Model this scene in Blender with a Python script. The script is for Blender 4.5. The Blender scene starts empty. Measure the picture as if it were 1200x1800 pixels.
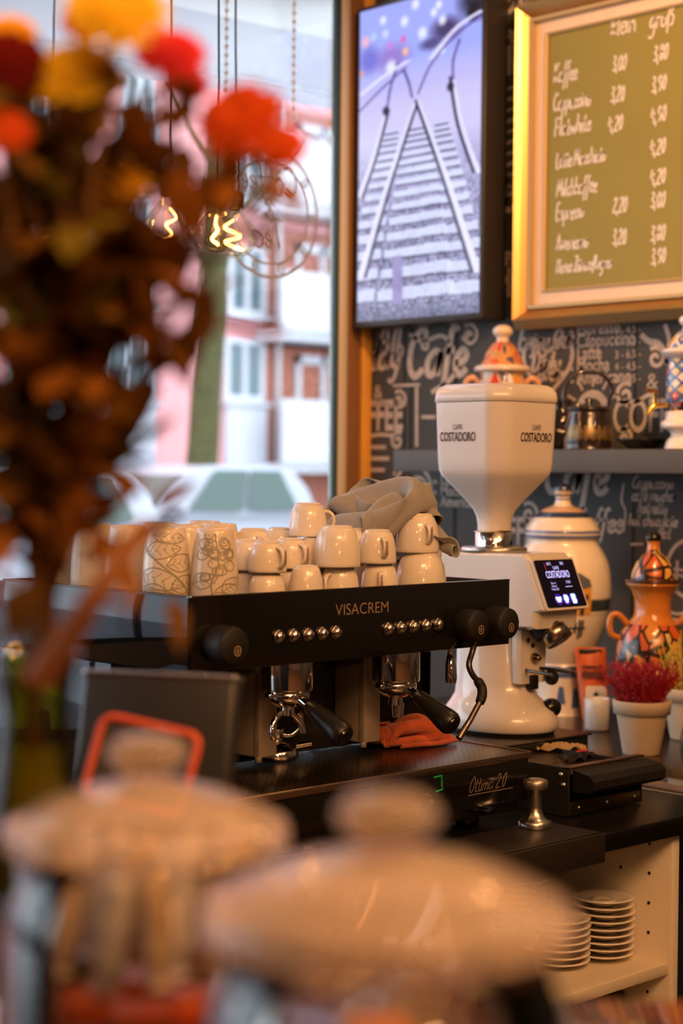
import bpy, bmesh, math, random
import numpy as np
from mathutils import Vector, Matrix

random.seed(7)
PI = math.pi
scene = bpy.context.scene
COL = scene.collection

# ------------------------------------------------------------------ camera, world, lights, exposure
CAM = Vector((0.0, 0.0, 1.42))
YAW, PITCH, ROLL, FPX = 0.806247, -0.023377, 0.0095797, 3042.46
FW = Vector((math.cos(PITCH) * math.cos(YAW), math.cos(PITCH) * math.sin(YAW), math.sin(PITCH)))
_r = FW.cross(Vector((0, 0, 1))).normalized()
_u = _r.cross(FW)
RT = math.cos(ROLL) * _r + math.sin(ROLL) * _u
UP = -math.sin(ROLL) * _r + math.cos(ROLL) * _u

cd = bpy.data.cameras.new('camera')
cam = bpy.data.objects.new('camera', cd)
COL.objects.link(cam)
cam.matrix_world = Matrix(((RT.x, UP.x, -FW.x, CAM.x), (RT.y, UP.y, -FW.y, CAM.y), (RT.z, UP.z, -FW.z, CAM.z), (0, 0, 0, 1)))
cd.sensor_fit = 'VERTICAL'
cd.sensor_height = 36.0
cd.lens = 36.0 * FPX / 1800.0
cd.clip_start = 0.02
cd.clip_end = 400
cd.dof.use_dof = True
cd.dof.focus_distance = 2.98
cd.dof.aperture_fstop = 3.3
scene.camera = cam

vs = scene.view_settings
vs.view_transform = 'Standard'
vs.look = 'None'
vs.gamma = 1.0
vs.use_curve_mapping = False
vs.exposure = 0.14
scene.cycles.use_denoising = True
scene.cycles.max_bounces = 10
scene.cycles.transparent_max_bounces = 16
scene.cycles.transmission_bounces = 10
scene.cycles.caustics_reflective = False
scene.cycles.caustics_refractive = False
scene.cycles.sample_clamp_indirect = 6.0

w = bpy.data.worlds.new('overcast_sky')
scene.world = w
w.use_nodes = True
bg = w.node_tree.nodes['Background']
bg.inputs['Color'].default_value = (0.84, 0.92, 1.0, 1)
bg.inputs['Strength'].default_value = 3.9

WARM = (1.0, 0.50, 0.20)
def point(name, loc, power, radius=0.04, col=WARM):
    l = bpy.data.lights.new(name, 'POINT')
    l.energy = power; l.shadow_soft_size = radius; l.color = col
    o = bpy.data.objects.new(name, l); COL.objects.link(o); o.location = loc
    return o
def area(name, loc, target, power, sx, sy, col=WARM):
    l = bpy.data.lights.new(name, 'AREA')
    l.energy = power; l.shape = 'RECTANGLE'; l.size = sx; l.size_y = sy; l.color = col
    o = bpy.data.objects.new(name, l); COL.objects.link(o); o.location = loc
    o.rotation_euler = (Vector(target) - Vector(loc)).to_track_quat('-Z', 'Y').to_euler()
    return o
# string of small warm bulbs under the ceiling of the room, behind and right of the camera
for i in range(9):
    point('string_light', (0.1 + 0.34 * i - 0.5, -0.9 - 0.22 * (i % 3) + 0.12 * i, 2.75 - 0.1 * (i % 4)), 9.5, 0.022)
for i in range(5):
    point('string_light', (2.2 + 0.22 * (i % 2), 0.7 - 0.3 * i, 2.7 - 0.07 * i), 3.5, 0.022)
point('bar_fill', (-0.25, 0.10, 2.25), 18, 0.05)  # unseen fill added near the camera to brighten the bouquet
area('ceiling_panel_lamp', (0.6, -0.4, 3.1), (1.8, 1.9, 0.9), 42, 1.3, 0.5)
sl = bpy.data.lights.new('menu_wall_spot', 'SPOT'); sl.energy = 190; sl.color = WARM; sl.spot_size = 1.15; sl.spot_blend = 0.7; sl.shadow_soft_size = 0.08
so0 = bpy.data.objects.new('menu_wall_spot', sl); COL.objects.link(so0); so0.location = (2.3, 1.3, 3.1)
so0.rotation_euler = (Vector((3.7, 2.6, 2.05)) - Vector((2.3, 1.3, 3.1))).to_track_quat('-Z', 'Y').to_euler()
point('front_fill', (0.25, -0.7, 1.72), 15, 0.06)  # unseen fill added low down to light the machine front
area('bar_spot', (2.95, 1.55, 3.0), (2.75, 2.3, 0.9), 6, 0.15, 0.15)

# ------------------------------------------------------------------ pixel -> point on a known plane (photo frame 1200x1800)
def P(px, py, X=None, Y=None, Z=None, D=None):
    d = FW + RT * ((px - 600) / FPX) - UP * ((py - 900) / FPX)
    if X is not None: t = (X - CAM.x) / d.x
    elif Y is not None: t = (Y - CAM.y) / d.y
    elif Z is not None: t = (Z - CAM.z) / d.z
    else: t = D
    return CAM + d * t

# ------------------------------------------------------------------ materials
MATS = {}
def mat(name, col, rough=0.5, metal=0.0, noise=0.0, nscale=20.0, bump=0.0, bscale=None, coat=0.0, trans=0.0, ior=1.45,
        emit=None, estr=0.0, spec=0.5, sheen=0.0, sub=0.0):
    if name in MATS: return MATS[name]
    m = bpy.data.materials.new(name); m.use_nodes = True
    nt = m.node_tree; b = nt.nodes['Principled BSDF']
    c = (col[0], col[1], col[2], 1)
    b.inputs['Base Color'].default_value = c
    b.inputs['Roughness'].default_value = rough
    b.inputs['Metallic'].default_value = metal
    b.inputs['IOR'].default_value = ior
    b.inputs['Specular IOR Level'].default_value = spec
    b.inputs['Coat Weight'].default_value = coat
    b.inputs['Coat Roughness'].default_value = 0.04
    b.inputs['Transmission Weight'].default_value = trans
    b.inputs['Sheen Weight'].default_value = sheen
    if sub:
        b.inputs['Subsurface Weight'].default_value = sub
        b.inputs['Subsurface Radius'].default_value = (0.01, 0.006, 0.004)
    if emit:
        b.inputs['Emission Color'].default_value = (emit[0], emit[1], emit[2], 1)
        b.inputs['Emission Strength'].default_value = estr
    if noise or bump:
        tc = nt.nodes.new('ShaderNodeTexCoord')
        n = nt.nodes.new('ShaderNodeTexNoise'); n.inputs['Scale'].default_value = nscale; n.inputs['Detail'].default_value = 4
        nt.links.new(tc.outputs['Object'], n.inputs['Vector'])
        if noise:
            mx = nt.nodes.new('ShaderNodeMix'); mx.data_type = 'RGBA'
            mx.inputs[6].default_value = tuple(max(0, v * (1 - noise)) for v in col) + (1,)
            mx.inputs[7].default_value = tuple(min(1, v * (1 + noise)) for v in col) + (1,)
            nt.links.new(n.outputs['Fac'], mx.inputs[0]); nt.links.new(mx.outputs[2], b.inputs['Base Color'])
        if bump:
            n2 = nt.nodes.new('ShaderNodeTexNoise'); n2.inputs['Scale'].default_value = bscale or nscale; n2.inputs['Detail'].default_value = 3
            nt.links.new(tc.outputs['Object'], n2.inputs['Vector'])
            bp = nt.nodes.new('ShaderNodeBump'); bp.inputs['Strength'].default_value = bump; bp.inputs['Distance'].default_value = 0.004
            nt.links.new(n2.outputs['Fac'], bp.inputs['Height']); nt.links.new(bp.outputs['Normal'], b.inputs['Normal'])
    MATS[name] = m
    return m

def glow(name, col, strength):
    if name in MATS: return MATS[name]
    m = bpy.data.materials.new(name); m.use_nodes = True
    nt = m.node_tree; nt.nodes.clear()
    e = nt.nodes.new('ShaderNodeEmission'); e.inputs[0].default_value = (*col, 1); e.inputs[1].default_value = strength
    o = nt.nodes.new('ShaderNodeOutputMaterial'); nt.links.new(e.outputs[0], o.inputs[0])
    MATS[name] = m
    return m

def leafy(name, col, share=0.5, noise=0.4, nscale=30, rough=0.7):
    """leaf or petal: light also passes through"""
    if name in MATS: return MATS[name]
    m = bpy.data.materials.new(name); m.use_nodes = True
    nt = m.node_tree; nt.nodes.clear()
    d = nt.nodes.new('ShaderNodeBsdfDiffuse'); t = nt.nodes.new('ShaderNodeBsdfTranslucent')
    tc = nt.nodes.new('ShaderNodeTexCoord'); n = nt.nodes.new('ShaderNodeTexNoise'); n.inputs['Scale'].default_value = nscale
    mc = nt.nodes.new('ShaderNodeMix'); mc.data_type = 'RGBA'
    mc.inputs[6].default_value = tuple(v*(1-noise) for v in col) + (1,); mc.inputs[7].default_value = tuple(min(1, v*(1+noise)) for v in col) + (1,)
    mx = nt.nodes.new('ShaderNodeMixShader'); mx.inputs[0].default_value = share; o = nt.nodes.new('ShaderNodeOutputMaterial')
    nt.links.new(tc.outputs['Object'], n.inputs['Vector']); nt.links.new(n.outputs['Fac'], mc.inputs[0])
    nt.links.new(mc.outputs[2], d.inputs[0]); nt.links.new(mc.outputs[2], t.inputs[0])
    nt.links.new(d.outputs[0], mx.inputs[1]); nt.links.new(t.outputs[0], mx.inputs[2]); nt.links.new(mx.outputs[0], o.inputs[0])
    MATS[name] = m
    return m

def haze_glass(name, tint, share, col):
    """pressed glass lid: see-through, partly milky, glossy"""
    m = bpy.data.materials.new(name); m.use_nodes = True
    nt = m.node_tree; b = nt.nodes['Principled BSDF']; o = nt.nodes['Material Output']
    b.inputs['Base Color'].default_value = (*col, 1); b.inputs['Roughness'].default_value = 0.08; b.inputs['Coat Weight'].default_value = 0.6
    t = nt.nodes.new('ShaderNodeBsdfTransparent'); t.inputs[0].default_value = (*tint, 1)
    f = nt.nodes.new('ShaderNodeLayerWeight'); f.inputs['Blend'].default_value = 0.35
    mu = nt.nodes.new('ShaderNodeMath'); mu.operation = 'MULTIPLY_ADD'; mu.inputs[1].default_value = 0.5; mu.inputs[2].default_value = share; mu.use_clamp = True
    mx = nt.nodes.new('ShaderNodeMixShader')
    nt.links.new(f.outputs['Facing'], mu.inputs[0]); nt.links.new(mu.outputs[0], mx.inputs[0]); nt.links.new(t.outputs[0], mx.inputs[1]); nt.links.new(b.outputs[0], mx.inputs[2]); nt.links.new(mx.outputs[0], o.inputs[0])
    return m

def thin_glass(name, tint=(1, 1, 1), refl=1.0, rough=0.0):
    """thin pane: see-through with a Fresnel reflection"""
    if name in MATS: return MATS[name]
    m = bpy.data.materials.new(name); m.use_nodes = True
    nt = m.node_tree; nt.nodes.clear()
    t = nt.nodes.new('ShaderNodeBsdfTransparent'); t.inputs[0].default_value = (*tint, 1)
    g = nt.nodes.new('ShaderNodeBsdfGlossy'); g.inputs['Roughness'].default_value = rough
    f = nt.nodes.new('ShaderNodeFresnel'); f.inputs[0].default_value = 1.45
    mu = nt.nodes.new('ShaderNodeMath'); mu.operation = 'MULTIPLY'; mu.inputs[1].default_value = refl; mu.use_clamp = True
    mx = nt.nodes.new('ShaderNodeMixShader'); o = nt.nodes.new('ShaderNodeOutputMaterial')
    nt.links.new(f.outputs[0], mu.inputs[0]); nt.links.new(mu.outputs[0], mx.inputs[0])
    nt.links.new(t.outputs[0], mx.inputs[1]); nt.links.new(g.outputs[0], mx.inputs[2]); nt.links.new(mx.outputs[0], o.inputs[0])
    MATS[name] = m
    return m

def band_mat(name, stops, zmax, rough=0.25, coat=0.3):
    """glaze painted in rings: constant colour ramp over the height of the pot"""
    m = bpy.data.materials.new(name); m.use_nodes = True
    nt = m.node_tree; b = nt.nodes['Principled BSDF']
    b.inputs['Roughness'].default_value = rough; b.inputs['Coat Weight'].default_value = coat
    tc = nt.nodes.new('ShaderNodeTexCoord'); sx = nt.nodes.new('ShaderNodeSeparateXYZ')
    dv = nt.nodes.new('ShaderNodeMath'); dv.operation = 'DIVIDE'; dv.inputs[1].default_value = zmax
    n = nt.nodes.new('ShaderNodeTexNoise'); n.inputs['Scale'].default_value = 14
    nt.links.new(tc.outputs['Object'], n.inputs['Vector'])
    ad = nt.nodes.new('ShaderNodeMath'); ad.operation = 'MULTIPLY_ADD'; ad.inputs[1].default_value = 0.006
    r = nt.nodes.new('ShaderNodeValToRGB'); r.color_ramp.interpolation = 'CONSTANT'
    while len(r.color_ramp.elements) < len(stops): r.color_ramp.elements.new(0.5)
    for e, (z, c) in zip(r.color_ramp.elements, stops):
        e.position = z / zmax; e.color = (*c, 1)
    nt.links.new(tc.outputs['Object'], sx.inputs[0]); nt.links.new(sx.outputs['Z'], dv.inputs[0])
    nt.links.new(n.outputs['Fac'], ad.inputs[0]); nt.links.new(dv.outputs[0], ad.inputs[2])
    nt.links.new(ad.outputs[0], r.inputs[0]); nt.links.new(r.outputs[0], b.inputs['Base Color'])
    return m

def ornament_mat(name, palette, nu, nv, line=(0.02, 0.012, 0.01), lw=0.09, diamond=False, rough=0.2, vstops=None):
    """painted ceramic ornament laid out round the pot by its UVs: cells outlined in dark slip"""
    m = bpy.data.materials.new(name); m.use_nodes = True
    nt = m.node_tree; b = nt.nodes['Principled BSDF']
    b.inputs['Roughness'].default_value = rough; b.inputs['Coat Weight'].default_value = 0.4
    uv = nt.nodes.new('ShaderNodeUVMap'); mp = nt.nodes.new('ShaderNodeMapping'); mp.inputs['Scale'].default_value = (nu, nv, 1)
    nt.links.new(uv.outputs[0], mp.inputs[0])
    src = mp.outputs[0]
    if diamond: mp.inputs['Rotation'].default_value = (0, 0, PI / 4)
    v1 = nt.nodes.new('ShaderNodeTexVoronoi'); v1.inputs['Scale'].default_value = 1; v1.inputs['Randomness'].default_value = 0.15 if diamond else 0.85
    v2 = nt.nodes.new('ShaderNodeTexVoronoi'); v2.feature = 'DISTANCE_TO_EDGE'; v2.inputs['Scale'].default_value = 1
    v2.inputs['Randomness'].default_value = v1.inputs['Randomness'].default_value
    nt.links.new(src, v1.inputs['Vector']); nt.links.new(src, v2.inputs['Vector'])
    sp = nt.nodes.new('ShaderNodeSeparateColor'); nt.links.new(v1.outputs['Color'], sp.inputs[0])
    r = nt.nodes.new('ShaderNodeValToRGB'); r.color_ramp.interpolation = 'CONSTANT'
    while len(r.color_ramp.elements) < len(palette): r.color_ramp.elements.new(0.5)
    for i, (e, c) in enumerate(zip(r.color_ramp.elements, palette)):
        e.position = i / len(palette); e.color = (*c, 1)
    nt.links.new(sp.outputs[0], r.inputs[0])
    lt = nt.nodes.new('ShaderNodeMath'); lt.operation = 'LESS_THAN'; lt.inputs[1].default_value = lw
    nt.links.new(v2.outputs['Distance'], lt.inputs[0])
    mx = nt.nodes.new('ShaderNodeMix'); mx.data_type = 'RGBA'; mx.inputs[7].default_value = (*line, 1)
    nt.links.new(lt.outputs[0], mx.inputs[0]); nt.links.new(r.outputs[0], mx.inputs[6])
    # a dot in the middle of every cell
    ld = nt.nodes.new('ShaderNodeMath'); ld.operation = 'LESS_THAN'; ld.inputs[1].default_value = 0.16
    nt.links.new(v1.outputs['Distance'], ld.inputs[0])
    mx2 = nt.nodes.new('ShaderNodeMix'); mx2.data_type = 'RGBA'; mx2.inputs[7].default_value = (*palette[-1], 1)
    nt.links.new(ld.outputs[0], mx2.inputs[0]); nt.links.new(mx.outputs[2], mx2.inputs[6])
    nt.links.new(mx2.outputs[2], b.inputs['Base Color'])
    return m

# ------------------------------------------------------------------ mesh builder
class MB:
    def __init__(s): s.v = []; s.f = []; s.sm = []; s.mi = []; s.uv = []
    def add(s, verts, faces, smooth=False, mi=0, uvs=None):
        o = len(s.v); s.v += [tuple(p) for p in verts]
        for k, f in enumerate(faces):
            s.f.append(tuple(i + o for i in f)); s.sm.append(smooth); s.mi.append(mi)
            s.uv.append(uvs[k] if uvs else None)
        return s
    def xf(s, M, start=0):
        for i in range(start, len(s.v)): s.v[i] = tuple(M @ Vector(s.v[i]))
        return s
    def box(s, x0, x1, y0, y1, z0, z1, bev=0.0, seg=2, mi=0, M=None):
        if bev <= 0:
            vs_ = [(x0,y0,z0),(x1,y0,z0),(x1,y1,z0),(x0,y1,z0),(x0,y0,z1),(x1,y0,z1),(x1,y1,z1),(x0,y1,z1)]
            fs = [(0,3,2,1),(4,5,6,7),(0,1,5,4),(1,2,6,5),(2,3,7,6),(3,0,4,7)]; sm = False
        else:
            bm = bmesh.new(); bmesh.ops.create_cube(bm, size=1)
            for v in bm.verts: v.co = Vector(((x0+x1)/2 + v.co.x*(x1-x0), (y0+y1)/2 + v.co.y*(y1-y0), (z0+z1)/2 + v.co.z*(z1-z0)))
            bmesh.ops.bevel(bm, geom=bm.edges[:], offset=bev, segments=seg, profile=0.5, affect='EDGES')
            bm.verts.index_update(); vs_ = [tuple(v.co) for v in bm.verts]; fs = [tuple(v.index for v in f.verts) for f in bm.faces]; bm.free(); sm = True
        if M is not None: vs_ = [tuple(M @ Vector(p)) for p in vs_]
        return s.add(vs_, fs, sm, mi)
    def lathe(s, prof, seg=40, cx=0, cy=0, M=None, cap0=False, cap1=False, mi=0, smooth=True, rib=None):
        vs_ = []; fs = []; uvs = []
        zl = [p[1] for p in prof]; z0, z1 = min(zl), max(zl)
        for r, z in prof:
            for j in range(seg):
                a = 2*PI*j/seg
                rr = r * (rib(a, z) if rib else 1)
                vs_.append((cx + rr*math.cos(a), cy + rr*math.sin(a), z))
        n = len(prof)
        for i in range(n-1):
            for j in range(seg):
                k = (j+1) % seg
                fs.append((i*seg+j, i*seg+k, (i+1)*seg+k, (i+1)*seg+j))
                va, vb = (zl[i]-z0)/max(z1-z0,1e-6), (zl[i+1]-z0)/max(z1-z0,1e-6)
                uvs.append(((j/seg,va),((j+1)/seg,va),((j+1)/seg,vb),(j/seg,vb)))
        if cap0: fs.append(tuple(range(seg))[::-1]); uvs.append(tuple((0,0) for _ in range(seg)))
        if cap1: fs.append(tuple((n-1)*seg+j for j in range(seg))); uvs.append(tuple((0,1) for _ in range(seg)))
        if M is not None: vs_ = [tuple(M @ Vector(p)) for p in vs_]
        return s.add(vs_, fs, smooth, mi, uvs)
    def cyl(s, a, b, r0, r1=None, seg=20, mi=0, smooth=True):
        return s.tube([a, b], [r0, r0 if r1 is None else r1], seg, mi=mi)
    def tube(s, pts, r, seg=10, mi=0, caps=True, closed=False):
        pts = [Vector(p) for p in pts]; n = len(pts)
        rs = list(r) if hasattr(r, '__len__') else [r]*n
        vs_ = []; up = Vector((0, 0, 1)); prev = None
        for i, p in enumerate(pts):
            if closed: t = pts[(i+1) % n] - pts[i-1]
            else: t = pts[min(i+1, n-1)] - pts[max(i-1, 0)]
            if t.length < 1e-9: t = Vector((0, 0, 1))
            t.normalize()
            if prev is None:
                x = t.cross(up if abs(t.z) < 0.9 else Vector((1, 0, 0))).normalized()
            else:
                x = prev - t * prev.dot(t)
                if x.length < 1e-6: x = t.cross(up)
                x.normalize()
            prev = x; y = t.cross(x)
            for j in range(seg):
                a = 2*PI*j/seg
                vs_.append(p + (x*math.cos(a) + y*math.sin(a))*rs[i])
        fs = []
        for i in range(n if closed else n-1):
            i2 = (i+1) % n
            for j in range(seg):
                k = (j+1) % seg
                fs.append((i*seg+j, i*seg+k, i2*seg+k, i2*seg+j))
        s.add(vs_, fs, True, mi)
        if caps and not closed:
            s.add(vs_[:seg], [tuple(range(seg))[::-1]], False, mi); s.add(vs_[-seg:], [tuple(range(seg))], False, mi)
        return s
    def sphere(s, c, r, seg=16, rings=10, mi=0, sc=(1, 1, 1)):
        prof = [(r*math.sin(PI*i/rings), -r*math.cos(PI*i/rings)) for i in range(rings+1)]
        prof[0] = (1e-5, -r); prof[-1] = (1e-5, r)
        return s.lathe(prof, seg, M=Matrix.Translation(Vector(c)) @ Matrix.Diagonal((*sc, 1)), mi=mi)
    def loft(s, loops, caps=True, smooth=True, mi=0):
        n = len(loops[0]); vs_ = [p for l in loops for p in l]; fs = []
        for i in range(len(loops)-1):
            for j in range(n):
                k = (j+1) % n
                fs.append((i*n+j, i*n+k, (i+1)*n+k, (i+1)*n+j))
        s.add(vs_, fs, smooth, mi)
        if caps: s.add(loops[0], [tuple(range(n))[::-1]], False, mi); s.add(loops[-1], [tuple(range(n))], False, mi)
        return s
    def prism(s, poly, o, ax, ay, az, h, mi=0):
        """polygon (2D) in the frame (ax, ay) at o, extruded along az by h"""
        o, ax, ay, az = Vector(o), Vector(ax), Vector(ay), Vector(az)
        a = [o + ax*x + ay*y for x, y in poly]; b = [p + az*h for p in a]; n = len(poly)
        s.add(a + b, [tuple(range(n))[::-1], tuple(range(n, 2*n))] + [(j, (j+1) % n, n+(j+1) % n, n+j) for j in range(n)], False, mi)
        return s
    def strip(s, pts, wd, o, ax, ay, mi=0):
        """flat stroke of width wd along 2D points in a plane"""
        o, ax, ay = Vector(o), Vector(ax), Vector(ay)
        p2 = [Vector(p) for p in pts]; n = len(p2)
        ws = list(wd) if hasattr(wd, '__len__') else [wd]*n
        vs_ = []
        for i, p in enumerate(p2):
            t = p2[min(i+1, n-1)] - p2[max(i-1, 0)]
            if t.length < 1e-9: t = Vector((1, 0))
            t.normalize(); nn = Vector((-t.y, t.x))
            for sg in (0.5, -0.5):
                q = p + nn*ws[i]*sg
                vs_.append(o + ax*q.x + ay*q.y)
        s.add(vs_, [(2*i, 2*i+1, 2*i+3, 2*i+2) for i in range(n-1)], False, mi)
        return s
    def build(s, name, m, parent=None, loc=(0, 0, 0), rot=(0, 0, 0)):
        me = bpy.data.meshes.new(name)
        me.from_pydata(s.v, [], s.f)
        me.polygons.foreach_set('use_smooth', s.sm)
        me.polygons.foreach_set('material_index', s.mi)
        for mm in (m if isinstance(m, (list, tuple)) else [m]): me.materials.append(mm)
        if any(u is not None for u in s.uv):
            lay = me.uv_layers.new(name='UVMap'); k = 0; data = np.zeros(len(me.loops)*2, dtype=np.float32)
            for f, u in zip(s.f, s.uv):
                for i in range(len(f)):
                    if u is not None and i < len(u): data[2*k] = u[i][0]; data[2*k+1] = u[i][1]
                    k += 1
            lay.data.foreach_set('uv', data)
        me.update()
        o = bpy.data.objects.new(name, me); COL.objects.link(o)
        o.location = loc; o.rotation_euler = rot
        if parent is not None: o.parent = parent
        return o

def smooth_line(pts, n=6, closed=False):
    """Catmull-Rom through points of any dimension"""
    pts = [np.array(p, float) for p in pts]; out = []; m = len(pts)
    rng = range(m) if closed else range(m-1)
    for i in rng:
        if closed: a, b, c, d = pts[i-1], pts[i], pts[(i+1) % m], pts[(i+2) % m]
        else: a, b, c, d = pts[max(i-1, 0)], pts[i], pts[i+1], pts[min(i+2, m-1)]
        for k in range(n):
            t = k/n
            out.append(tuple(0.5*((2*b) + (c-a)*t + (2*a-5*b+4*c-d)*t*t + (3*b-a-3*c+d)*t**3)))
    if not closed: out.append(tuple(pts[-1]))
    return out

def tag(o, label=None, cat=None, group=None, kind=None):
    if label: o['label'] = label
    if cat: o['category'] = cat
    if group: o['group'] = group
    if kind: o['kind'] = kind
    return o
def thing(name, label, cat, loc=(0, 0, 0), rotz=0, group=None):
    o = bpy.data.objects.new(name, None); COL.objects.link(o)
    o.location = loc; o.rotation_euler = (0, 0, rotz); o.empty_display_size = 0.05
    return tag(o, label, cat, group)
def struct(o): o['kind'] = 'structure'; return o
def kids(o): return [c for c in COL.objects if c.parent == o]
def dup(o, loc=None, rotz=None, label=None, parent=None, ch=None):
    c = o.copy(); COL.objects.link(c)
    if parent is not None: c.parent = parent
    if loc is not None: c.location = loc
    if rotz is not None: c.rotation_euler = (0, 0, rotz)
    if label: c['label'] = label
    for k in kids(o): dup(k, parent=c)
    return c

# lettering with the built-in font, as flat mesh in the frame (ax right, ay up)
_txt = {}
def text(mb, s, size, o, ax, ay, align='CENTER', sx=1.0, bold=0.0, shear=0.0, mi=0, depth=0.0):
    key = (s, align, bold, shear)
    if key not in _txt:
        c = bpy.data.curves.new('letters', 'FONT'); c.body = s; c.size = 1.0; c.align_x = align
        c.offset = bold; c.shear = shear; c.resolution_u = 4; c.space_character = 1.0
        ob = bpy.data.objects.new('letters', c); COL.objects.link(ob)
        dg = bpy.context.evaluated_depsgraph_get(); me = bpy.data.meshes.new_from_object(ob.evaluated_get(dg))
        _txt[key] = ([tuple(v.co) for v in me.vertices], [tuple(p.vertices) for p in me.polygons])
        bpy.data.objects.remove(ob); bpy.data.curves.remove(c); bpy.data.meshes.remove(me)
    vs_, fs = _txt[key]; o, ax, ay = Vector(o), Vector(ax), Vector(ay)
    mb.add([o + ax*(v[0]*size*sx) + ay*(v[1]*size) for v in vs_], fs, False, mi)
    return mb

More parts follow.
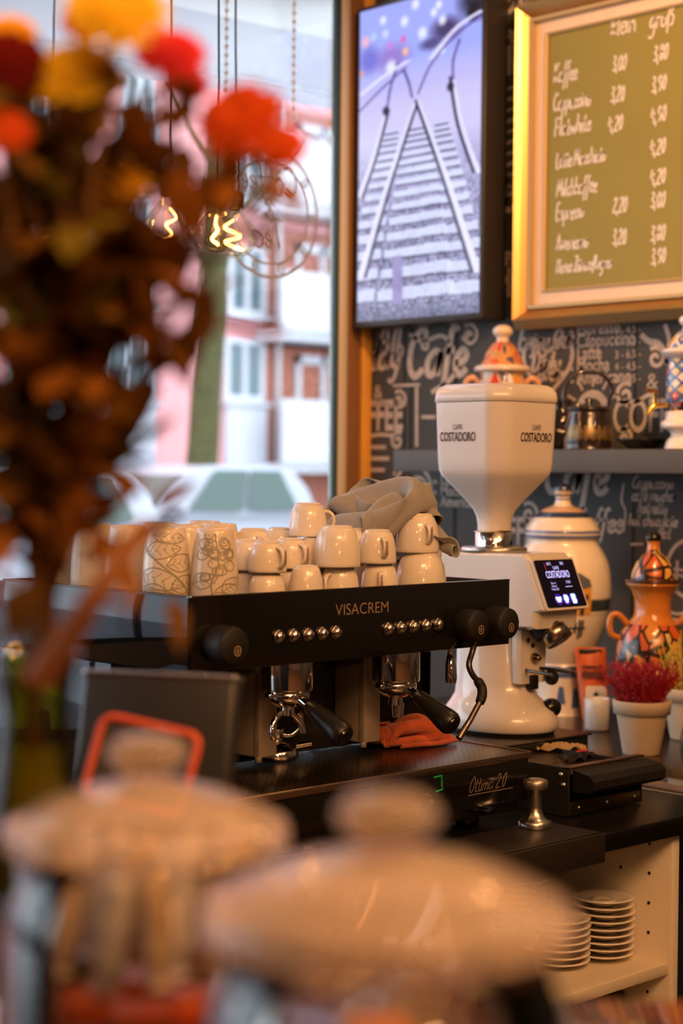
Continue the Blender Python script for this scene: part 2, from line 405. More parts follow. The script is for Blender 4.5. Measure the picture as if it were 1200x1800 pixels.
# single-stroke hand lettering: glyph = (advance, [polylines]); x-height .5, cap 1.0, descender -.4
G = {
 'a': (.5, [[(.42,.42),(.25,.5),(.06,.32),(.1,.05),(.26,.02),(.4,.2),(.43,.48),(.42,.1),(.5,.02)]]),
 'b': (.46, [[(.08,1),(.08,.05),(.3,.02),(.4,.25),(.28,.48),(.1,.35)]]),
 'c': (.42, [[(.4,.42),(.25,.5),(.07,.3),(.12,.06),(.28,.0),(.42,.12)]]),
 'd': (.5, [[(.4,.42),(.2,.48),(.06,.25),(.16,.02),(.36,.1),(.44,1),(.42,.1),(.5,.02)]]),
 'e': (.42, [[(.06,.22),(.3,.28),(.36,.42),(.22,.5),(.07,.32),(.12,.06),(.28,.0),(.42,.12)]]),
 'f': (.36, [[(.36,.9),(.26,1),(.17,.85),(.15,.2),(.13,-.35),(.05,-.42)],[(.02,.48),(.34,.52)]]),
 'g': (.48, [[(.4,.42),(.22,.5),(.07,.3),(.18,.05),(.38,.2),(.42,.48),(.4,-.25),(.22,-.42),(.06,-.3)]]),
 'h': (.46, [[(.08,1),(.07,.0)],[(.08,.3),(.25,.5),(.37,.35),(.38,.05),(.45,.02)]]),
 'i': (.2, [[(.08,.5),(.08,.05),(.18,.02)],[(.08,.68),(.09,.72)]]),
 'k': (.44, [[(.08,1),(.07,0)],[(.38,.52),(.1,.24),(.4,.0)]]),
 'l': (.22, [[(.1,1),(.08,.1),(.2,.02)]]),
 'm': (.7, [[(.07,.5),(.07,0)],[(.08,.35),(.22,.5),(.32,.38),(.33,0)],[(.34,.35),(.48,.5),(.58,.38),(.6,.03),(.68,.02)]]),
 'n': (.48, [[(.07,.5),(.07,0)],[(.08,.32),(.26,.5),(.37,.36),(.39,.04),(.47,.02)]]),
 'o': (.46, [[(.24,.5),(.07,.3),(.12,.04),(.3,.02),(.4,.25),(.3,.47),(.2,.5),(.3,.42),(.45,.44)]]),
 'p': (.46, [[(.08,.5),(.07,-.42)],[(.08,.36),(.26,.5),(.39,.3),(.3,.04),(.1,.06)]]),
 'r': (.36, [[(.08,.5),(.08,0)],[(.08,.3),(.2,.48),(.34,.46)]]),
 's': (.38, [[(.34,.45),(.18,.5),(.1,.36),(.3,.2),(.26,.02),(.06,.04)]]),
 't': (.34, [[(.16,.85),(.14,.1),(.24,.0),(.33,.06)],[(.02,.55),(.3,.58)]]),
 'u': (.48, [[(.07,.5),(.08,.1),(.22,.0),(.38,.2),(.4,.5),(.4,.06),(.48,.02)]]),
 'w': (.64, [[(.05,.5),(.14,.02),(.3,.42),(.44,.02),(.58,.5)]]),
 'y': (.46, [[(.06,.5),(.1,.15),(.22,.05),(.38,.2)],[(.42,.5),(.34,-.2),(.2,-.42),(.06,-.34)]]),
 'z': (.42, [[(.06,.48),(.36,.48),(.08,.02),(.4,.03)]]),
 'ß': (.5, [[(.08,-.35),(.1,.8),(.24,1),(.38,.85),(.24,.55),(.42,.35),(.36,.04),(.2,.02)]]),
 'A': (.62, [[(.04,0),(.28,1),(.5,0)],[(.12,.36),(.46,.38)]]),
 'C': (.6, [[(.52,.85),(.34,1),(.1,.7),(.1,.25),(.3,0),(.54,.15)]]),
 'D': (.62, [[(.1,1),(.08,0),(.4,.1),(.52,.55),(.36,.95),(.04,1)]]),
 'E': (.54, [[(.46,1),(.1,.97),(.08,.02),(.48,.04)],[(.09,.52),(.4,.54)]]),
 'F': (.5, [[(.1,.97),(.1,0)],[(-.05,.95),(.5,1.02)],[(.1,.52),(.38,.55)]]),
 'H': (.62, [[(.1,1),(.08,0)],[(.5,1),(.48,0)],[(.08,.5),(.5,.54)]]),
 'I': (.24, [[(.1,1),(.09,0)]]),
 'K': (.56, [[(.1,1),(.08,0)],[(.48,1),(.1,.45),(.5,.0)]]),
 'L': (.5, [[(.1,1),(.08,.04),(.46,.02)]]),
 'M': (.74, [[(.06,0),(.14,1),(.34,.3),(.54,1),(.62,0)]]),
 'O': (.6, [[(.3,1),(.06,.6),(.14,.08),(.38,.04),(.54,.5),(.42,.95),(.28,1)]]),
 'T': (.54, [[(.02,.98),(.52,1.0)],[(.28,.98),(.26,0)]]),
 'B': (.54, [[(.1,1),(.08,0)],[(.1,.98),(.38,.9),(.36,.6),(.1,.52),(.44,.36),(.36,.04),(.06,.02)]]),
 'j': (.24, [[(.14,.5),(.13,-.25),(.04,-.4),(-.06,-.34)],[(.14,.68),(.15,.72)]]),
 'Z': (.55, [[(.08,.98),(.48,.98),(.06,.02),(.5,.04)]]),
 '0': (.46, [[(.24,.95),(.07,.6),(.13,.1),(.3,.05),(.4,.5),(.32,.9),(.22,.95)]]),
 '1': (.3, [[(.04,.7),(.16,.95),(.15,0)]]),
 '2': (.46, [[(.06,.78),(.22,.96),(.38,.75),(.06,.04),(.44,.05)]]),
 '3': (.44, [[(.06,.88),(.26,.95),(.34,.74),(.16,.52),(.38,.32),(.28,.03),(.04,.1)]]),
 '4': (.48, [[(.12,.95),(.06,.4),(.42,.42)],[(.32,.7),(.3,-.05)]]),
 '8': (.46, [[(.36,.85),(.2,.95),(.08,.76),(.36,.3),(.24,.02),(.08,.24),(.34,.72),(.34,.88)]]),
 '9': (.46, [[(.38,.8),(.2,.95),(.07,.68),(.24,.48),(.38,.75),(.34,.3),(.2,-.02)]]),
 ',': (.22, [[(.1,.08),(.04,-.22)]]),
 '/': (.4, [[(.3,1.05),(.06,-.2)]]),
 '.': (.2, [[(.08,.0),(.1,.05)]]),
 ' ': (.3, []), '&': (.6, [[(.52,.0),(.14,.75),(.26,.98),(.36,.75),(.08,.3),(.2,.0),(.48,.35)]]),
 'é': (.42, [[(.06,.22),(.3,.28),(.36,.42),(.22,.5),(.07,.32),(.12,.06),(.28,.0),(.42,.12)],[(.2,.68),(.34,.88)]]),
}
def hand(mb, s, size, o, ax, ay, wd=0.006, slant=0.12, jit=0.02, sx=1.0, center=False, mi=0, rng=None):
    rng = rng or random.Random(hash(s) % 1000 if False else sum(map(ord, s)))
    tot = sum(G.get(c, (.45, []))[0] for c in s)*size*sx
    x = -tot/2 if center else 0
    o, ax, ay = Vector(o), Vector(ax), Vector(ay)
    for c in s:
        adv, lines = G.get(c, (.45, [[(.06,.5),(.2,0),(.36,.5)]]))
        dy = rng.uniform(-jit, jit)*size
        for ln in lines:
            pts = [(x + (p[0] + slant*p[1] + rng.uniform(-jit, jit)*.6)*size*sx, (p[1] + rng.uniform(-jit, jit)*.6)*size + dy) for p in ln]
            pts = smooth_line(pts, 5) if len(pts) > 2 else pts
            mb.strip(pts, wd, o, ax, ay, mi)
        x += adv*size*sx
    return mb
def spiral(cx, cy, r0, r1, turns, a0=0, n=40, flip=1):
    return [(cx + flip*(r0+(r1-r0)*i/n)*math.cos(a0+2*PI*turns*i/n), cy + (r0+(r1-r0)*i/n)*math.sin(a0+2*PI*turns*i/n)) for i in range(n+1)]

# ------------------------------------------------------------------ the room
WX, WY = 3.70, 3.75                      # menu wall plane, window plane
plaster = mat('plaster_warm', (0.55, 0.47, 0.38), 0.85, noise=0.08, nscale=6)
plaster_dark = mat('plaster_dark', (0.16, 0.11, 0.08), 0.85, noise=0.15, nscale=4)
slate = mat('slate_wallpaper', (0.055, 0.056, 0.058), 0.75, noise=0.25, nscale=9, bump=0.05, bscale=60)
chalk = mat('printed_chalk', (0.50, 0.42, 0.37), 0.9, noise=0.35, nscale=45)
seam_m = mat('panel_seam', (0.014, 0.013, 0.012), 0.8)
floor_m = mat('floor_boards', (0.10, 0.055, 0.03), 0.5, noise=0.3, nscale=5)
dark_frame = mat('window_frame_paint', (0.012, 0.035, 0.026), 0.4)
cream = mat('cream_frame', (0.62, 0.55, 0.44), 0.5)
orange_wood = mat('varnished_orange_wood', (0.75, 0.36, 0.06), 0.4, noise=0.25, nscale=8)
white_paint = mat('white_paint', (0.92, 0.92, 0.92), 0.6)
grey_soffit = mat('grey_soffit', (0.66, 0.68, 0.74), 0.7, noise=0.06, nscale=3)

struct(MB().box(-3.0, WX+0.15, -3.0, WY+0.15, -0.1, 0.0).build('floor', floor_m))
struct(MB().box(-3.0, WX+0.15, -3.0, WY+0.15, 3.35, 3.45).build('ceiling', plaster))
wall = struct(MB().box(WX, WX+0.15, -3.0, WY+0.15, 0.0, 3.35).build('wall_right', slate))
struct(MB().box(-3.0, WX, -3.15, -3.0, 0.0, 3.35).build('wall_back', plaster_dark))
struct(MB().box(-3.15, -3.0, -3.15, WY+0.15, 0.0, 3.35).build('wall_left', plaster_dark))
# window wall: spandrel below, head above, pier at the corner
ww = MB()
ww.box(-3.0, WX, WY, WY+0.15, 0.0, 0.72); ww.box(-3.0, WX, WY, WY+0.15, 3.22, 3.35)
ww.box(3.60, WX, WY, WY+0.04, 0.72, 3.22)
struct(ww.build('wall_window', plaster))
struct(MB().box(3.604, 3.660, WY-0.012, WY-0.001, 0.72, 3.34, 0.004).build('trim_1', mat('tan_reveal', (0.25, 0.115, 0.045), 0.5, noise=0.12, nscale=6)))
struct(MB().box(3.661, WX-0.001, WY-0.022, WY-0.001, 0.0, 3.34, 0.004).build('trim_2', orange_wood))

win = MB()
fr = win.box(-3.0, 3.60, WY+0.01, WY+0.08, 0.72, 0.80); win.box(-3.0, 3.60, WY+0.01, WY+0.08, 3.16, 3.22)
win.box(3.558, 3.571, WY-0.005, WY+0.018, 0.72, 3.22); win.box(-0.3, -0.22, WY+0.01, WY+0.08, 0.8, 3.16)
window = struct(win.build('window_1', dark_frame))
struct(MB().box(3.5725, 3.6025, WY-0.014, WY+0.02, 0.72, 3.22, 0.004).build('cream_post', cream, window))
struct(MB().box(-3.0, 3.557, WY+0.010, WY+0.015, 0.80, 3.16).build('pane', thin_glass('window_glass', (0.97, 0.98, 0.98), 0.3), window))
# etched sign on the pane, read from the street (mirrored from inside)
etch = MB(); eo = P(473, 372, Y=WY+0.008); ex, ez = Vector((-1, 0, 0)), Vector((0, 0, 1))
ring = lambda r, n=48: [(r*math.cos(2*PI*i/n), r*math.sin(2*PI*i/n)) for i in range(n+1)]
etch.strip(ring(0.188), 0.009, eo, ex, ez); etch.strip(ring(0.150), 0.007, eo, ex, ez)
for i in range(10):
    a = 2*PI*i/10; c = (0.169*math.cos(a), 0.169*math.sin(a))
    etch.strip(spiral(c[0], c[1], 0.002, 0.017, 1.6, a), 0.005, eo, ex, ez)
hand(etch, 'Coffee', 0.085, eo + ez*0.055, ex, ez, 0.007, center=True)
hand(etch, '&', 0.075, eo - ez*0.03, ex, ez, 0.007, center=True)
hand(etch, 'Tea', 0.085, eo - ez*0.105, ex, ez, 0.007, center=True)
etch.build('etched_sign', mat('etched_grey', (0.32, 0.31, 0.31), 0.8), window)

# lettering of the chalkboard wallpaper (pattern of the wall): on the plane X = WX, right = -Y
ch = MB(); ax, az = Vector((0, -1, 0)), Vector((0, 0, 1))
WP = lambda px, py: P(px, py, X=WX-0.0015)
def wtext(s, px, py, h, wpx=None, bold=0.0, shear=0.0, sx=1.0):
    o = WP(px, py); text(ch, s, h, o, ax, az, 'CENTER', sx, bold, shear)
def whand(s, px, py, h, wd=0.012, sx=1.0): hand(ch, s, h, WP(px, py), ax, az, wd, 0.2, 0.01, sx, True)
def wcurl(px, py, r, fl=1, wd=0.011):
    o = WP(px, py); ch.strip(spiral(0, 0, r*0.15, r, 1.35, 0, 30, fl), wd, o, ax, az)
def wline(pts, wd=0.008):
    o = WP(*pts[0]); q = []
    for p in pts:
        d = WP(*p) - o; q.append((d.dot(ax), d.dot(az)))
    ch.strip(smooth_line(q, 5) if len(q) > 2 else q, wd, o, ax, az)
whand('All', 682, 620, 0.095, 0.013); whand('day', 672, 648, 0.095, 0.014)
wline([(645, 612), (652, 626), (664, 618)], 0.01); wline([(700, 600), (708, 618), (698, 632)], 0.009)
whand('Café', 764, 660, 0.14, 0.021, 0.92); wline([(758, 690), (786, 672), (800, 655)], 0.014)
wline([(720, 588), (742, 600), (775, 590), (790, 602)], 0.012); wcurl(825, 590, 0.035); wcurl(748, 606, 0.02, -1)
wline([(690, 678), (738, 676)], 0.008); wline([(732, 680), (732, 785)], 0.012); wline([(740, 733), (765, 733)], 0.010)
wtext('FFEE', 676, 755, 0.125, sx=0.62, bold=0.03); wcurl(702, 704, 0.03); wline([(642, 716), (665, 708), (690, 714)], 0.012)
wcurl(698, 775, 0.028, -1); wline([(642, 770), (665, 764), (690, 766)], 0.011); wtext('&', 664, 700, 0.06)
for i, wd in enumerate((30, 36, 28)): wline([(648, 786+i*20), (648+wd, 786+i*20)], 0.012)
wline([(694, 790), (696, 812), (692, 836)], 0.008)
for i, s_ in enumerate(('Latte', 'Mocha', 'Americano')):
    o = WP(774, 852+i*19); text(ch, s_, 0.042, o, ax, az, 'LEFT', 0.85, 0.015); ch.strip(spiral(0, 0, 0.001, 0.006, 1), 0.006, WP(764, 846+i*19), ax, az)
ch.strip(ring(0.075), 0.011, WP(725, 862), ax, az); wcurl(736, 862, 0.04); wcurl(742, 920, 0.05, -1); wcurl(700, 905, 0.035)
# strip between the screen and the framed menu
for py_, s_ in ((20, 'day'), (370, 'day')): whand(s_, 896, py_, 0.10, 0.014)
for py_ in (130, 520): wtext('HE', 894, py_, 0.13, sx=0.6, bold=0.03); wcurl(893, py_-62, 0.022)
for i in range(9): wline([(884, 160+i*19), (893, 156+i*19), (905, 152+i*19)], 0.008 + 0.003*(i % 2))
for k in range(5):
    a = PI/2 + k*4*PI/5; b = PI/2 + (k+1)*4*PI/5
    ch.strip([(0.022*math.cos(a), 0.022*math.sin(a)), (0.022*math.cos(b), 0.022*math.sin(b))], 0.008, WP(887, 352), ax, az)
wline([(884, 330), (892, 326), (900, 330)], 0.007)
# right of the red pot
whand('Enjoy Our', 958, 612, 0.055, 0.010, 0.9)
heart = [(0, -0.08), (-0.07, -0.01), (-0.085, 0.045), (-0.05, 0.08), (0, 0.045), (0.05, 0.08), (0.085, 0.045), (0.07, -0.01), (0, -0.08)]
ch.strip(smooth_line(heart, 6), 0.012, WP(962, 646), ax, az); whand('Daily', 958, 650, 0.05, 0.010); whand('Brew', 966, 668, 0.045, 0.010)
for i, s_ in enumerate(('Espresso', 'Cappuccino', 'Latte', 'Mocha', 'Americano')):
    o = WP(1013, 589+i*21.5); text(ch, s_, 0.05, o, ax, az, 'LEFT', 0.82, 0.012)
    wtext('%d - %d.%d -' % (3+i % 2, 4+i % 3, 5), 1103, 586+i*21.5, 0.03, sx=0.9)
    ch.strip(spiral(0, 0, 0.001, 0.005, 1), 0.006, WP(1004, 583+i*21.5), ax, az)
wtext('COFFEE', 1146, 758, 0.12, sx=0.62, bold=0.02); wcurl(1098, 694, 0.032, -1); wline([(1096, 704), (1118, 706), (1140, 694), (1152, 702)], 0.011)
wcurl(1098, 770, 0.026); wline([(1100, 780), (1120, 772), (1145, 776)], 0.011); wtext('&', 1146, 684, 0.06)
sun = [(0.045*math.cos(PI*i/10), 0.045*math.sin(PI*i/10)) for i in range(11)]
ch.strip(sun, 0.022, WP(1041, 722), ax, az)
for k in range(5):
    a = PI*(0.15+0.175*k); ch.strip([(0.065*math.cos(a), 0.065*math.sin(a)), (0.095*math.cos(a), 0.095*math.sin(a))], 0.007, WP(1041, 722), ax, az)
wline([(1126, 588), (1140, 600), (1160, 606), (1172, 640)], 0.016); wcurl(1152, 630, 0.03); wline([(1168, 570), (1176, 600), (1170, 640)], 0.013)
# below the shelf
whand('Café', 1008, 866, 0.125, 0.018, 0.95); whand('Coffee', 1050, 934, 0.062, 0.009, 1.0); wtext('FFEE', 922, 958, 0.11, sx=0.6, bold=0.02); wcurl(930, 905, 0.035)
wline([(1096, 850), (1092, 880), (1099, 900), (1095, 935)], 0.007)
for i, s_ in enumerate(('Cappuccino', 'cafe mocha', 'ristretto', 'hot chocolate', 'flat')): whand(s_, 1146 + (20 if i == 4 else 0), 858+i*22, 0.031, 0.005, 0.95)
ch.strip(ring(0.075), 0.01, WP(1215, 1000), ax, az); wline([(1130, 956), (1108, 957)], 0.006); wline([(1190, 985), (1188, 1040)], 0.008)
for r_ in (0.05, 0.065): ch.strip(ring(r_), 0.007, WP(1190, 1045), ax, az)
ch.build('chalk_lettering', chalk, wall)
se = MB()
for px_ in (711, 722, 800, 803, 1116): 
    y_ = WP(px_, 640).y; se.box(WX-0.001, WX-0.0002, y_-0.004, y_+0.004, 0.85, 3.3)
se.build('panel_seam', seam_m, wall)

# ------------------------------------------------------------------ outside: street, canopy, houses, trees, cars
struct(MB().box(-60, 90, WY+0.2, 90, -0.30, -0.05).build('street', mat('asphalt', (0.30, 0.30, 0.32), 0.8, noise=0.1, nscale=2)))
cA, cB = P(260, 0, Z=2.9), P(585, 70, Z=2.9); cC, cD = P(215, 95, Z=2.9), P(585, 160, Z=2.9)
def slab(p, q, r, s, z0, z1, m, name, parent=None):
    # p,q near edge, r,s far edge; stretched far to both sides
    e = lambda a, b, t: Vector((a.x+(b.x-a.x)*t, a.y+(b.y-a.y)*t, 0))
    ps = [e(p, q, -6), e(p, q, 4), e(r, s, 4.5), e(r, s, -5)]
    mb = MB(); mb.add([(a.x, a.y, z0) for a in ps] + [(a.x, a.y, z1) for a in ps],
        [(0, 3, 2, 1), (4, 5, 6, 7), (0, 1, 5, 4), (1, 2, 6, 5), (2, 3, 7, 6), (3, 0, 4, 7)])
    return mb.build(name, m, parent)
off = lambda p, d: Vector((p.x, p.y + d, p.z))
canopy = struct(slab(Vector((cA.x, WY+0.2, 0)), Vector((cB.x, WY+0.2, 0)), cA, cB, 2.9, 3.05, white_paint, 'canopy'))
struct(slab(cA, cB, cC, cD, 2.9, 3.05, grey_soffit, 'canopy_soffit', canopy))
struct(slab(cC, cD, off(cC, 0.05), off(cD, 0.05), 2.885, 3.05, mat('gutter_metal', (0.8, 0.82, 0.85), 0.25, 1.0), 'gutter', canopy))
struct(slab(off(cC, 0.05), off(cD, 0.05), off(cC, 0.36), off(cD, 0.36), 2.92, 3.0, grey_soffit, 'canopy_eave', canopy))

pink = mat('pink_render', (0.68, 0.31, 0.32), 0.85, noise=0.08, nscale=0.6)
brick = mat('red_brown_brick', (0.34, 0.12, 0.08), 0.85, noise=0.2, nscale=3)
bwhite = mat('white_masonry', (0.52, 0.54, 0.60), 0.7)
bpane = mat('house_window_glass', (0.10, 0.15, 0.17), 0.1)
FY = 30.0
house = thing('apartment_building', 'pink apartment house with white windows and white balconies across the street', 'building', (24, FY, 0))
L = lambda x: x - 24.0
MB().box(L(-5), L(48), 0, 8, 0, 16).build('wall', pink, house)
def bwin(px0, px1, py0, py1, n=2, apron=0):
    a, b = P(px0, py1, Y=FY), P(px1, py0, Y=FY)
    m = MB(); x0, x1, z0, z1 = L(a.x), L(b.x), a.z, b.z; t = 0.13
    m.box(x0, x1, -0.08, 0, z0, z0+t); m.box(x0, x1, -0.08, 0, z1-t, z1)
    for k in range(n+1):
        xx = x0 + (x1-x0-t)*k/n; m.box(xx, xx+t, -0.08, 0, z0+t, z1-t)
    f = m.build('window', bwhite, house)
    MB().box(x0+t, x1-t, -0.03, -0.01, z0+t, z1-t).build('pane', bpane, f)
    if apron: MB().box(x0, x1, -0.18, 0, z0-apron, z0-0.03).build('window_apron', bwhite, house)
    MB().box(x0-0.1, x1+0.1, -0.25, 0, z0-0.1, z0-0.02).build('window_sill', bwhite, house)
bwin(398, 465, 435, 552, 2); bwin(392, 462, 598, 704, 2, 1.45)
bwin(210, 272, 120, 292, 2); bwin(208, 258, 345, 535, 2); bwin(175, 265, 575, 700, 2, 1.35)
bwin(40, 120, 345, 535, 2); bwin(40, 120, 120, 290, 2); bwin(20, 110, 580, 700, 2, 1.35); bwin(398, 466, 230, 350, 2)
def balcony(px0, px1, py0, py1, topy):
    a, b = P(px0, py1, Y=FY-0.9), P(px1, py0, Y=FY-0.9); x0, x1 = L(a.x), L(b.x)
    r = P(px0+5, topy, Y=FY)
    rc = MB().box(x0+0.3, x1+3, -0.04, 0, a.z-0.3, r.z).build('loggia_back', brick, house)
    w0 = x0+1.2; m = MB()
    for k in range(4): m.box(w0+k*0.8, w0+k*0.8+0.14, -0.12, -0.05, b.z-0.3, r.z-0.3)
    m.box(w0, w0+2.5, -0.12, -0.05, r.z-0.5, r.z-0.3); m.build('window', bwhite, house)
    MB().box(x0, x1+3, -1.0, -0.9, a.z, b.z).build('balustrade', bwhite, house)
    MB().box(x0, x1+3, -0.9, -0.05, a.z-0.2, a.z).build('balcony_slab', bwhite, house)
balcony(492, 588, 485, 580, 402); balcony(492, 588, 706, 815, 600); balcony(492, 588, 255, 352, 190)
a = P(487, 830, Y=FY-0.1); MB().cyl((L(a.x), -0.1, 0), (L(a.x), -0.1, 15), 0.075, seg=10).build('drainpipe', mat('zinc_pipe', (0.45, 0.42, 0.44), 0.5, 0.5), house)
MB().box(L(26.8), L(48), -0.05, 0, 0, 1.4).build('plinth', brick, house)

moss = mat('mossy_bark', (0.065, 0.062, 0.02), 0.9, noise=0.5, nscale=3, bump=0.8, bscale=8)
def tree(label, base, top, r0, r1, branches, sd):
    rng = random.Random(sd)
    t = thing('street_tree', label, 'tree', (base.x, base.y, -0.05), group=None)
    d = top - base; m = MB()
    pts = [Vector((0, 0, 0))]
    for i in range(1, 9): pts.append(Vector((d.x*i/8 + rng.uniform(-.05, .05), d.y*i/8, (d.z+0.05)*i/8)))
    m.tube(smooth_line(pts, 3), [r0 + (r1-r0)*i/(8*3) for i in range(8*3+1)], 14)
    m.build('trunk', moss, t)
    for k in range(branches):
        h = rng.uniform(0.55, 0.98); b = pts[int(h*8)]; a = rng.uniform(0, 2*PI)
        e = b + Vector((math.cos(a)*1.6, math.sin(a)*1.6, rng.uniform(.8, 2.2))); mid = (b+e)/2 + Vector((0, 0, -0.25))
        MB().tube(smooth_line([b, mid, e], 4), [0.09*(1-i/9.5) for i in range(9)], 7).build('branch', moss, t)
tb = P(346, 828, D=30); tb.z = 0; tree('leaning mossy street tree trunk behind the white hatchback', tb, P(394, 200, D=30), 0.30, 0.21, 4, 3)

car_white = mat('white_car_paint', (0.34, 0.36, 0.42), 0.35, coat=0.3)
car_glass = mat('car_glass', (0.05, 0.085, 0.075), 0.05)
tyre = mat('tyre_rubber', (0.02, 0.02, 0.02), 0.8); lampm = mat('car_lamp_red', (0.5, 0.03, 0.03), 0.2)
def car(label, loc, Lc=4.0, H=1.5, W=1.75, belt=0.86, van=False, paint=None):
    """nose towards -X; origin at the rear lower corner of the near side; near side faces -Y"""
    paint = paint or car_white
    t = thing('car', label, 'car', (loc.x - Lc/2, loc.y + W/2, -0.05))
    prof = [(-Lc/2, 0.32), (-Lc/2+0.02, 0.62), (-Lc/2+0.25, 0.76), (-Lc*0.24, belt+0.02), (Lc/2-0.12, belt+0.06), (Lc/2, 0.62), (Lc/2-0.03, 0.3)]
    lp = lambda y, s: [(x, y, 0.3 + (z-0.3)*s) for x, z in prof]
    MB().loft([lp(-W/2+0.09, 0.93), lp(-W/2+0.02, 0.98), lp(-W/2, 0.9) if False else lp(-W/2+0.0, 0.97), lp(W/2, 0.97), lp(W/2-0.09, 0.93)], smooth=False).build('body', paint, t)
    xr = Lc/2; gx = (-Lc*0.26, -Lc*0.02, xr-0.55, xr-0.10) if not van else (-Lc*0.38, -Lc*0.27, xr-0.15, xr-0.02)
    s0, s1 = W/2-0.03, W/2-0.22
    base = [(gx[0], -s0, belt), (gx[3], -s0, belt), (gx[3], s0, belt), (gx[0], s0, belt)]
    def ringl(t_, zz, ins):
        x0 = gx[0] + (gx[1]-gx[0])*t_; x1 = gx[3] + (gx[2]-gx[3])*t_**1.6; sy = s0 + (s1-s0)*t_
        return [(x0+ins, -sy, zz), (x1-ins, -sy, zz), (x1-ins, sy, zz), (x0+ins, sy, zz)]
    hh = H - belt
    MB().loft([ringl(0, belt-0.02, 0), ringl(0.5, belt+hh*0.55, 0), ringl(0.85, belt+hh*0.88, 0.0), ringl(1.0, belt+hh*0.97, 0.06), ringl(1.1, H, 0.3)], smooth=False).build('cabin', paint, t)
    def q4(u0, u1, t0, t1, sd):
        o = []
        for u, tt_ in ((u0, t0), (u1, t0), (u1, t1), (u0, t1)):
            r_ = ringl(tt_, belt+hh*1.0*tt_*0.97, 0); A, B = Vector(r_[0]), Vector(r_[1])
            if sd > 0: A, B = Vector(r_[3]), Vector(r_[2])
            p = A.lerp(B, u); p.y += 0.06*sd; o.append(p)
        return o
    for sd in (-1, 1):
        for u0, u1 in (((0.17, 0.51), (0.54, 0.86)) if not van else ((0.06, 0.3),)):
            MB().add(q4(u0, u1, 0.12, 0.93, sd), [(0, 1, 2, 3)]).build('side_window', car_glass, t)
    ws = [Vector(ringl(0.1, belt+hh*0.1, 0)[0]), Vector(ringl(0.1, belt+hh*0.1, 0)[3]), Vector(ringl(0.82, belt+hh*0.8, 0)[3]), Vector(ringl(0.82, belt+hh*0.8, 0)[0])]
    for p in ws: p.x -= 0.075; p.y *= 0.9
    MB().add(ws, [(0, 1, 2, 3)]).build('windscreen', car_glass, t)
    rw = [Vector(ringl(0.12, belt+hh*0.12, 0)[1]), Vector(ringl(0.12, belt+hh*0.12, 0)[2]), Vector(ringl(0.8, belt+hh*0.78, 0)[2]), Vector(ringl(0.8, belt+hh*0.78, 0)[1])]
    for p in rw: p.x += 0.07; p.y *= 0.85
    MB().add(rw, [(3, 2, 1, 0)]).build('rear_window', car_glass, t)
    for x in (-Lc*0.31, Lc*0.31):
        for y in (-W/2+0.09, W/2-0.09):
            MB().cyl((x, y-0.1, 0.31), (x, y+0.1, 0.31), 0.31, seg=20).build('wheel', tyre, t)
    for sd in (-1, 1): MB().sphere((gx[0]+0.42, sd*(W/2+0.09), belt+0.12), 0.12, 12, 8, sc=(0.7, 1, 0.75)).build('wing_mirror', paint, t)
    for sd in (-1, 1): MB().box(xr-0.14, xr+0.01, sd*(W/2-0.15)-0.1, sd*(W/2-0.15)+0.1, 0.66, 0.86, 0.02).build('tail_lamp', lampm, t)
    return t
car('white hatchback seen from its side through the window', Vector((16.95, 18, 0)), 4.1, 1.54, 1.75, 0.84)
car('white car at the left, cut off by the flowers', Vector((11.85, 15, 0)), 4.2, 1.47, 1.75, 0.84)
vv = P(292, 800, Y=25); car('pale lilac-grey van parked behind the two white cars', Vector((vv.x, 25, 0)), 4.6, 1.9, 1.9, 1.0, van=True, paint=mat('lilac_grey_paint', (0.27, 0.28, 0.34), 0.4))

# ------------------------------------------------------------------ counters and the open cabinet
black_top = mat('black_worktop', (0.006, 0.005, 0.0045), 0.30, noise=0.3, nscale=14)
black_plastic = mat('black_plastic', (0.012, 0.011, 0.010), 0.35)
black_gloss = mat('black_gloss_panel', (0.007, 0.006, 0.006), 0.07, coat=0.5)
matt_black = mat('matt_black', (0.008, 0.007, 0.0065), 0.6)
chrome = mat('chrome', (0.86, 0.84, 0.81), 0.06, 1.0)
brushed = mat('brushed_steel', (0.66, 0.62, 0.57), 0.28, 1.0, noise=0.1, nscale=60)
dark_steel = mat('dark_steel', (0.10, 0.085, 0.07), 0.3, 0.9)
melamine = mat('white_melamine', (0.76, 0.66, 0.52), 0.45, noise=0.03, nscale=5)
porcelain = mat('white_porcelain', (0.80, 0.72, 0.63), 0.12, coat=0.4)
CZ = 0.80
wt = thing('worktop', 'long black worktop under the espresso machine and knock box', 'worktop', (1.8, 2.2, CZ-0.034))
MB().box(-1.0, 0.985, -0.375, 0.42, 0, 0.034, 0.003).build('slab', black_top, wt)
MB().box(0.985, 0.998, -0.375, 0.42, 0.004, 0.036, 0.002).build('edge_strip', mat('aluminium_edge', (0.8, 0.68, 0.5), 0.25, 1.0), wt)
st = thing('worktop', 'brown-black counter along the menu wall carrying jars and flower pots', 'worktop', (3.25, 2.3, CZ-0.034))
MB().box(-0.448, WX-3.25-0.002, -1.2, 0.95, 0, 0.034, 0.003).build('slab', mat('dark_brown_top', (0.035, 0.022, 0.015), 0.22, noise=0.25, nscale=8), st)
MB().box(-0.36, WX-3.25-0.01, -1.15, 0.9, -CZ+0.034+0.002, -0.001).build('base', matt_black, st)
MB().box(-0.447, -0.35, -0.75, 0.0, 0.0345, 0.040, 0.001).build('glass_plate', mat('grey_glass_plate', (0.20, 0.18, 0.19), 0.1), st)

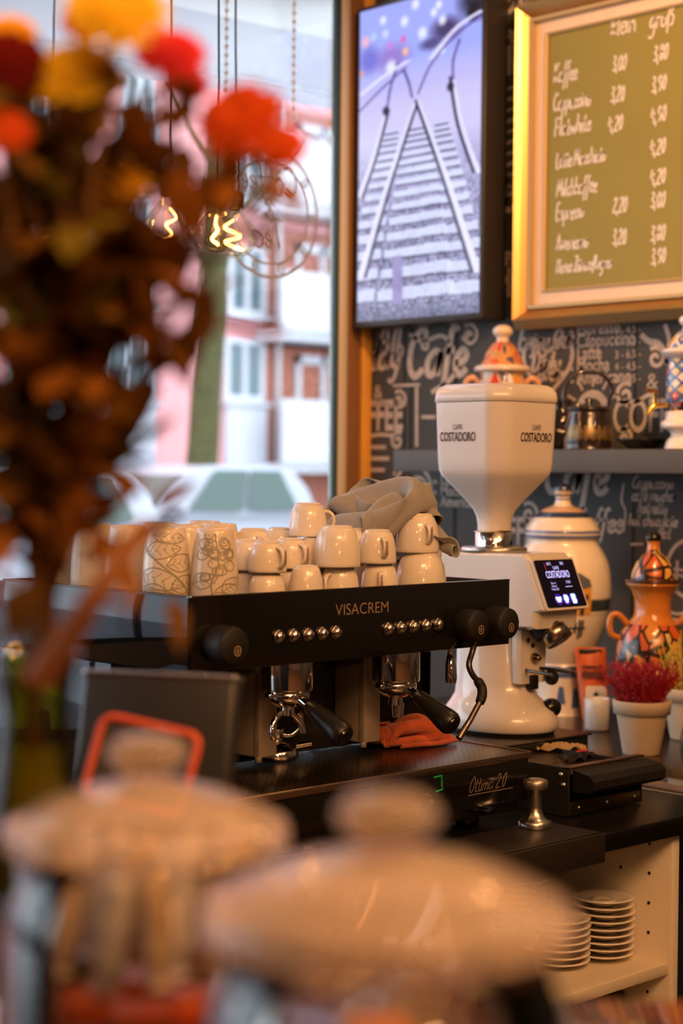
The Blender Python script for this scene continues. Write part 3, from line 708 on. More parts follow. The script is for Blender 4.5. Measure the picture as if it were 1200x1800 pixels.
cab = thing('open_cabinet', 'white open shelf cabinet with drilled sides under the black worktop', 'cabinet', (2.2, 2.1, 0))
px0, px1, py0, py1 = -0.75, 0.435, -0.255, 0.24
MB().box(px1-0.022, px1, py0, py1, 0.0, CZ-0.036, 0.001).build('side_panel', melamine, cab)
MB().box(px0, px0+0.022, py0, py1, 0.0, CZ-0.036, 0.001).build('side_panel', melamine, cab)
MB().box(px0+0.023, px1-0.023, py1-0.012, py1, 0.1, CZ-0.036).build('back_panel', melamine, cab)
MB().box(px0+0.023, px1-0.023, py0+0.004, py1-0.013, 0.507, 0.528, 0.001).build('shelf', melamine, cab)
MB().box(px0+0.023, px1-0.023, py0+0.004, py1-0.013, 0.08, 0.10, 0.001).build('bottom_board', melamine, cab)
ho = MB()
for yy in (py0+0.05, py0+0.115):
    for k in range(9):
        z = 0.30 + k*0.055
        ho.cyl((px1-0.0225, yy, z), (px1-0.0232, yy, z), 0.0033, seg=10)
ho.build('shelf_pin_holes', mat('hole_dark', (0.02, 0.012, 0.008), 0.9), cab)

# saucers
def saucer_bm():
    pr = [(0.0, 0.004), (0.018, 0.004), (0.02, 0.0), (0.026, 0.0), (0.03, 0.003), (0.044, 0.009), (0.056, 0.0115), (0.0580, 0.0130), (0.056, 0.0148), (0.044, 0.0115), (0.03, 0.006), (0.021, 0.0058), (0.0195, 0.0075), (0.0175, 0.0075), (0.016, 0.006), (0.0, 0.0058)]
    return MB().lathe([(max(r, 1e-4), z) for r, z in pr], 40)
proto = None
def saucer(x, y, z, label, group):
    global proto
    if proto is None:
        proto = saucer_bm().build('saucer', porcelain, None, (x, y, z)); tag(proto, label, 'saucer', group); return
    o = proto.copy(); COL.objects.link(o); o.location = (x, y, z); tag(o, label, 'saucer', group)
def stack(x, y, n, z0, where, group, sd):
    rng = random.Random(sd); st_ = 0.0126
    for k in range(n):
        nm = 'topmost white saucer of ' + where if k == n-1 else ('bottom white saucer of ' + where if k == 0 else 'white saucer within ' + where)
        if 0 < k < n-1: nm = ['second', 'third', 'fourth', 'fifth', 'sixth', 'seventh', 'eighth', 'ninth', 'tenth', 'eleventh', 'twelfth'][k-1] + ' white saucer from the bottom of ' + where
        saucer(x + rng.uniform(-.0015, .0015), y + rng.uniform(-.0015, .0015), z0 + k*st_, nm, group)
stack(2.552, 1.952, 9, 0.5285, 'the stack nearest the drilled panel', 'saucers in the right stack', 1)
q = P(981, 1690, Z=0.535); stack(q.x, q.y, 7, 0.5285, 'the front left stack', 'saucers in the front left stack', 2)
stack(2.465, 2.085, 13, 0.5285, 'the tall stack at the back', 'saucers in the back stack', 3)
bx = thing('storage_box', 'dark storage box with a white tub on top, below the saucer shelf', 'box', (2.53, 2.02, 0.10))
MB().box(-0.075, 0.07, -0.08, 0.10, 0, 0.345, 0.004).build('box_body', mat('dark_green_box', (0.03, 0.03, 0.02), 0.6), bx)
MB().box(-0.077, 0.072, -0.082, 0.102, 0.315, 0.36, 0.004).build('lid', mat('brown_lid', (0.05, 0.028, 0.018), 0.5), bx)
tag(MB().lathe([(1e-4, 0), (0.019, 0), (0.02, 0.03), (1e-4, 0.031)], 24).build('tub', porcelain, None, (2.50, 1.97, 0.4605)), 'small white tub on the dark box under the shelf', 'tub')

# wall shelf
sh = thing('wall_shelf', 'thick dark grey shelf on the chalkboard wall carrying the pots and kettle', 'shelf', (3.59, 2.8, 1.422))
MB().box(-0.11, WX-3.59-0.001, -1.0, 0.62, 0, 0.06, 0.003).build('board', mat('grey_shelf', (0.075, 0.07, 0.067), 0.6, noise=0.1, nscale=8), sh)

# ------------------------------------------------------------------ screen on the wall showing railway tracks
def track_picture(Wd=150, Hd=280):
    rng = np.random.RandomState(4)
    U, V = np.meshgrid((np.arange(Wd)+.5)/Wd, (np.arange(Hd)+.5)/Hd)
    img = np.zeros((Hd, Wd, 3))
    lav = np.array([0.80, 0.78, 0.95]); sky = np.array([0.62, 0.66, 0.97]); wht = np.array([0.92, 0.93, 1.0]); drk = np.array([0.13, 0.11, 0.22])
    img[:] = lav
    t = np.clip((0.30 - V)/0.12, 0, 1)[..., None]; img = img*(1-t) + sky*t
    t = np.clip(1 - np.abs(V-0.27)/0.09, 0, 1)[..., None]*0.5; img = img*(1-t) + np.array([0.72, 0.68, 0.93])*t
    def blob(u, v, r, c, a=1.0, ry=None):
        nonlocal img
        d = np.sqrt(((U-u)/r)**2 + ((V-v)/(ry or r*0.52))**2); m = (np.clip(1.5-d*1.2, 0, 1)*a)[..., None]; img = img*(1-m) + np.array(c)*m
    blob(0.97, 0.05, 0.16, (0.06, 0.05, 0.12), 0.95, 0.06); blob(0.93, 0.09, 0.05, (0.05, 0.04, 0.10), 0.9)
    blob(0.72, 0.12, 0.13, (0.20, 0.14, 0.30), 0.85, 0.04); blob(0.60, 0.155, 0.10, (0.25, 0.2, 0.4), 0.8, 0.02)
    blob(0.28, 0.17, 0.16, (0.55, 0.40, 0.75), 0.7, 0.045); blob(0.08, 0.16, 0.09, (0.35, 0.32, 0.75), 0.6, 0.05)
    for u, v, r, c in ((.2,.045,.03,wht),(.47,.02,.035,wht),(.66,.04,.03,wht),(.62,.06,.03,wht),(.38,.065,.035,wht),(.22,.09,.03,(.8,.85,1)),(.05,.1,.04,(.95,.7,.8)),(.37,.12,.025,(.9,.35,.7)),(.26,.13,.03,(.8,.5,.85)),(.39,.16,.028,(1,.75,.55)),(.53,.115,.04,wht),(.69,.09,.035,wht),(.92,.035,.025,(1,.95,.85)),(.02,.2,.02,(.95,.6,.5)),(.27,.2,.05,wht),(.69,.18,.03,wht),(.12,.09,.03,(.7,.8,1))): blob(u, v, r, c, .9)
    def line(pts, w0, w1, c, a=1.0):
        nonlocal img
        pts = smooth_line(pts, 14)
        for k in range(len(pts)-1):
            (u0, v0), (u1, v1) = pts[k], pts[k+1]; s = k/(len(pts)-1); wd = w0+(w1-w0)*s
            n = max(2, int(max(abs(u1-u0)*Wd, abs(v1-v0)*Hd)*2))
            for j in range(n):
                u = u0+(u1-u0)*j/n; v = v0+(v1-v0)*j/n; r = int(v*Hd)
                if 0 <= r < Hd:
                    d = np.abs(U[r]-u); m = (np.clip((wd-d)/(wd*0.35+1e-3), 0, 1)*a)[:, None]; img[r] = img[r]*(1-m)+np.array(c)*m
    # sleepers and ballast
    sp = 0.40; stp = 0.016
    nz = rng.rand(Hd, Wd)
    for r in range(Hd):
        v = (r+.5)/Hd
        if v > 0.42: img[r] = img[r]*(1-min(1, (v-.42)*3)) + np.array([0.56, 0.53, 0.74])*min(1, (v-.42)*3)
    big = np.kron(rng.rand(Hd//4+1, Wd//4+1), np.ones((4, 4)))[:Hd, :Wd]
    m = (np.clip((V-0.44)*2.6, 0, .85)*((nz*.6+big*.4) > .5))[..., None]; img = img*(1-m) + np.array([0.22, 0.2, 0.33])*m
    m = (np.clip((V-0.5)*2.0, 0, .8)*(nz < .18))[..., None]; img = img*(1-m) + np.array([0.85, 0.85, 0.97])*m
    while sp < 0.97:
        hw = 0.10 + (sp-0.38)*0.42; h = stp*0.52
        for cu, f in ((0.49, 1.0), (0.49-0.30*(sp/0.55)**1.1, .55), (0.49+0.30*(sp/0.6)**1.0, .55)):
            tilt = (U-cu)*-0.02
            mm = ((np.abs(U-cu) < hw*(f if f < 1 else 1)) & (V+tilt*-1 > sp) & (V-tilt < sp+h)).astype(float)[..., None]*min(.92, .35+(sp-.40)*5)*(0.82+0.18*big[..., None])
            img = img*(1-mm) + np.array([0.84, 0.86, 0.99])*mm
            mm = ((np.abs(U-cu) < hw*f) & (V > sp+h) & (V < sp+h+0.006)).astype(float)[..., None]*0.6; img = img*(1-mm) + drk*mm
        sp += stp; stp *= 1.115
    rail, shd = (0.88, 0.86, 0.99), (0.16, 0.13, 0.28)
    for pts, a, b in (([(.48,.32),(.24,.58),(.02,.86)],.012,.034), ([(.50,.32),(.74,.58),(.99,.88)],.012,.034), ([(.23,.335),(.12,.48),(.0,.60)],.014,.025), ([(.78,.27),(.85,.42),(.99,.58)],.014,.025)):
        line([(u+0.022*(1 if u < .5 else -1), v) for u, v in pts], a*1.2, b*1.25, shd, .8); line(pts, a, b, rail)
    for pts in ([(.50,.30),(.60,.22),(.78,.15),(1.0,.105)], [(.45,.31),(.42,.26),(.38,.22)], [(.78,.28),(.78,.22),(.83,.16)], [(.24,.33),(.27,.26),(.33,.19)], [(0,.32),(.2,.26),(.4,.21)]): line(pts, .012, .016, (0.38, 0.30, 0.62), .75)
    for pts in ([(0,.27),(.2,.225),(.42,.19)], [(.6,.2),(.8,.125),(1,.09)]): line(pts, .03, .03, (.88, .87, 1), .6)
    blob(.23, .335, .03, (.1, .07, .15)); blob(.76, .3, .03, (.1, .07, .15))
    line([(.34,.80),(.345,.95)], .05, .05, (.55,.5,.72), .9)
    m = np.clip((V-0.94)*14, 0, .75)[..., None]*(0.5+0.5*nz[..., None]); img = img*(1-m) + np.array([0.20, 0.2, 0.34])*m
    return np.clip(img, 0, 1)
TVX = 3.60
tv = thing('wall_screen', 'tall flat screen showing snowy railway tracks, hung beside the window', 'screen', (TVX+0.05, 3.455, 1.848))
y0, y1, zt = 3.200-3.455, 3.708-3.455, 0.945
MB().box(-0.048, WX-TVX-0.051, y0, y1, 0.0, zt, 0.004).build('bezel', mat('screen_bezel', (0.03, 0.024, 0.022), 0.35), tv)
img = track_picture(); Hd, Wd = img.shape[:2]
me = bpy.data.meshes.new('picture'); b_ = 0.013
ys = np.linspace(y1-b_, y0+b_, Wd+1); zs = np.linspace(zt-b_, b_+0.004, Hd+1)
vv_ = np.stack([np.full((Hd+1, Wd+1), -0.0485), np.tile(ys, (Hd+1, 1)), np.tile(zs[:, None], (1, Wd+1))], -1).reshape(-1, 3)
idx = np.arange((Hd+1)*(Wd+1)).reshape(Hd+1, Wd+1)
fs_ = np.stack([idx[:-1, :-1], idx[1:, :-1], idx[1:, 1:], idx[:-1, 1:]], -1).reshape(-1, 4)
me.from_pydata(vv_.tolist(), [], fs_.tolist())
ca = me.color_attributes.new('picture', 'FLOAT_COLOR', 'CORNER')
cl = np.ones((Hd*Wd, 4, 4), dtype=np.float32); cl[:, :, :3] = (img.reshape(-1, 1, 3))**2.2
ca.data.foreach_set('color', cl.ravel())
pm = bpy.data.materials.new('screen_picture'); pm.use_nodes = True; nt = pm.node_tree; b = nt.nodes['Principled BSDF']
at_ = nt.nodes.new('ShaderNodeAttribute'); at_.attribute_name = 'picture'
b.inputs['Base Color'].default_value = (0.01, 0.01, 0.01, 1); b.inputs['Roughness'].default_value = 0.12
nt.links.new(at_.outputs['Color'], b.inputs['Emission Color']); b.inputs['Emission Strength'].default_value = 0.98
me.materials.append(pm); so = bpy.data.objects.new('picture', me); COL.objects.link(so); so.parent = tv

# ------------------------------------------------------------------ gilt framed price board
gold = mat('gilt', (0.52, 0.33, 0.12), 0.32, 0.75, noise=0.15, nscale=12)
gold2 = mat('gilt_bright', (0.52, 0.37, 0.17), 0.55, 0.35)
mount = mat('cream_mount', (0.80, 0.62, 0.47), 0.8, noise=0.04, nscale=30)
green = mat('green_chalkboard', (0.28, 0.24, 0.05), 0.7, noise=0.10, nscale=3)
pf = thing('price_board', 'green price board handwritten in chalk in a wide gilt frame', 'sign', (3.66, 2.80, 1.816))
FYL, FYR, FZ0, FZ1 = 3.125-2.80, 2.475-2.80, 0.0, 0.892     # left/right in local Y
def frame_ring(name, m, ins0, ins1, x0, x1, bev=0.004):
    r = MB()
    yl0, yr0, zb0, zt0 = FYL-ins0, FYR+ins0, FZ0+ins0, FZ1-ins0; yl1, yr1, zb1, zt1 = FYL-ins1, FYR+ins1, FZ0+ins1, FZ1-ins1
    lo = [(yl0, zb0), (yr0, zb0), (yr0, zt0), (yl0, zt0)]; li = [(yl1, zb1), (yr1, zb1), (yr1, zt1), (yl1, zt1)]
    xm = x0 if isinstance(x0, tuple) else (x0, x0)
    v = [(xm[0], *p) for p in lo] + [(xm[1], *p) for p in li] + [(x1, *p) for p in lo] + [(x1, *p) for p in li]
    f = []
    for i in range(4):
        j = (i+1) % 4; f += [(i, j, 4+j, 4+i), (i, 8+i, 8+j, j), (4+i, 4+j, 12+j, 12+i), (8+i, 12+i, 12+j, 8+j)]
    r.add(v, f); return r.build(name, m, pf)
B = WX-3.66-0.001
frame_ring('outer_moulding', gold2, 0.0, 0.022, (-0.005, -0.045), B); frame_ring('outer_moulding', gold, 0.022, 0.035, (-0.045, -0.03), B)
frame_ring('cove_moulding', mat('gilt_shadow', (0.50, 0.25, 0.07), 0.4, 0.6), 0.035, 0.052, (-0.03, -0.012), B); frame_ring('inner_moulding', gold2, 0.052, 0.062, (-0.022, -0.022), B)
frame_ring('mount', mount, 0.062, 0.097, (-0.004, -0.004), B); frame_ring('slip', gold2, 0.097, 0.103, (-0.010, -0.006), B)
MB().box(0.0, B, FYR+0.104, FYL-0.104, FZ0+0.104, FZ1-0.104).build('board', green, pf)
ck = MB(); bo = lambda px, py: P(px, py, X=3.6585) - Vector((3.66, 2.80, 1.816))
chk = lambda s, px, py, h, wd=0.0052, sx=0.8: hand(ck, s, h, bo(px, py), ax, az, wd, 0.15, 0.035, sx)
chk('klein', 1072, 63, 0.058); chk('groß', 1139, 52, 0.055)
for s_, px_, py_, h_, sx_ in (('Kaffee', 972, 146, 0.050, .62), ('Cappuccino', 971, 196, 0.046, .62), ('Flatwhite', 973, 240, 0.048, .72), ('Latte Macchiato', 976, 296, 0.042, .62), ('Milchkaffee', 977, 346, 0.046, .66), ('Espresso', 976, 388, 0.044, .64), ('Americano', 977, 440, 0.042, .62), ('Heisse Zitrone/Ingwer', 977, 480, 0.038, .58)):
    chk(s_, px_, py_, h_, 0.0052, sx_)
for s_, px_, py_ in (('3,00', 1075, 126), ('3,20', 1072, 180), ('4,20', 1068, 232), ('2,20', 1076, 374), ('3,20', 1075, 430), ('3,80', 1147, 108), ('3,90', 1144, 162), ('4,90', 1143, 216), ('4,20', 1142, 273), ('4,20', 1142, 325), ('3,00', 1142, 366), ('3,80', 1142, 424), ('3,90', 1143, 464)): chk(s_, px_, py_, 0.040, 0.005, .72)
ck.build('chalk_lettering', mat('white_chalk', (0.80, 0.74, 0.66), 0.9), pf)

# ------------------------------------------------------------------ espresso machine
MX, MY = 1.61, 2.0
em = thing('espresso_machine', 'black two group espresso machine loaded with cups on the worktop', 'coffee machine', (MX, MY, CZ))
MW = 0.72; PZ0, PZ1 = 0.318, 0.433
side_mirror = mat('polished_black_side', (0.035, 0.037, 0.042), 0.05, 0.85)
h = MB()
h.box(0.0, MW, 0.012, 0.52, PZ0, 0.408, 0.003)
h.build('upper_housing', black_gloss, em)
rl = MB()
rl.box(0.0, MW, -0.002, 0.011, PZ0, PZ1, 0.0015); rl.build('front_panel', black_gloss, em)
rl = MB(); rl.box(0.003, 0.014, 0.012, 0.51, 0.409, PZ1, 0.001); rl.box(MW-0.014, MW-0.002, 0.012, 0.51, 0.409, PZ1-0.003, 0.001); rl.box(0.015, MW-0.015, 0.50, 0.51, 0.409, PZ1, 0.001)
rl.build('cup_rail', black_plastic, em)
MB().box(0.0, MW, -0.0026, 0.0, PZ1-0.0012, PZ1+0.0002).build('rail_edge', mat('bright_edge', (0.55, 0.42, 0.3), 0.25, 1.0), em)
sd = MB(); sd.box(-0.004, -0.0005, 0.0, 0.51, PZ0, PZ1-0.002, 0.001); sd.box(-0.004, 0.0, 0.19, 0.51, 0.03, PZ0-0.001, 0.001); sd.build('side_panel', side_mirror, em)
sd = MB(); sd.box(MW+0.0005, MW+0.004, 0.014, 0.51, PZ0, 0.408, 0.001); sd.box(MW, MW+0.004, 0.19, 0.51, 0.03, PZ0-0.001, 0.001); sd.build('side_panel', black_gloss, em)
MB().box(0.0, MW-0.0005, 0.20, 0.51, 0.135, PZ0-0.001).build('back_splash', mat('dark_splash', (0.018, 0.016, 0.014), 0.18), em)
MB().box(0.02, MW-0.001, -0.03, 0.51, 0.028, 0.128, 0.004).build('lower_housing', black_gloss, em)
for x in (0.07, MW-0.07):
    for y in (0.03, 0.45): MB().lathe([(1e-4, 0), (0.02, 0), (0.022, 0.012), (0.018, 0.0275), (1e-4, 0.0275)], 20, x, y).build('foot', black_plastic, em)
# drip tray with perforated grille
TRY = -0.052
dm = bpy.data.materials.new('perforated_steel'); dm.use_nodes = True; nt = dm.node_tree; b = nt.nodes['Principled BSDF']
b.inputs['Metallic'].default_value = 0.95; b.inputs['Roughness'].default_value = 0.3
tc = nt.nodes.new('ShaderNodeTexCoord'); mp = nt.nodes.new('ShaderNodeMapping'); mp.inputs['Scale'].default_value = (105, 105, 105); mp.inputs['Rotation'].default_value = (0, 0, PI/4)
vo = nt.nodes.new('ShaderNodeTexVoronoi'); vo.voronoi_dimensions = '2D'; vo.inputs['Scale'].default_value = 1; vo.inputs['Randomness'].default_value = 0
lt = nt.nodes.new('ShaderNodeMath'); lt.operation = 'LESS_THAN'; lt.inputs[1].default_value = 0.33
nt.links.new(tc.outputs['Object'], mp.inputs[0]); nt.links.new(mp.outputs[0], vo.inputs['Vector']); nt.links.new(vo.outputs['Distance'], lt.inputs[0])
mx = nt.nodes.new('ShaderNodeMix'); mx.data_type = 'RGBA'; mx.inputs[6].default_value = (0.16, 0.115, 0.08, 1); mx.inputs[7].default_value = (0.004, 0.003, 0.003, 1)
nt.links.new(lt.outputs[0], mx.inputs[0]); nt.links.new(mx.outputs[2], b.inputs['Base Color'])
iv = nt.nodes.new('ShaderNodeMath'); iv.operation = 'MULTIPLY_ADD'; iv.inputs[1].default_value = -0.95; iv.inputs[2].default_value = 0.95
nt.links.new(lt.outputs[0], iv.inputs[0]); nt.links.new(iv.outputs[0], b.inputs['Metallic'])
g = MB().box(0.012, MW+0.0, TRY, 0.199, 0.1285, 0.132, 0.001).build('drip_grille', dm, em)
tr = MB(); tr.box(0.012, MW+0.002, TRY-0.003, TRY, 0.122, 0.134, 0.001); tr.box(MW+0.0005, MW+0.004, TRY, 0.19, 0.122, 0.134, 0.001); tr.build('tray_rim', mat('steel_rim', (0.55, 0.40, 0.27), 0.3, 1.0), em)
MB().box(0.012, MW, TRY+0.001, -0.031, 0.05, 0.127, 0.003).build('tray_front', black_gloss, em)
# chrome columns beside the groups
loc_of = lambda px, py, Y: P(px, py, Y=Y) - Vector((MX, MY, CZ))
for px_, pyb in ((463, 1310), (646, 1285)):
    a = loc_of(px_, 1250, 2.13)
    c = MB(); c.box(a.x-0.014, a.x+0.026, 0.125, 0.199, 0.15, PZ0-0.001, 0.002); c.box(a.x-0.016, a.x-0.0145, 0.122, 0.135, 0.152, PZ0-0.03, 0.0005)
    c.lathe([(1e-4, 0.143), (0.006, 0.143), (0.006, 0.152)], 12, a.x-0.012, 0.128)
    c.build('column_plate', mat('brushed_column', (0.66, 0.54, 0.42), 0.45, 0.6), em)
# buttons
for px_, py_ in ((487.5, 1119), (514, 1117), (539.5, 1115.5), (564.5, 1113.5), (588.5, 1111.5), (680.5, 1105.5), (702.5, 1103.5), (724.5, 1101.5), (746.5, 1099.5), (768, 1097.5)):
    a = loc_of(px_, py_, 1.998)
    M = Matrix.Translation((a.x, -0.002, a.z)) @ Matrix.Rotation(PI/2, 4, 'X')
    bt = MB().lathe([(0.0115, 0), (0.0115, 0.004), (0.0095, 0.006), (0.0085, 0.006)], 24, M=M); bt.build('button', mat('button_ring', (0.35, 0.3, 0.26), 0.2, 1.0), em)
    MB().lathe([(0.0085, 0.0055), (0.0078, 0.0085), (0.005, 0.0112), (0.002, 0.0122), (1e-4, 0.0124)], 24, M=M).build('button_cap', chrome, em)
# knobs
def knob(px_, py_, Y, r, ln, y_from):
    a = loc_of(px_, py_, Y)
    M = Matrix.Translation((a.x, y_from, a.z)) @ Matrix.Rotation(PI/2, 4, 'X')
    k = MB().lathe([(r*0.8, 0), (r*0.86, 0.004), (r, 0.012), (r, ln-0.008), (r*0.94, ln-0.002), (r*0.86, ln), (1e-4, ln)], 40, M=M, rib=lambda a_, z: 1+0.012*math.sin(a_*14)).build('steam_knob', matt_black, em)
    s = MB(); fo = Vector((a.x + r*0.12, y_from-ln-0.0006, a.z-r*0.25)); fx, fz = Vector((1, 0, 0)), Vector((0, 0, 1))
    s.strip([(0.0062*math.cos(t*PI/12), 0.0072*math.sin(t*PI/12)) for t in range(25)], 0.0009, fo, fx, fz)
    s.strip([(0, -0.004), (-0.002, 0.0), (0.0, 0.0045), (0.002, 0.0), (0, -0.004)], 0.0009, fo, fx, fz)
    s.build('symbol', mat('symbol_print', (0.62, 0.42, 0.25), 0.5), k)
    return a
knob(405, 1135, 1.96, 0.029, 0.05, -0.002); knob(840, 1100, 1.96, 0.027, 0.042, -0.002); knob(893, 1096, 1.95, 0.0275, 0.052, -0.002)
# lettering
tx = MB(); a = loc_of(638, 1079, 1.9965)
text(tx, 'VISACREM', 0.0262, (a.x, -0.0026, a.z), (1, 0, 0), (0, 0, 1), sx=1.02, bold=-0.012)
tx.build('maker_lettering', mat('bronze_print', (0.52, 0.36, 0.22), 0.4, 0.4), em)
tx = MB(); a = loc_of(823, 1394, MY+TRY); oy = TRY+0.0003
hand(tx, 'Ottima 2.0', 0.025, (a.x, oy, a.z), (1, 0, 0), (0, 0, 1), 0.0013, 0.35, 0.0, 0.92)
tx.strip([(0, -0.0045), (0.115, -0.0045)], 0.0012, (a.x, oy, a.z), (1, 0, 0), (0, 0, 1)); tx.build('model_script', mat('silver_print', (0.6, 0.5, 0.4), 0.35, 0.6), em)
a = loc_of(770, 1378, MY+TRY); ld = MB()
ld.strip([(-0.010, 0.012), (0.009, 0.013), (0.009, -0.004), (0.012, -0.010), (-0.006, -0.012)], 0.0022, (a.x, oy, a.z), (1, 0, 0), (0, 0, 1)); ld.build('green_glow', glow('green_led', (0.05, 0.9, 0.08), 0.22), em)  # green LED glow put in as emissive strokes on the tray front
# groups with portafilters
def group_head(px_, pyb, hook):
    a = loc_of(px_, pyb, 2.065); gx, gy, gz = a.x, 0.065, a.z
    gp = MB().lathe([(0.041, PZ0+0.002), (0.0415, gz+0.004), (0.040, gz), (1e-4, gz)], 48, gx, gy).build('group_head', chrome, em)
    # portafilter rim, ears, handle, spout
    pr = MB().lathe([(0.034, gz-0.001), (0.036, gz-0.004), (0.036, gz-0.011), (0.030, gz-0.018), (0.020, gz-0.026), (1e-4, gz-0.027)], 40, gx, gy)
    pr.box(gx-0.043, gx-0.03, gy-0.008, gy+0.008, gz-0.01, gz-0.002, 0.002); pr.box(gx+0.03, gx+0.043, gy-0.008, gy+0.008, gz-0.01, gz-0.002, 0.002)
    p = pr.build('portafilter', chrome, em)
    d = Vector((0.04, -0.88, -0.46)).normalized(); s = Vector((gx, gy-0.030, gz-0.010))
    MB().tube([s, s+d*0.012, s+d*0.03], [0.009, 0.0075, 0.0085], 16).build('neck', chrome, p)
    pts = [s+d*t for t in (0.020, 0.028, 0.048, 0.072, 0.094, 0.106, 0.112)]
    MB().tube(pts, [0.0085, 0.0125, 0.0150, 0.0175, 0.0205, 0.0205, 0.0175], 24).build('handle', black_plastic, p)
    e = s+d*0.112; MB().tube([e, e+d*0.002], [0.014, 0.013], 20).build('end_cap', black_gloss, p)
    sp = MB(); sp.cyl((gx, gy, gz-0.026), (gx, gy, gz-0.040), 0.011, 0.013, 20)
    if hook:
        sp.tube(smooth_line([(gx+0.012, gy, gz-0.038), (gx-0.012, gy, gz-0.036), (gx-0.032, gy-0.004, gz-0.048), (gx-0.037, gy-0.006, gz-0.066), (gx-0.034, gy-0.006, gz-0.074)], 5), 0.0048, 12)
        sp.tube(smooth_line([(gx-0.010, gy, gz-0.038), (gx+0.010, gy, gz-0.040), (gx+0.026, gy-0.004, gz-0.056), (gx+0.03, gy-0.006, gz-0.072)], 5), 0.0048, 12)
    else:
        sp.cyl((gx+0.006, gy, gz-0.038), (gx+0.006, gy, gz-0.062), 0.011, 0.009, 16)
    sp.build('spout', chrome, p)
group_head(505, 1213, True); group_head(695, 1197, False)
# hot water spout, steam wands
a = loc_of(791, 1150, 2.05); hw = MB()
hw.tube([(a.x, 0.05, PZ0+0.004), (a.x, 0.05, PZ0-0.014), (a.x, 0.05, PZ0-0.02), (a.x, 0.048, PZ0-0.032), (a.x, 0.047, PZ0-0.058), (a.x, 0.047, PZ0-0.066)], [0.0045, 0.0045, 0.006, 0.0095, 0.0105, 0.009], 16); hw.build('hot_water_spout', chrome, em)
W = [loc_of(px_, py_, Y) for px_, py_, Y in ((835, 1128, 1.985), (829, 1148, 1.985), (824, 1168, 1.98), (829, 1184, 1.975), (839, 1197, 1.97))]
wd = MB(); wd.tube(smooth_line(W, 6), 0.0052, 14); wa = wd.build('steam_wand', dark_steel, em)
G_ = [loc_of(px_, py_, Y) for px_, py_, Y in ((838, 1195, 1.97), (846, 1208, 1.965), (847, 1222, 1.96), (843, 1235, 1.957))]
MB().tube(smooth_line(G_, 6), [0.0072]*2 + [0.0085]*15 + [0.0078]*2, 16).build('rubber_grip', matt_black, wa)
T_ = [loc_of(px_, py_, Y) for px_, py_, Y in ((843, 1234, 1.957), (826, 1266, 1.952), (812, 1288, 1.95), (806, 1298, 1.95))]
MB().tube(T_, [0.0052, 0.0052, 0.0058, 0.006], 14).build('wand_tip', mat('wand_steel', (0.45, 0.36, 0.28), 0.2, 1.0), wa)
a = loc_of(372, 1190, 2.03); MB().tube([(a.x-0.012, 0.03, PZ0+0.005), (a.x-0.006, 0.025, PZ0-0.03), (a.x+0.004, 0.0, 0.20)], 0.005, 12).build('steam_wand', brushed, em)

# loose portafilter standing on the grille
q = P(505, 1338, Z=CZ+0.133)
lp = thing('loose_portafilter', 'loose chrome portafilter with looped spout standing on the drip grille below the left group', 'portafilter', (q.x, q.y+0.03, CZ+0.1325)); lp.scale = (1.12, 1.12, 1.12)
MB().lathe([(1e-4, 0), (0.031, 0), (0.034, 0.003), (0.0345, 0.010), (0.030, 0.018), (0.018, 0.026), (0.010, 0.028), (1e-4, 0.028)], 40).build('basket', chrome, lp)
MB().lathe([(0.008, 0.027), (0.0115, 0.03), (0.0125, 0.044), (0.0115, 0.048), (1e-4, 0.048)], 24).build('socket', chrome, lp)
MB().tube(smooth_line([(0.006, -0.004, 0.037), (0.022, -0.010, 0.036), (0.034, -0.014, 0.046), (0.037, -0.015, 0.062), (0.031, -0.014, 0.070)], 6), 0.0046, 12).build('spout', chrome, lp)
MB().tube([(0.027, -0.014, 0.018), (0.05, -0.024, 0.021)], [0.006, 0.005], 12).build('ear', chrome, lp)

# ------------------------------------------------------------------ cups on top of the machine
TZ = CZ + 0.409
def cup_profile(rr, rf, h):
    """upside down: rim at z=0, foot ring at z=h"""
    o = [(rr-0.003, 0.0015), (rr-0.0012, 0.0), (rr, 0.002), (rr*1.0, h*0.10), (rr*0.99, h*0.3), (rr*0.955, h*0.5), (rr*0.89, h*0.7), (rr*0.78, h*0.87), (rf*1.06, h*0.955), (rf*1.02, h-0.003), (rf, h-0.0005), (rf-0.003, h), (rf-0.0045, h-0.003), (1e-4, h-0.0035)]
    i = [(rr-0.003, 0.0015), (rr-0.0035, h*0.3), (rr*0.86, h*0.6), (rr*0.6, h*0.86), (1e-4, h*0.9)]
    return i[::-1] + o
def cup_mesh(kind):
    rr, rf, h = dict(espresso=(0.0305, 0.019, 0.050), small=(0.0285, 0.0185, 0.060), lungo=(0.0325, 0.0205, 0.057), cappuccino=(0.0385, 0.024, 0.068), bowl=(0.0445, 0.028, 0.072), mug=(0.0365, 0.0275, 0.122))[kind]
    return rr, rf, h
CUPS = {}
logo_red = mat('handle_print', (0.10, 0.012, 0.01), 0.5)
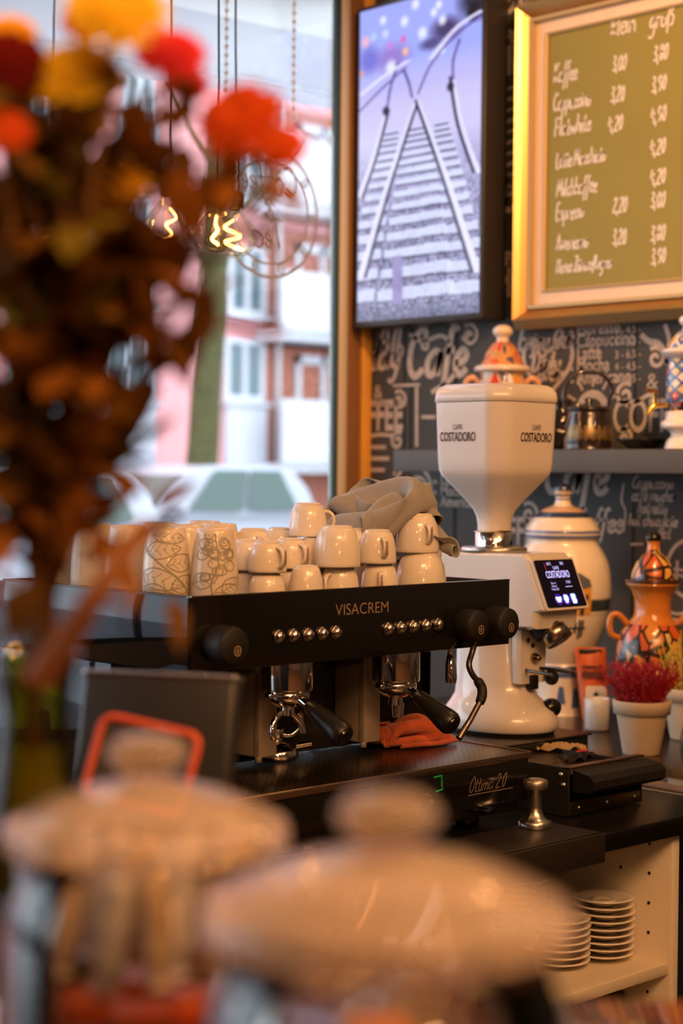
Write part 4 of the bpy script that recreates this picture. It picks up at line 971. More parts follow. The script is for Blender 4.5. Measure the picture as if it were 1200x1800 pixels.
def make_cup(kind, loc, label, group, hang, material):
    rr, rf, h = cup_mesh(kind)
    t = thing('cup' if kind != 'mug' else 'mug', label, 'cup', loc, hang, group)
    if kind == 'mug':
        o = [(rr-0.003, 0.001), (rr-0.001, 0), (rr, 0.002), (rr*1.02, h*0.3), (rr*1.0, h*0.5), (rr*0.93, h*0.75), (rf*1.06, h*0.94), (rf, h-0.001), (rf-0.002, h), (rf-0.004, h-0.004), (1e-4, h-0.005)]
        MB().lathe([(1e-4, h*0.93), (rf-0.002, h*0.93), (rr-0.0035, h*0.4), (rr-0.003, 0.001)] + o, 44).build('cup_body', material, t)
    else:
        MB().lathe(cup_profile(rr, rf, h), 44).build('cup_body', material, t)
    # ear: flat strap loop on the +X side, printed on its outer face
    hs = (0.0125 if kind != 'mug' else 0.026); zc = h*0.48
    def surf(z):
        return rr*0.97 if z < h*0.5 else rr*0.86
    cx = rr*0.93
    ring_ = []
    for k in range(15):
        a_ = -1.9 + 3.8*k/14
        ring_.append((cx + 0.0135*max(-0.3, math.cos(a_))*(1.0 if kind != 'mug' else 1.3), zc + hs*math.sin(a_)*1.25))
    lp = []
    for i, (x, z) in enumerate(ring_):
        n0 = Vector(ring_[min(i+1, 14)]) - Vector(ring_[max(i-1, 0)]); n0.normalize(); nx, nz = n0.y, -n0.x
        w2, th = 0.0048, 0.0026
        lp.append([(x+nx*th*c, s_*w2, z+nz*th*c) for c, s_ in ((1, -.7), (1, .7), (.5, 1), (-.5, 1), (-1, .7), (-1, -.7), (-.5, -1), (.5, -1))])
    hd = MB().loft(lp).build('handle', material, t)
    if kind != 'mug':
        xx = cx + 0.0135 + 0.0032; s = MB()
        text(s, 'COSTADORO', 0.0056, (xx, 0.002, zc+0.0004), (0, 0, 1), (0, -1, 0), sx=0.72, bold=0.03); s.build('print', logo_red, hd)
    return t
def place_cup(kind, loc, label, group, hang, material=porcelain):
    k = kind
    if k not in CUPS: CUPS[k] = make_cup(kind, loc, label, group, hang, material); return CUPS[k]
    c = dup(CUPS[k], loc, hang, label); c['group'] = group
    return c
grp = 'upturned cups on top of the espresso machine'
FRONT = math.atan2(-CAM.y-2.1+CAM.y, -2.0)      # ear towards the camera
EAR_R = -0.85; EAR_S = -1.62; EAR_L = -2.95; EAR_F = -2.28; EAR_RF = -2.0; BACK = 0.9
def CU(kind, px_, Y, z, ear, label):
    q = P(px_, 1000, Y=Y); return place_cup(kind, (q.x, Y, TZ + z), label, grp, ear)
E_, L_, C_, B_ = 0.0503, 0.0573, 0.0683, 0.0723
# front row, from left to right
CU('espresso', 469, 2.06, 0, BACK, 'lower espresso cup of the front stack right of the berry mug')
CU('espresso', 470, 2.06, E_, EAR_S, 'upper espresso cup, ear to the right, stacked right of the berry mug')
CU('small', 538, 2.045, 0, BACK, 'single low cup with no ear showing at the front middle of the machine')
CU('lungo', 597, 2.058, 0, EAR_L, 'cup with ear turned left, under the big leaning cup in the middle')
CU('cappuccino', 592, 2.058, L_-0.003, BACK, 'big cappuccino cup stacked in the middle of the front row, ear hidden')
CU('lungo', 667, 2.058, 0, EAR_F, 'lower cup of the stack right of middle, printed ear facing forward')
CU('lungo', 662, 2.06, L_, EAR_RF, 'upper cup of the stack right of middle, printed ear facing forward')
CU('bowl', 740, 2.066, 0, BACK, 'widest cup at the right end of the front row')
CU('cappuccino', 733, 2.075, B_, -1.9, 'cup under the grey cloth with its printed ear forward, on the widest cup')
# second row
CU('espresso', 436, 2.125, 0, BACK, 'lower cup of the second row stack behind the berry mug')
CU('espresso', 436, 2.125, E_, BACK, 'upper cup of the second row stack behind the berry mug')
CU('espresso', 512, 2.125, 0, BACK, 'lower cup behind the single low cup')
CU('espresso', 510, 2.125, E_, EAR_S, 'second row cup with printed ear, above and behind the single low cup')
CU('espresso', 556, 2.115, 0, BACK, 'lower cup left behind the big cappuccino cup')
CU('espresso', 553, 2.115, E_, EAR_R, 'cup with ear just left of the big cappuccino cup')
CU('lungo', 541, 2.14, 2*E_+0.0005, EAR_R, 'topmost cup of the pile, ear to the right beside the grey cloth')
CU('lungo', 622, 2.14, 0, BACK, 'lower cup behind the big cappuccino cup under the cloth')
CU('lungo', 622, 2.14, L_, BACK, 'upper cup behind the big cappuccino cup under the cloth')
CU('lungo', 686, 2.15, 0, BACK, 'lower cup behind the right stack under the cloth')
CU('lungo', 686, 2.15, L_, BACK, 'upper cup behind the right stack under the cloth')
CU('lungo', 745, 2.17, 0, BACK, 'lower cup behind the widest cup under the cloth')
CU('lungo', 745, 2.17, L_, BACK, 'upper cup behind the widest cup under the cloth')
# third row
CU('lungo', 444, 2.205, 0, BACK, 'lower cup in the third row behind the espresso stack')
CU('lungo', 444, 2.205, L_, -1.95, 'small cup peeping out over the espresso stack at left')
CU('lungo', 494, 2.21, 0, BACK, 'lower cup in the third row right of the peeping cup')
CU('lungo', 492, 2.21, L_, BACK, 'upper cup in the third row right of the peeping cup')
# tall mugs at the left end
decor = mat('mug_cream', (0.74, 0.64, 0.52), 0.15, noise=0.03, nscale=30, coat=0.4)
printm = mat('grey_mug_print', (0.33, 0.29, 0.22), 0.4)
plain_mug = []
def mug_at(x, y, label, ear=BACK): return place_cup('mug', (x, y, TZ), label, 'tall mugs at the left end of the machine top', ear, decor)
mugA = mug_at(1.668, 2.132, 'tall mug printed with grey leaves at the left front corner of the machine')
mugB = mug_at(1.716, 2.072, 'tall mug printed with a grey bunch of berries at the front of the machine')
mug_at(1.672, 2.237, 'tall mug in the second place behind the leaf mug'); mug_at(1.675, 2.335, 'tall mug in the third place behind the leaf mug'); mug_at(1.680, 2.43, 'tall mug at the back left corner of the machine')
mug_at(1.775, 2.215, 'tall mug behind the gap between leaf mug and berry mug'); mug_at(1.865, 2.24, 'tall mug behind the espresso cups at left'); mug_at(1.80, 2.32, 'tall mug in the back row near the window'); mug_at(1.93, 2.36, 'tall mug in the back row behind the peeping cup')
def mug_print(t, kind, face, sd):
    rr, rf, hh = cup_mesh('mug'); rng = random.Random(sd); mb = MB()
    def pt(th, z):
        u = z/hh; r = np.interp(u, [0, .3, .5, .75, .94, 1], [rr, rr*1.02, rr, rr*.93, rf*1.06, rf]) + 0.0003
        return (r*math.cos(th), r*math.sin(th), z)
    def stroke(pts, wd):
        wd *= 1.5
        pts = smooth_line([(s*1.35, .004 + z*1.08) for s, z in pts], 5); n = len(pts); vs_ = []
        for i, (s, z) in enumerate(pts):
            d = Vector(pts[min(i+1, n-1)]) - Vector(pts[max(i-1, 0)]); d.normalize()
            for sg in (.5, -.5): vs_.append(pt(face + (s - d.y*wd*sg)/rr, min(max(z + d.x*wd*sg, 0.002), hh*0.93)))
        mb.add(vs_, [(2*i, 2*i+1, 2*i+3, 2*i+2) for i in range(n-1)], True)
    def leaf(s, z, ang, ln, wdt):
        ca, sa = math.cos(ang), math.sin(ang); f = lambda u, v: (s + u*ca - v*sa, z + u*sa + v*ca)
        stroke([f(0, 0), f(ln*.3, wdt), f(ln*.7, wdt*.8), f(ln, 0)], 0.0013); stroke([f(0, 0), f(ln*.3, -wdt), f(ln*.7, -wdt*.8), f(ln, 0)], 0.0013); stroke([f(0, 0), f(ln*.9, 0)], 0.001)
        for k in range(1, 5): stroke([f(ln*k/5.5, 0), f(ln*(k/5.5+.12), wdt*.7)], 0.0007); stroke([f(ln*k/5.5, 0), f(ln*(k/5.5+.12), -wdt*.7)], 0.0007)
    if kind == 'leaf':
        for k, (s, z, a_, l_, w_) in enumerate(((-.03, .075, .1, .05, .012), (-.035, .045, -.35, .06, .014), (.0, .055, .2, .045, .012), (-.03, .025, -.5, .045, .012), (.005, .022, .35, .042, .012), (-.02, .098, -.1, .05, .009), (-.04, .01, .1, .05, .008))): leaf(s, z, a_, l_, w_)
        stroke([(-.04, .09), (-.01, .06), (.02, .03), (.035, .005)], .0018)
    else:
        for k in range(26):
            s, z = rng.uniform(-.022, .022), .052 + rng.uniform(-.014, .052)
            if abs(s) > .024 - abs(z-.075)*.25: continue
            rad = rng.uniform(.0055, .0075); stroke([(s+rad*math.cos(2*PI*i/8), z+rad*math.sin(2*PI*i/8)) for i in range(9)], .0012)
            stroke([(s-rad*.4, z+rad*.2), (s-rad*.1, z+rad*.5)], .0012)
        leaf(-.03, .03, .3, .035, .011); leaf(.008, .02, .5, .034, .011); leaf(-.01, .012, -.2, .04, .009)
        stroke([(0, .004), (-.004, .03), (.004, .06), (.0, .11)], .0018); stroke([(.0, .02), (.012, .03), (.03, .028)], .0014)
    mb.build('printed_decor', printm, t)
mug_print(mugA, 'leaf', math.atan2(-2.13, -1.66) - BACK, 1); mug_print(mugB, 'berry', math.atan2(-2.07, -1.71) - BACK, 2)

# grey cloth crumpled over the cups
linen = mat('grey_linen', (0.30, 0.285, 0.27), 0.9, noise=0.12, nscale=25, bump=0.25, bscale=420, sheen=0.3)
def cloth(name, label, loc, fn, nu, nv, m, thick=0.0022, sub=1):
    vs_ = [fn(u/(nu-1)*2-1, v/(nv-1)*2-1) for v in range(nv) for u in range(nu)]
    fs = [(v*nu+u, v*nu+u+1, (v+1)*nu+u+1, (v+1)*nu+u) for v in range(nv-1) for u in range(nu-1)]
    o = MB().add(vs_, fs, True).build(name, m, None, loc)
    s = o.modifiers.new('thickness', 'SOLIDIFY'); s.thickness = thick; s.offset = 1
    if sub: o.modifiers.new('smooth', 'SUBSURF').levels = sub; o.modifiers['smooth'].render_levels = sub
    return tag(o, label, 'cloth')
cR, cF = Vector((RT.x, RT.y, 0)).normalized(), Vector((FW.x, FW.y, 0)).normalized()
CLOTH = """-159 -114 -86 -174 -97 -86 -187 -78 -86 -204 -61 -86 -219 -45 -86 -234 -49 -72 -239 -67 -58 -234 -88 -49 -228 -109 -44 -215 -128 -41 -200 -144 -45 -182 -151 -58 -167 -148 -77 -156 
-138 -86 -141 -112 -78 -129 -104 -58 -117 -112 -40 -104 -132 -35 -91 -149 -31 -82 -159 -13 -82 -159 11 -89 -146 27 -93 -124 26 -88 -103 16 -74 -89 3 -53 -86 -8 -29 -89 -10 -8 -97 
-6 15 -105 -4 35 -112 4 53 -120 15 75 -127 24 96 -132 26 118 -135 21 140 -136 13 159 -137 0 178 -137 -13 199 -137 -23 222 -136 -29 245 -133 -28 267 -127 -26 289 -126 -32 302 -132 
-46 306 -145 -65 303 -159 -80 286 -149 -86 -140 -96 -78 -155 -80 -77 -169 -62 -77 -185 -45 -75 -207 -34 -69 -225 -40 -55 -231 -57 -41 -227 -78 -31 -215 -98 -28 -199 -114 -31 -184 
-130 -37 -167 -145 -46 -148 -150 -60 -135 -143 -78 -121 -125 -82 -109 -106 -70 -97 -104 -49 -86 -118 -33 -73 -137 -30 -63 -149 -13 -61 -152 11 -67 -142 30 -74 -122 39 -77 -99 33 
-66 -80 22 -48 -70 10 -26 -71 3 -4 -77 2 18 -83 6 38 -91 14 57 -100 25 77 -109 34 99 -115 34 122 -119 34 146 -116 22 164 -115 7 180 -115 -9 198 -114 -24 219 -114 -35 242 -113 -39 
264 -107 -36 286 -107 -45 297 -116 -62 297 -132 -79 285 -145 -86 282 -148 -84 -132 -90 -57 -147 -74 -56 -163 -57 -55 -177 -39 -53 -196 -25 -48 -218 -28 -38 -223 -46 -23 -214 -66 
-17 -199 -84 -19 -184 -100 -25 -167 -114 -34 -154 -131 -35 -135 -146 -46 -118 -147 -62 -103 -137 -76 -89 -117 -76 -80 -106 -58 -66 -105 -38 -54 -123 -30 -44 -136 -14 -41 -141 8 -44 
-134 32 -53 -118 47 -59 -95 50 -56 -73 42 -43 -58 27 -25 -55 18 0 -57 14 19 -66 22 40 -74 28 61 -81 34 83 -87 34 105 -92 34 127 -98 34 150 -101 31 171 -95 15 185 -93 -3 200 -92 -21 
218 -91 -35 238 -94 -45 261 -87 -48 282 -88 -59 288 -103 -77 284 -125 -86 270 -143 -79 271 -157 -63 -134 -94 -33 -148 -76 -33 -165 -62 -32 -178 -44 -32 -190 -25 -26 -213 -14 -18 
-213 -35 -4 -198 -55 -3 -183 -67 -16 -166 -83 -23 -150 -99 -29 -134 -117 -32 -120 -136 -32 -102 -145 -45 -86 -145 -62 -70 -131 -74 -57 -111 -69 -47 -100 -50 -38 -106 -28 -27 -123 
-15 -23 -127 8 -25 -123 31 -31 -112 50 -39 -92 61 -42 -68 60 -35 -48 48 -19 -37 34 3 -39 28 24 -45 28 46 -52 30 68 -59 34 89 -64 34 111 -70 34 134 -74 34 157 -79 34 179 -74 23 194 
-73 5 205 -70 -16 225 -71 -27 242 -68 -42 263 -65 -54 270 -74 -74 276 -95 -85 260 -118 -75 265 -133 -58 283 -144 -48 -147 -108 -19 -162 -92 -17 -177 -75 -16 -193 -58 -17 -204 -41 
-15 -214 -19 6 -193 -23 9 -178 -40 1 -165 -58 -5 -149 -69 -15 -133 -85 -20 -119 -103 -23 -104 -120 -23 -87 -134 -31 -70 -145 -45 -53 -141 -62 -37 -124 -68 -25 -105 -58 -19 -98 -38 
-10 -109 -16 -6 -112 5 -11 -108 27 -10 -103 51 -17 -89 68 -24 -63 74 -22 -42 66 -12 -26 53 6 -20 38 29 -21 32 51 -28 31 72 -35 31 94 -42 34 117 -46 34 138 -52 34 162 -50 34 185 -51 
22 201 -52 11 213 -50 -8 229 -49 -23 245 -45 -42 250 -49 -65 245 -70 -79 244 -94 -71 256 -107 -55 275 -116 -46 292 -125 -51 -164 -125 -18 -178 -108 -12 -193 -91 -5 -207 -72 -4 -222 
-52 0 -215 -41 21 -192 -38 29 -169 -40 24 -151 -48 12 -135 -60 1 -123 -78 -4 -106 -90 -11 -88 -103 -20 -71 -119 -26 -56 -136 -29 -37 -144 -44 -19 -136 -57 -3 -117 -57 5 -100 -43 7 
-94 -21 7 -93 3 7 -90 23 8 -90 48 3 -82 71 -1 -62 82 -3 -38 81 1 -18 71 13 -4 56 33 -2 43 55 -6 36 76 -12 33 100 -18 30 122 -23 34 143 -24 35 166 -28 37 187 -28 27 204 -29 13 219 
-28 -5 231 -25 -25 232 -27 -50 223 -46 -66 227 -70 -60 243 -83 -49 268 -90 -39 287 -94 -48 296 -102 -66 -183 -139 -22 -195 -123 -11 -208 -107 -3 -223 -91 5 -229 -71 10 -209 -63 22 
-189 -62 32 -167 -60 37 -144 -58 32 -123 -59 23 -106 -66 11 -91 -81 4 -72 -91 -10 -55 -104 -16 -41 -122 -19 -22 -134 -25 -5 -142 -38 14 -129 -46 26 -110 -39 31 -94 -22 30 -86 1 28 
-80 23 26 -75 45 26 -73 68 21 -59 86 18 -36 91 17 -13 87 24 6 73 39 14 58 61 12 49 82 7 44 102 6 33 125 2 32 147 -3 36 170 -5 38 190 -6 27 209 -6 16 220 -5 -5 219 -6 -30 207 -22 
-47 210 -47 -43 228 -61 -37 251 -66 -35 274 -68 -43 287 -74 -61 290 -87 -80 -202 -150 -25 -214 -136 -14 -227 -118 -12 -232 -95 -16 -219 -79 -12 -198 -77 5 -182 -82 19 -163 -84 31 
-141 -82 38 -118 -76 39 -96 -72 33 -77 -74 22 -58 -83 9 -40 -95 0 -25 -110 -6 -12 -129 -8 6 -144 -18 27 -139 -29 44 -122 -29 52 -104 -16 54 -89 3 51 -81 24 49 -71 44 46 -64 66 44 
-55 88 41 -33 95 39 -11 97 39 13 90 47 28 76 67 26 64 89 24 57 106 27 40 128 26 34 150 22 39 173 19 41 195 17 33 211 16 15 208 16 -10 195 0 -24 196 -25 -22 215 -40 -19 240 -44 -22 
259 -44 -35 271 -46 -55 273 -59 -75 275 -87 -86 -221 -159 -32 -230 -143 -29 -232 -121 -34 -225 -98 -37 -206 -88 -28 -186 -86 -13 -173 -95 3 -154 -100 16 -135 -102 28 -113 -100 37 
-92 -94 42 -69 -87 40 -48 -86 30 -29 -91 19 -11 -101 10 4 -122 6 16 -139 3 37 -146 -10 57 -135 -16 69 -116 -6 69 -110 15 67 -98 35 69 -80 52 67 -71 73 67 -52 87 63 -30 87 62 -12 95 
62 14 99 62 36 92 72 49 74 95 44 64 108 49 46 129 48 41 153 44 46 176 41 47 197 41 34 202 38 10 186 23 -4 186 -2 0 204 -18 1 227 -23 -5 245 -22 -21 252 -22 -44 251 -34 -64 248 -58 
-73 251 -81 -70 -234 -162 -50 -233 -145 -52 -225 -125 -56 -211 -106 -55 -192 -95 -45 -174 -94 -30 -162 -107 -14 -144 -112 -1 -124 -116 11 -107 -117 23 -86 -116 36 -65 -111 45 -44 
-104 46 -22 -99 40 0 -101 32 18 -113 22 30 -132 19 47 -147 12 69 -146 1 85 -129 3 87 -119 26 86 -105 44 87 -90 61 90 -71 74 89 -49 79 84 -27 77 83 -3 81 87 14 95 86 37 99 85 60 92 
91 69 70 107 72 53 130 69 47 152 66 55 176 66 51 190 63 29 178 47 10 179 25 22 196 9 22 218 2 12 232 -1 -7 233 -2 -30 226 -14 -48 227 -39 -54 236 -61 -51 254 -75 -46 -233 -159 -75 
-217 -154 -65 -206 -138 -59 -195 -118 -67 -178 -102 -62 -161 -96 -46 -149 -113 -33 -133 -124 -18 -113 -128 -5 -94 -129 7 -76 -132 21 -58 -131 35 -38 -127 46 -17 -119 52 4 -111 52 
26 -111 44 44 -123 34 59 -143 34 78 -150 23 101 -143 15 109 -124 27 109 -108 46 111 -90 57 112 -68 63 107 -45 64 103 -22 64 102 -1 70 105 21 82 109 40 93 108 63 96 103 83 85 108 94 
62 130 90 54 152 91 58 171 88 44 169 74 29 165 49 28 184 41 33 204 32 25 220 25 7 217 17 -15 208 1 -30 208 -23 -31 220 -43 -32 240 -55 -29 263 -58 -32 -224 -143 -86 -205 -145 -86 
-190 -149 -72 -177 -133 -59 -156 -118 -67 -143 -102 -61 -130 -103 -42 -115 -123 -37 -100 -136 -23 -81 -140 -9 -63 -140 4 -45 -145 21 -27 -145 34 -9 -142 48 9 -134 60 30 -125 64 52 
-122 57 71 -131 48 90 -146 42 114 -146 35 130 -129 29 132 -111 34 128 -84 45 126 -64 47 124 -41 49 123 -19 54 125 1 64 125 24 70 128 45 80 131 66 88 129 90 86 122 110 75 122 113 55 
146 112 47 153 101 31 146 77 24 160 66 11 187 66 20 204 54 9 204 36 -6 193 16 -13 191 -7 -12 204 -26 -9 226 -36 -9 248 -36 -14 267 -33 -28 -217 -122 -86 -195 -129 -86 -173 -138 -84 
-159 -145 -65 -140 -133 -62 -124 -119 -59 -111 -97 -47 -96 -119 -51 -83 -136 -41 -66 -145 -26 -48 -148 -11 -29 -148 3 -12 -150 18 5 -151 34 21 -150 50 37 -147 67 56 -138 77 77 -137 
70 100 -143 62 122 -140 56 142 -129 49 152 -108 42 151 -85 38 148 -62 38 146 -39 42 146 -17 49 148 3 62 146 25 62 147 47 68 146 70 72 148 93 74 145 117 70 136 136 54 131 123 34 131 
105 21 141 92 8 168 92 8 184 78 0 185 56 -7 180 35 1 181 15 11 188 -7 12 209 -15 13 231 -14 4 249 -12 -11 260 -12 -32 -208 -101 -86 -186 -108 -83 -169 -115 -74 -157 -125 -50 -140 
-134 -37 -119 -128 -35 -100 -113 -32 -81 -105 -37 -64 -120 -45 -47 -134 -40 -32 -144 -27 -12 -145 -12 5 -149 3 23 -151 18 40 -152 35 56 -153 52 70 -154 71 86 -149 87 110 -144 84 
128 -130 77 146 -118 71 163 -102 62 171 -83 52 171 -61 43 169 -39 39 167 -16 39 166 7 45 167 28 52 164 52 53 166 74 59 163 96 54 161 119 48 153 139 36 135 142 20 127 125 8 148 113 
-5 158 95 -16 162 72 -12 168 54 11 173 40 23 175 20 28 191 8 32 213 8 22 226 11 4 235 9 -17 240 5 -39 -202 -80 -86 -179 -87 -76 -163 -95 -62 -150 -104 -44 -143 -115 -23 -122 -119 
-12 -99 -119 -8 -77 -113 -13 -56 -113 -22 -38 -115 -37 -17 -122 -33 2 -128 -22 21 -136 -11 38 -141 5 56 -144 21 72 -144 40 86 -138 58 86 -127 86 105 -126 99 128 -117 96 145 -103 89 
162 -89 82 177 -74 72 187 -56 60 191 -36 50 192 -15 39 187 8 37 185 30 37 185 53 45 186 76 48 181 97 39 170 115 28 163 131 15 152 145 -1 126 141 -13 133 112 -24 132 92 -17 139 73 
-1 153 62 21 157 43 30 168 32 46 192 31 37 206 31 18 216 29 -3 223 24 -25 225 14 -46 -190 -57 -82 -179 -67 -65 -170 -78 -48 -156 -87 -31 -142 -94 -14 -122 -97 -2 -100 -99 5 -75 
-101 4 -54 -99 -4 -34 -98 -18 -12 -99 -25 10 -108 -23 30 -115 -14 49 -121 -1 67 -124 14 82 -122 35 91 -115 55 91 -106 77 99 -103 99 121 -98 108 141 -87 105 157 -72 97 174 -58 90 
190 -43 80 201 -28 68 208 -10 55 213 9 42 211 33 34 208 57 45 205 78 35 196 94 20 183 107 8 169 120 -6 152 129 -22 126 129 -33 108 108 -25 112 89 -7 120 75 11 136 67 28 141 51 47 
165 56 48 182 54 30 191 49 10 197 43 -12 201 30 -31 204 19 -51 -194 -38 -69 -188 -51 -51 -181 -63 -33 -163 -69 -17 -143 -74 -2 -123 -74 8 -99 -76 9 -76 -75 8 -56 -75 -2 -34 -74 -14 
-11 -78 -19 13 -82 -15 31 -94 -6 47 -100 7 66 -101 22 80 -99 34 97 -93 50 97 -86 72 96 -81 95 112 -78 113 133 -69 118 151 -55 111 167 -40 103 184 -27 95 201 -13 86 216 1 74 227 16 
60 232 36 47 229 55 33 216 68 15 203 79 4 188 92 -9 171 101 -20 148 105 -23 127 110 -15 104 117 -5 103 98 19 109 84 35 114 67 45 138 73 56 156 76 40 166 67 20 175 61 0 179 50 -20 
185 44 -41 191 36 -60 -208 -25 -56 -198 -36 -37 -185 -44 -19 -162 -45 -14 -143 -50 -3 -122 -53 5 -99 -53 4 -77 -53 5 -55 -54 4 -32 -53 -8 -9 -58 -6 10 -69 3 20 -85 15 35 -95 29 55 
-92 39 74 -75 36 91 -69 48 98 -61 68 95 -59 91 103 -57 113 122 -49 125 142 -37 123 158 -22 115 176 -10 109 195 2 103 211 17 92 217 32 76 214 39 54 219 34 27 214 45 7 198 57 -7 177 
69 -13 157 82 -9 147 98 -3 137 115 6 114 126 15 98 119 24 96 100 42 108 84 62 125 93 48 137 85 28 145 75 10 155 70 -2 166 66 -30 176 62 -51 184 56 -71 -213 -7 -42 -201 -16 -26 -186 
-25 -9 -165 -28 0 -142 -28 0 -121 -30 4 -98 -30 4 -76 -30 4 -53 -30 4 -29 -34 7 -13 -48 16 -4 -68 24 6 -86 33 25 -92 47 44 -81 55 61 -63 50 78 -49 48 90 -39 65 95 -36 88 96 -36 111 
110 -30 128 130 -18 133 148 -5 126 167 7 123 184 20 114 192 32 95 193 29 73 201 18 53 210 15 30 201 24 6 185 40 -1 168 53 3 151 71 10 147 93 21 142 115 29 122 135 33 101 132 41 103 
114 60 92 96 60 104 92 35 116 89 18 128 85 -2 141 80 -23 151 80 -42 164 78 -61 178 75 -79 -214 12 -31 -206 1 -12 -189 -7 4 -166 -7 7 -143 -6 4 -120 -6 7 -97 -8 11 -74 -9 15 -52 -14 
21 -35 -27 30 -29 -50 35 -22 -72 36 -7 -86 50 13 -77 61 30 -61 58 45 -48 48 62 -32 51 74 -21 67 82 -17 89 85 -16 111 98 -11 130 116 0 138 135 13 136 154 26 129 165 35 110 169 28 88 
178 11 75 189 -2 59 194 -4 33 185 14 19 178 35 23 167 53 27 149 66 34 138 85 41 132 106 48 123 127 57 105 140 61 81 122 68 78 118 46 89 108 27 106 109 8 117 104 -10 133 103 -30 147 
102 -48 162 101 -66 194 107 -83 -219 32 -19 -208 21 -2 -187 17 9 -164 16 11 -142 15 14 -120 12 21 -98 8 28 -77 4 34 -58 -7 45 -47 -27 50 -45 -50 51 -38 -78 50 -19 -75 67 -1 -59 63 
14 -47 53 30 -31 45 45 -16 54 57 -7 72 66 1 91 74 3 113 84 7 134 102 18 143 121 32 139 136 42 123 143 36 101 150 16 90 159 -2 78 166 -11 57 171 4 37 190 19 44 192 41 42 180 62 43 
162 71 54 145 83 63 131 99 70 116 117 77 100 130 85 81 144 73 85 141 46 96 136 25 107 133 5 124 126 -11 140 126 -28 154 125 -46 168 123 -64 186 122 -82 -214 53 -12 -205 44 7 -188 
36 21 -165 35 24 -145 29 34 -125 23 41 -105 14 50 -81 12 55 -66 -3 64 -61 -25 69 -59 -48 72 -54 -70 70 -34 -56 61 -16 -50 46 -1 -34 41 14 -15 46 27 -3 60 37 3 79 46 7 102 54 13 121 
67 23 138 86 37 143 104 48 133 116 47 112 122 30 97 129 8 91 136 -5 72 145 3 50 162 19 52 181 25 65 196 44 65 193 68 61 176 84 64 159 93 81 143 107 89 129 125 96 113 143 96 100 154 
78 101 155 53 112 150 33 124 147 14 137 142 -3 157 142 -19 171 138 -36 186 136 -53 200 134 -71 -217 73 1 -200 64 15 -189 56 33 -169 48 44 -152 39 55 -132 29 63 -109 21 69 -86 17 79 
-82 -6 82 -83 -28 77 -82 -50 68 -69 -62 52 -49 -54 41 -33 -38 35 -19 -19 39 -6 -5 53 7 6 68 18 15 86 27 19 107 37 27 127 52 40 140 71 54 138 87 59 121 97 46 103 100 22 99 107 5 83 
115 10 61 134 23 53 152 36 61 167 40 78 186 51 86 199 71 83 193 94 79 175 109 87 160 121 98 145 138 104 130 154 100 117 165 83 120 162 59 133 153 43 145 144 29 160 145 12 175 139 
-5 190 136 -22 204 132 -39 218 129 -57 -218 91 15 -201 84 28 -188 77 45 -169 66 57 -152 57 68 -136 45 81 -117 35 93 -106 14 92 -107 -7 81 -105 -25 67 -98 -44 52 -83 -54 36 -64 -42 
27 -51 -23 34 -38 -10 48 -30 -2 67 -13 14 77 -2 25 94 7 30 114 19 41 131 36 57 137 55 68 126 68 62 108 73 39 102 76 20 91 89 14 70 105 30 59 125 43 57 139 54 70 155 58 85 172 65 
100 192 78 106 203 98 99 193 118 94 176 133 106 164 151 107 152 164 97 139 168 79 130 150 72 148 145 57 161 134 43 175 131 26 190 127 8 204 122 -9 217 117 -26 227 109 -45 -214 112 
24 -196 105 35 -178 97 48 -162 89 63 -143 78 75 -125 65 82 -108 50 77 -118 27 69 -120 5 63 -119 -14 49 -106 -26 34 -97 -44 20 -82 -28 30 -70 -16 45 -54 -9 62 -46 6 74 -32 25 83 -22 
34 101 -11 43 120 3 58 131 21 73 128 39 76 112 48 60 98 50 35 96 61 21 79 71 35 64 86 47 64 111 61 63 128 73 73 145 79 89 160 85 105 178 94 117 198 108 121 210 127 111 195 148 111 
183 160 97 170 164 79 153 156 67 146 141 85 166 135 73 178 124 57 188 117 39 199 109 20 213 104 3 223 97 -16 227 88 -37 -205 134 23 -186 126 34 -167 118 42 -151 109 58 -131 98 67 
-117 81 66 -115 56 54 -120 35 49 -128 11 43 -126 -4 30 -125 -25 19 -119 -43 33 -101 -30 48 -88 -15 60 -77 3 69 -65 20 75 -52 35 89 -41 44 108 -29 58 121 -13 75 127 6 85 113 22 79 
95 28 58 86 32 34 84 40 35 64 57 51 64 76 66 64 97 80 68 115 89 81 132 98 97 148 104 109 166 114 121 184 128 126 205 144 123 213 154 102 199 157 79 183 153 64 164 143 57 149 125 65 
163 110 82 188 107 69 198 100 51 207 91 32 217 84 13 224 76 -7 225 66 -28 -192 148 12 -173 142 23 -155 135 36 -137 122 44 -125 105 42 -127 76 44 -132 55 44 -139 34 44 -144 19 28 
-147 -2 20 -147 -26 25 -135 -34 46 -120 -24 61 -107 -5 67 -97 14 70 -83 32 81 -71 44 96 -59 58 111 -45 75 117 -27 90 113 -5 94 94 4 83 81 10 64 69 14 40 68 34 54 68 52 65 76 66 83 
70 84 97 74 102 109 86 117 114 100 133 118 118 152 132 123 171 144 117 186 148 99 211 137 90 211 145 66 193 141 50 173 128 43 159 110 51 159 92 68 181 84 76 202 79 62 214 71 43 221 
62 25 225 55 2 225 45 -19 -179 154 -6 -160 151 7 -142 141 16 -134 119 19 -135 96 23 -152 85 38 -158 63 45 -162 43 34 -167 22 25 -170 -1 25 -166 -21 38 -153 -26 58 -138 -14 72 -125 
4 79 -114 23 83 -102 42 89 -90 57 101 -77 74 111 -60 91 110 -42 102 99 -26 97 81 -20 79 70 -16 55 72 4 47 89 21 65 89 37 82 84 51 98 77 68 113 80 85 125 89 102 127 110 119 139 120 
138 147 110 157 145 95 175 139 85 194 125 80 211 121 64 204 120 41 183 110 30 165 95 35 159 79 51 172 64 67 196 56 67 214 50 53 224 43 33 228 35 13 227 24 -9 -167 161 -23 -149 152 
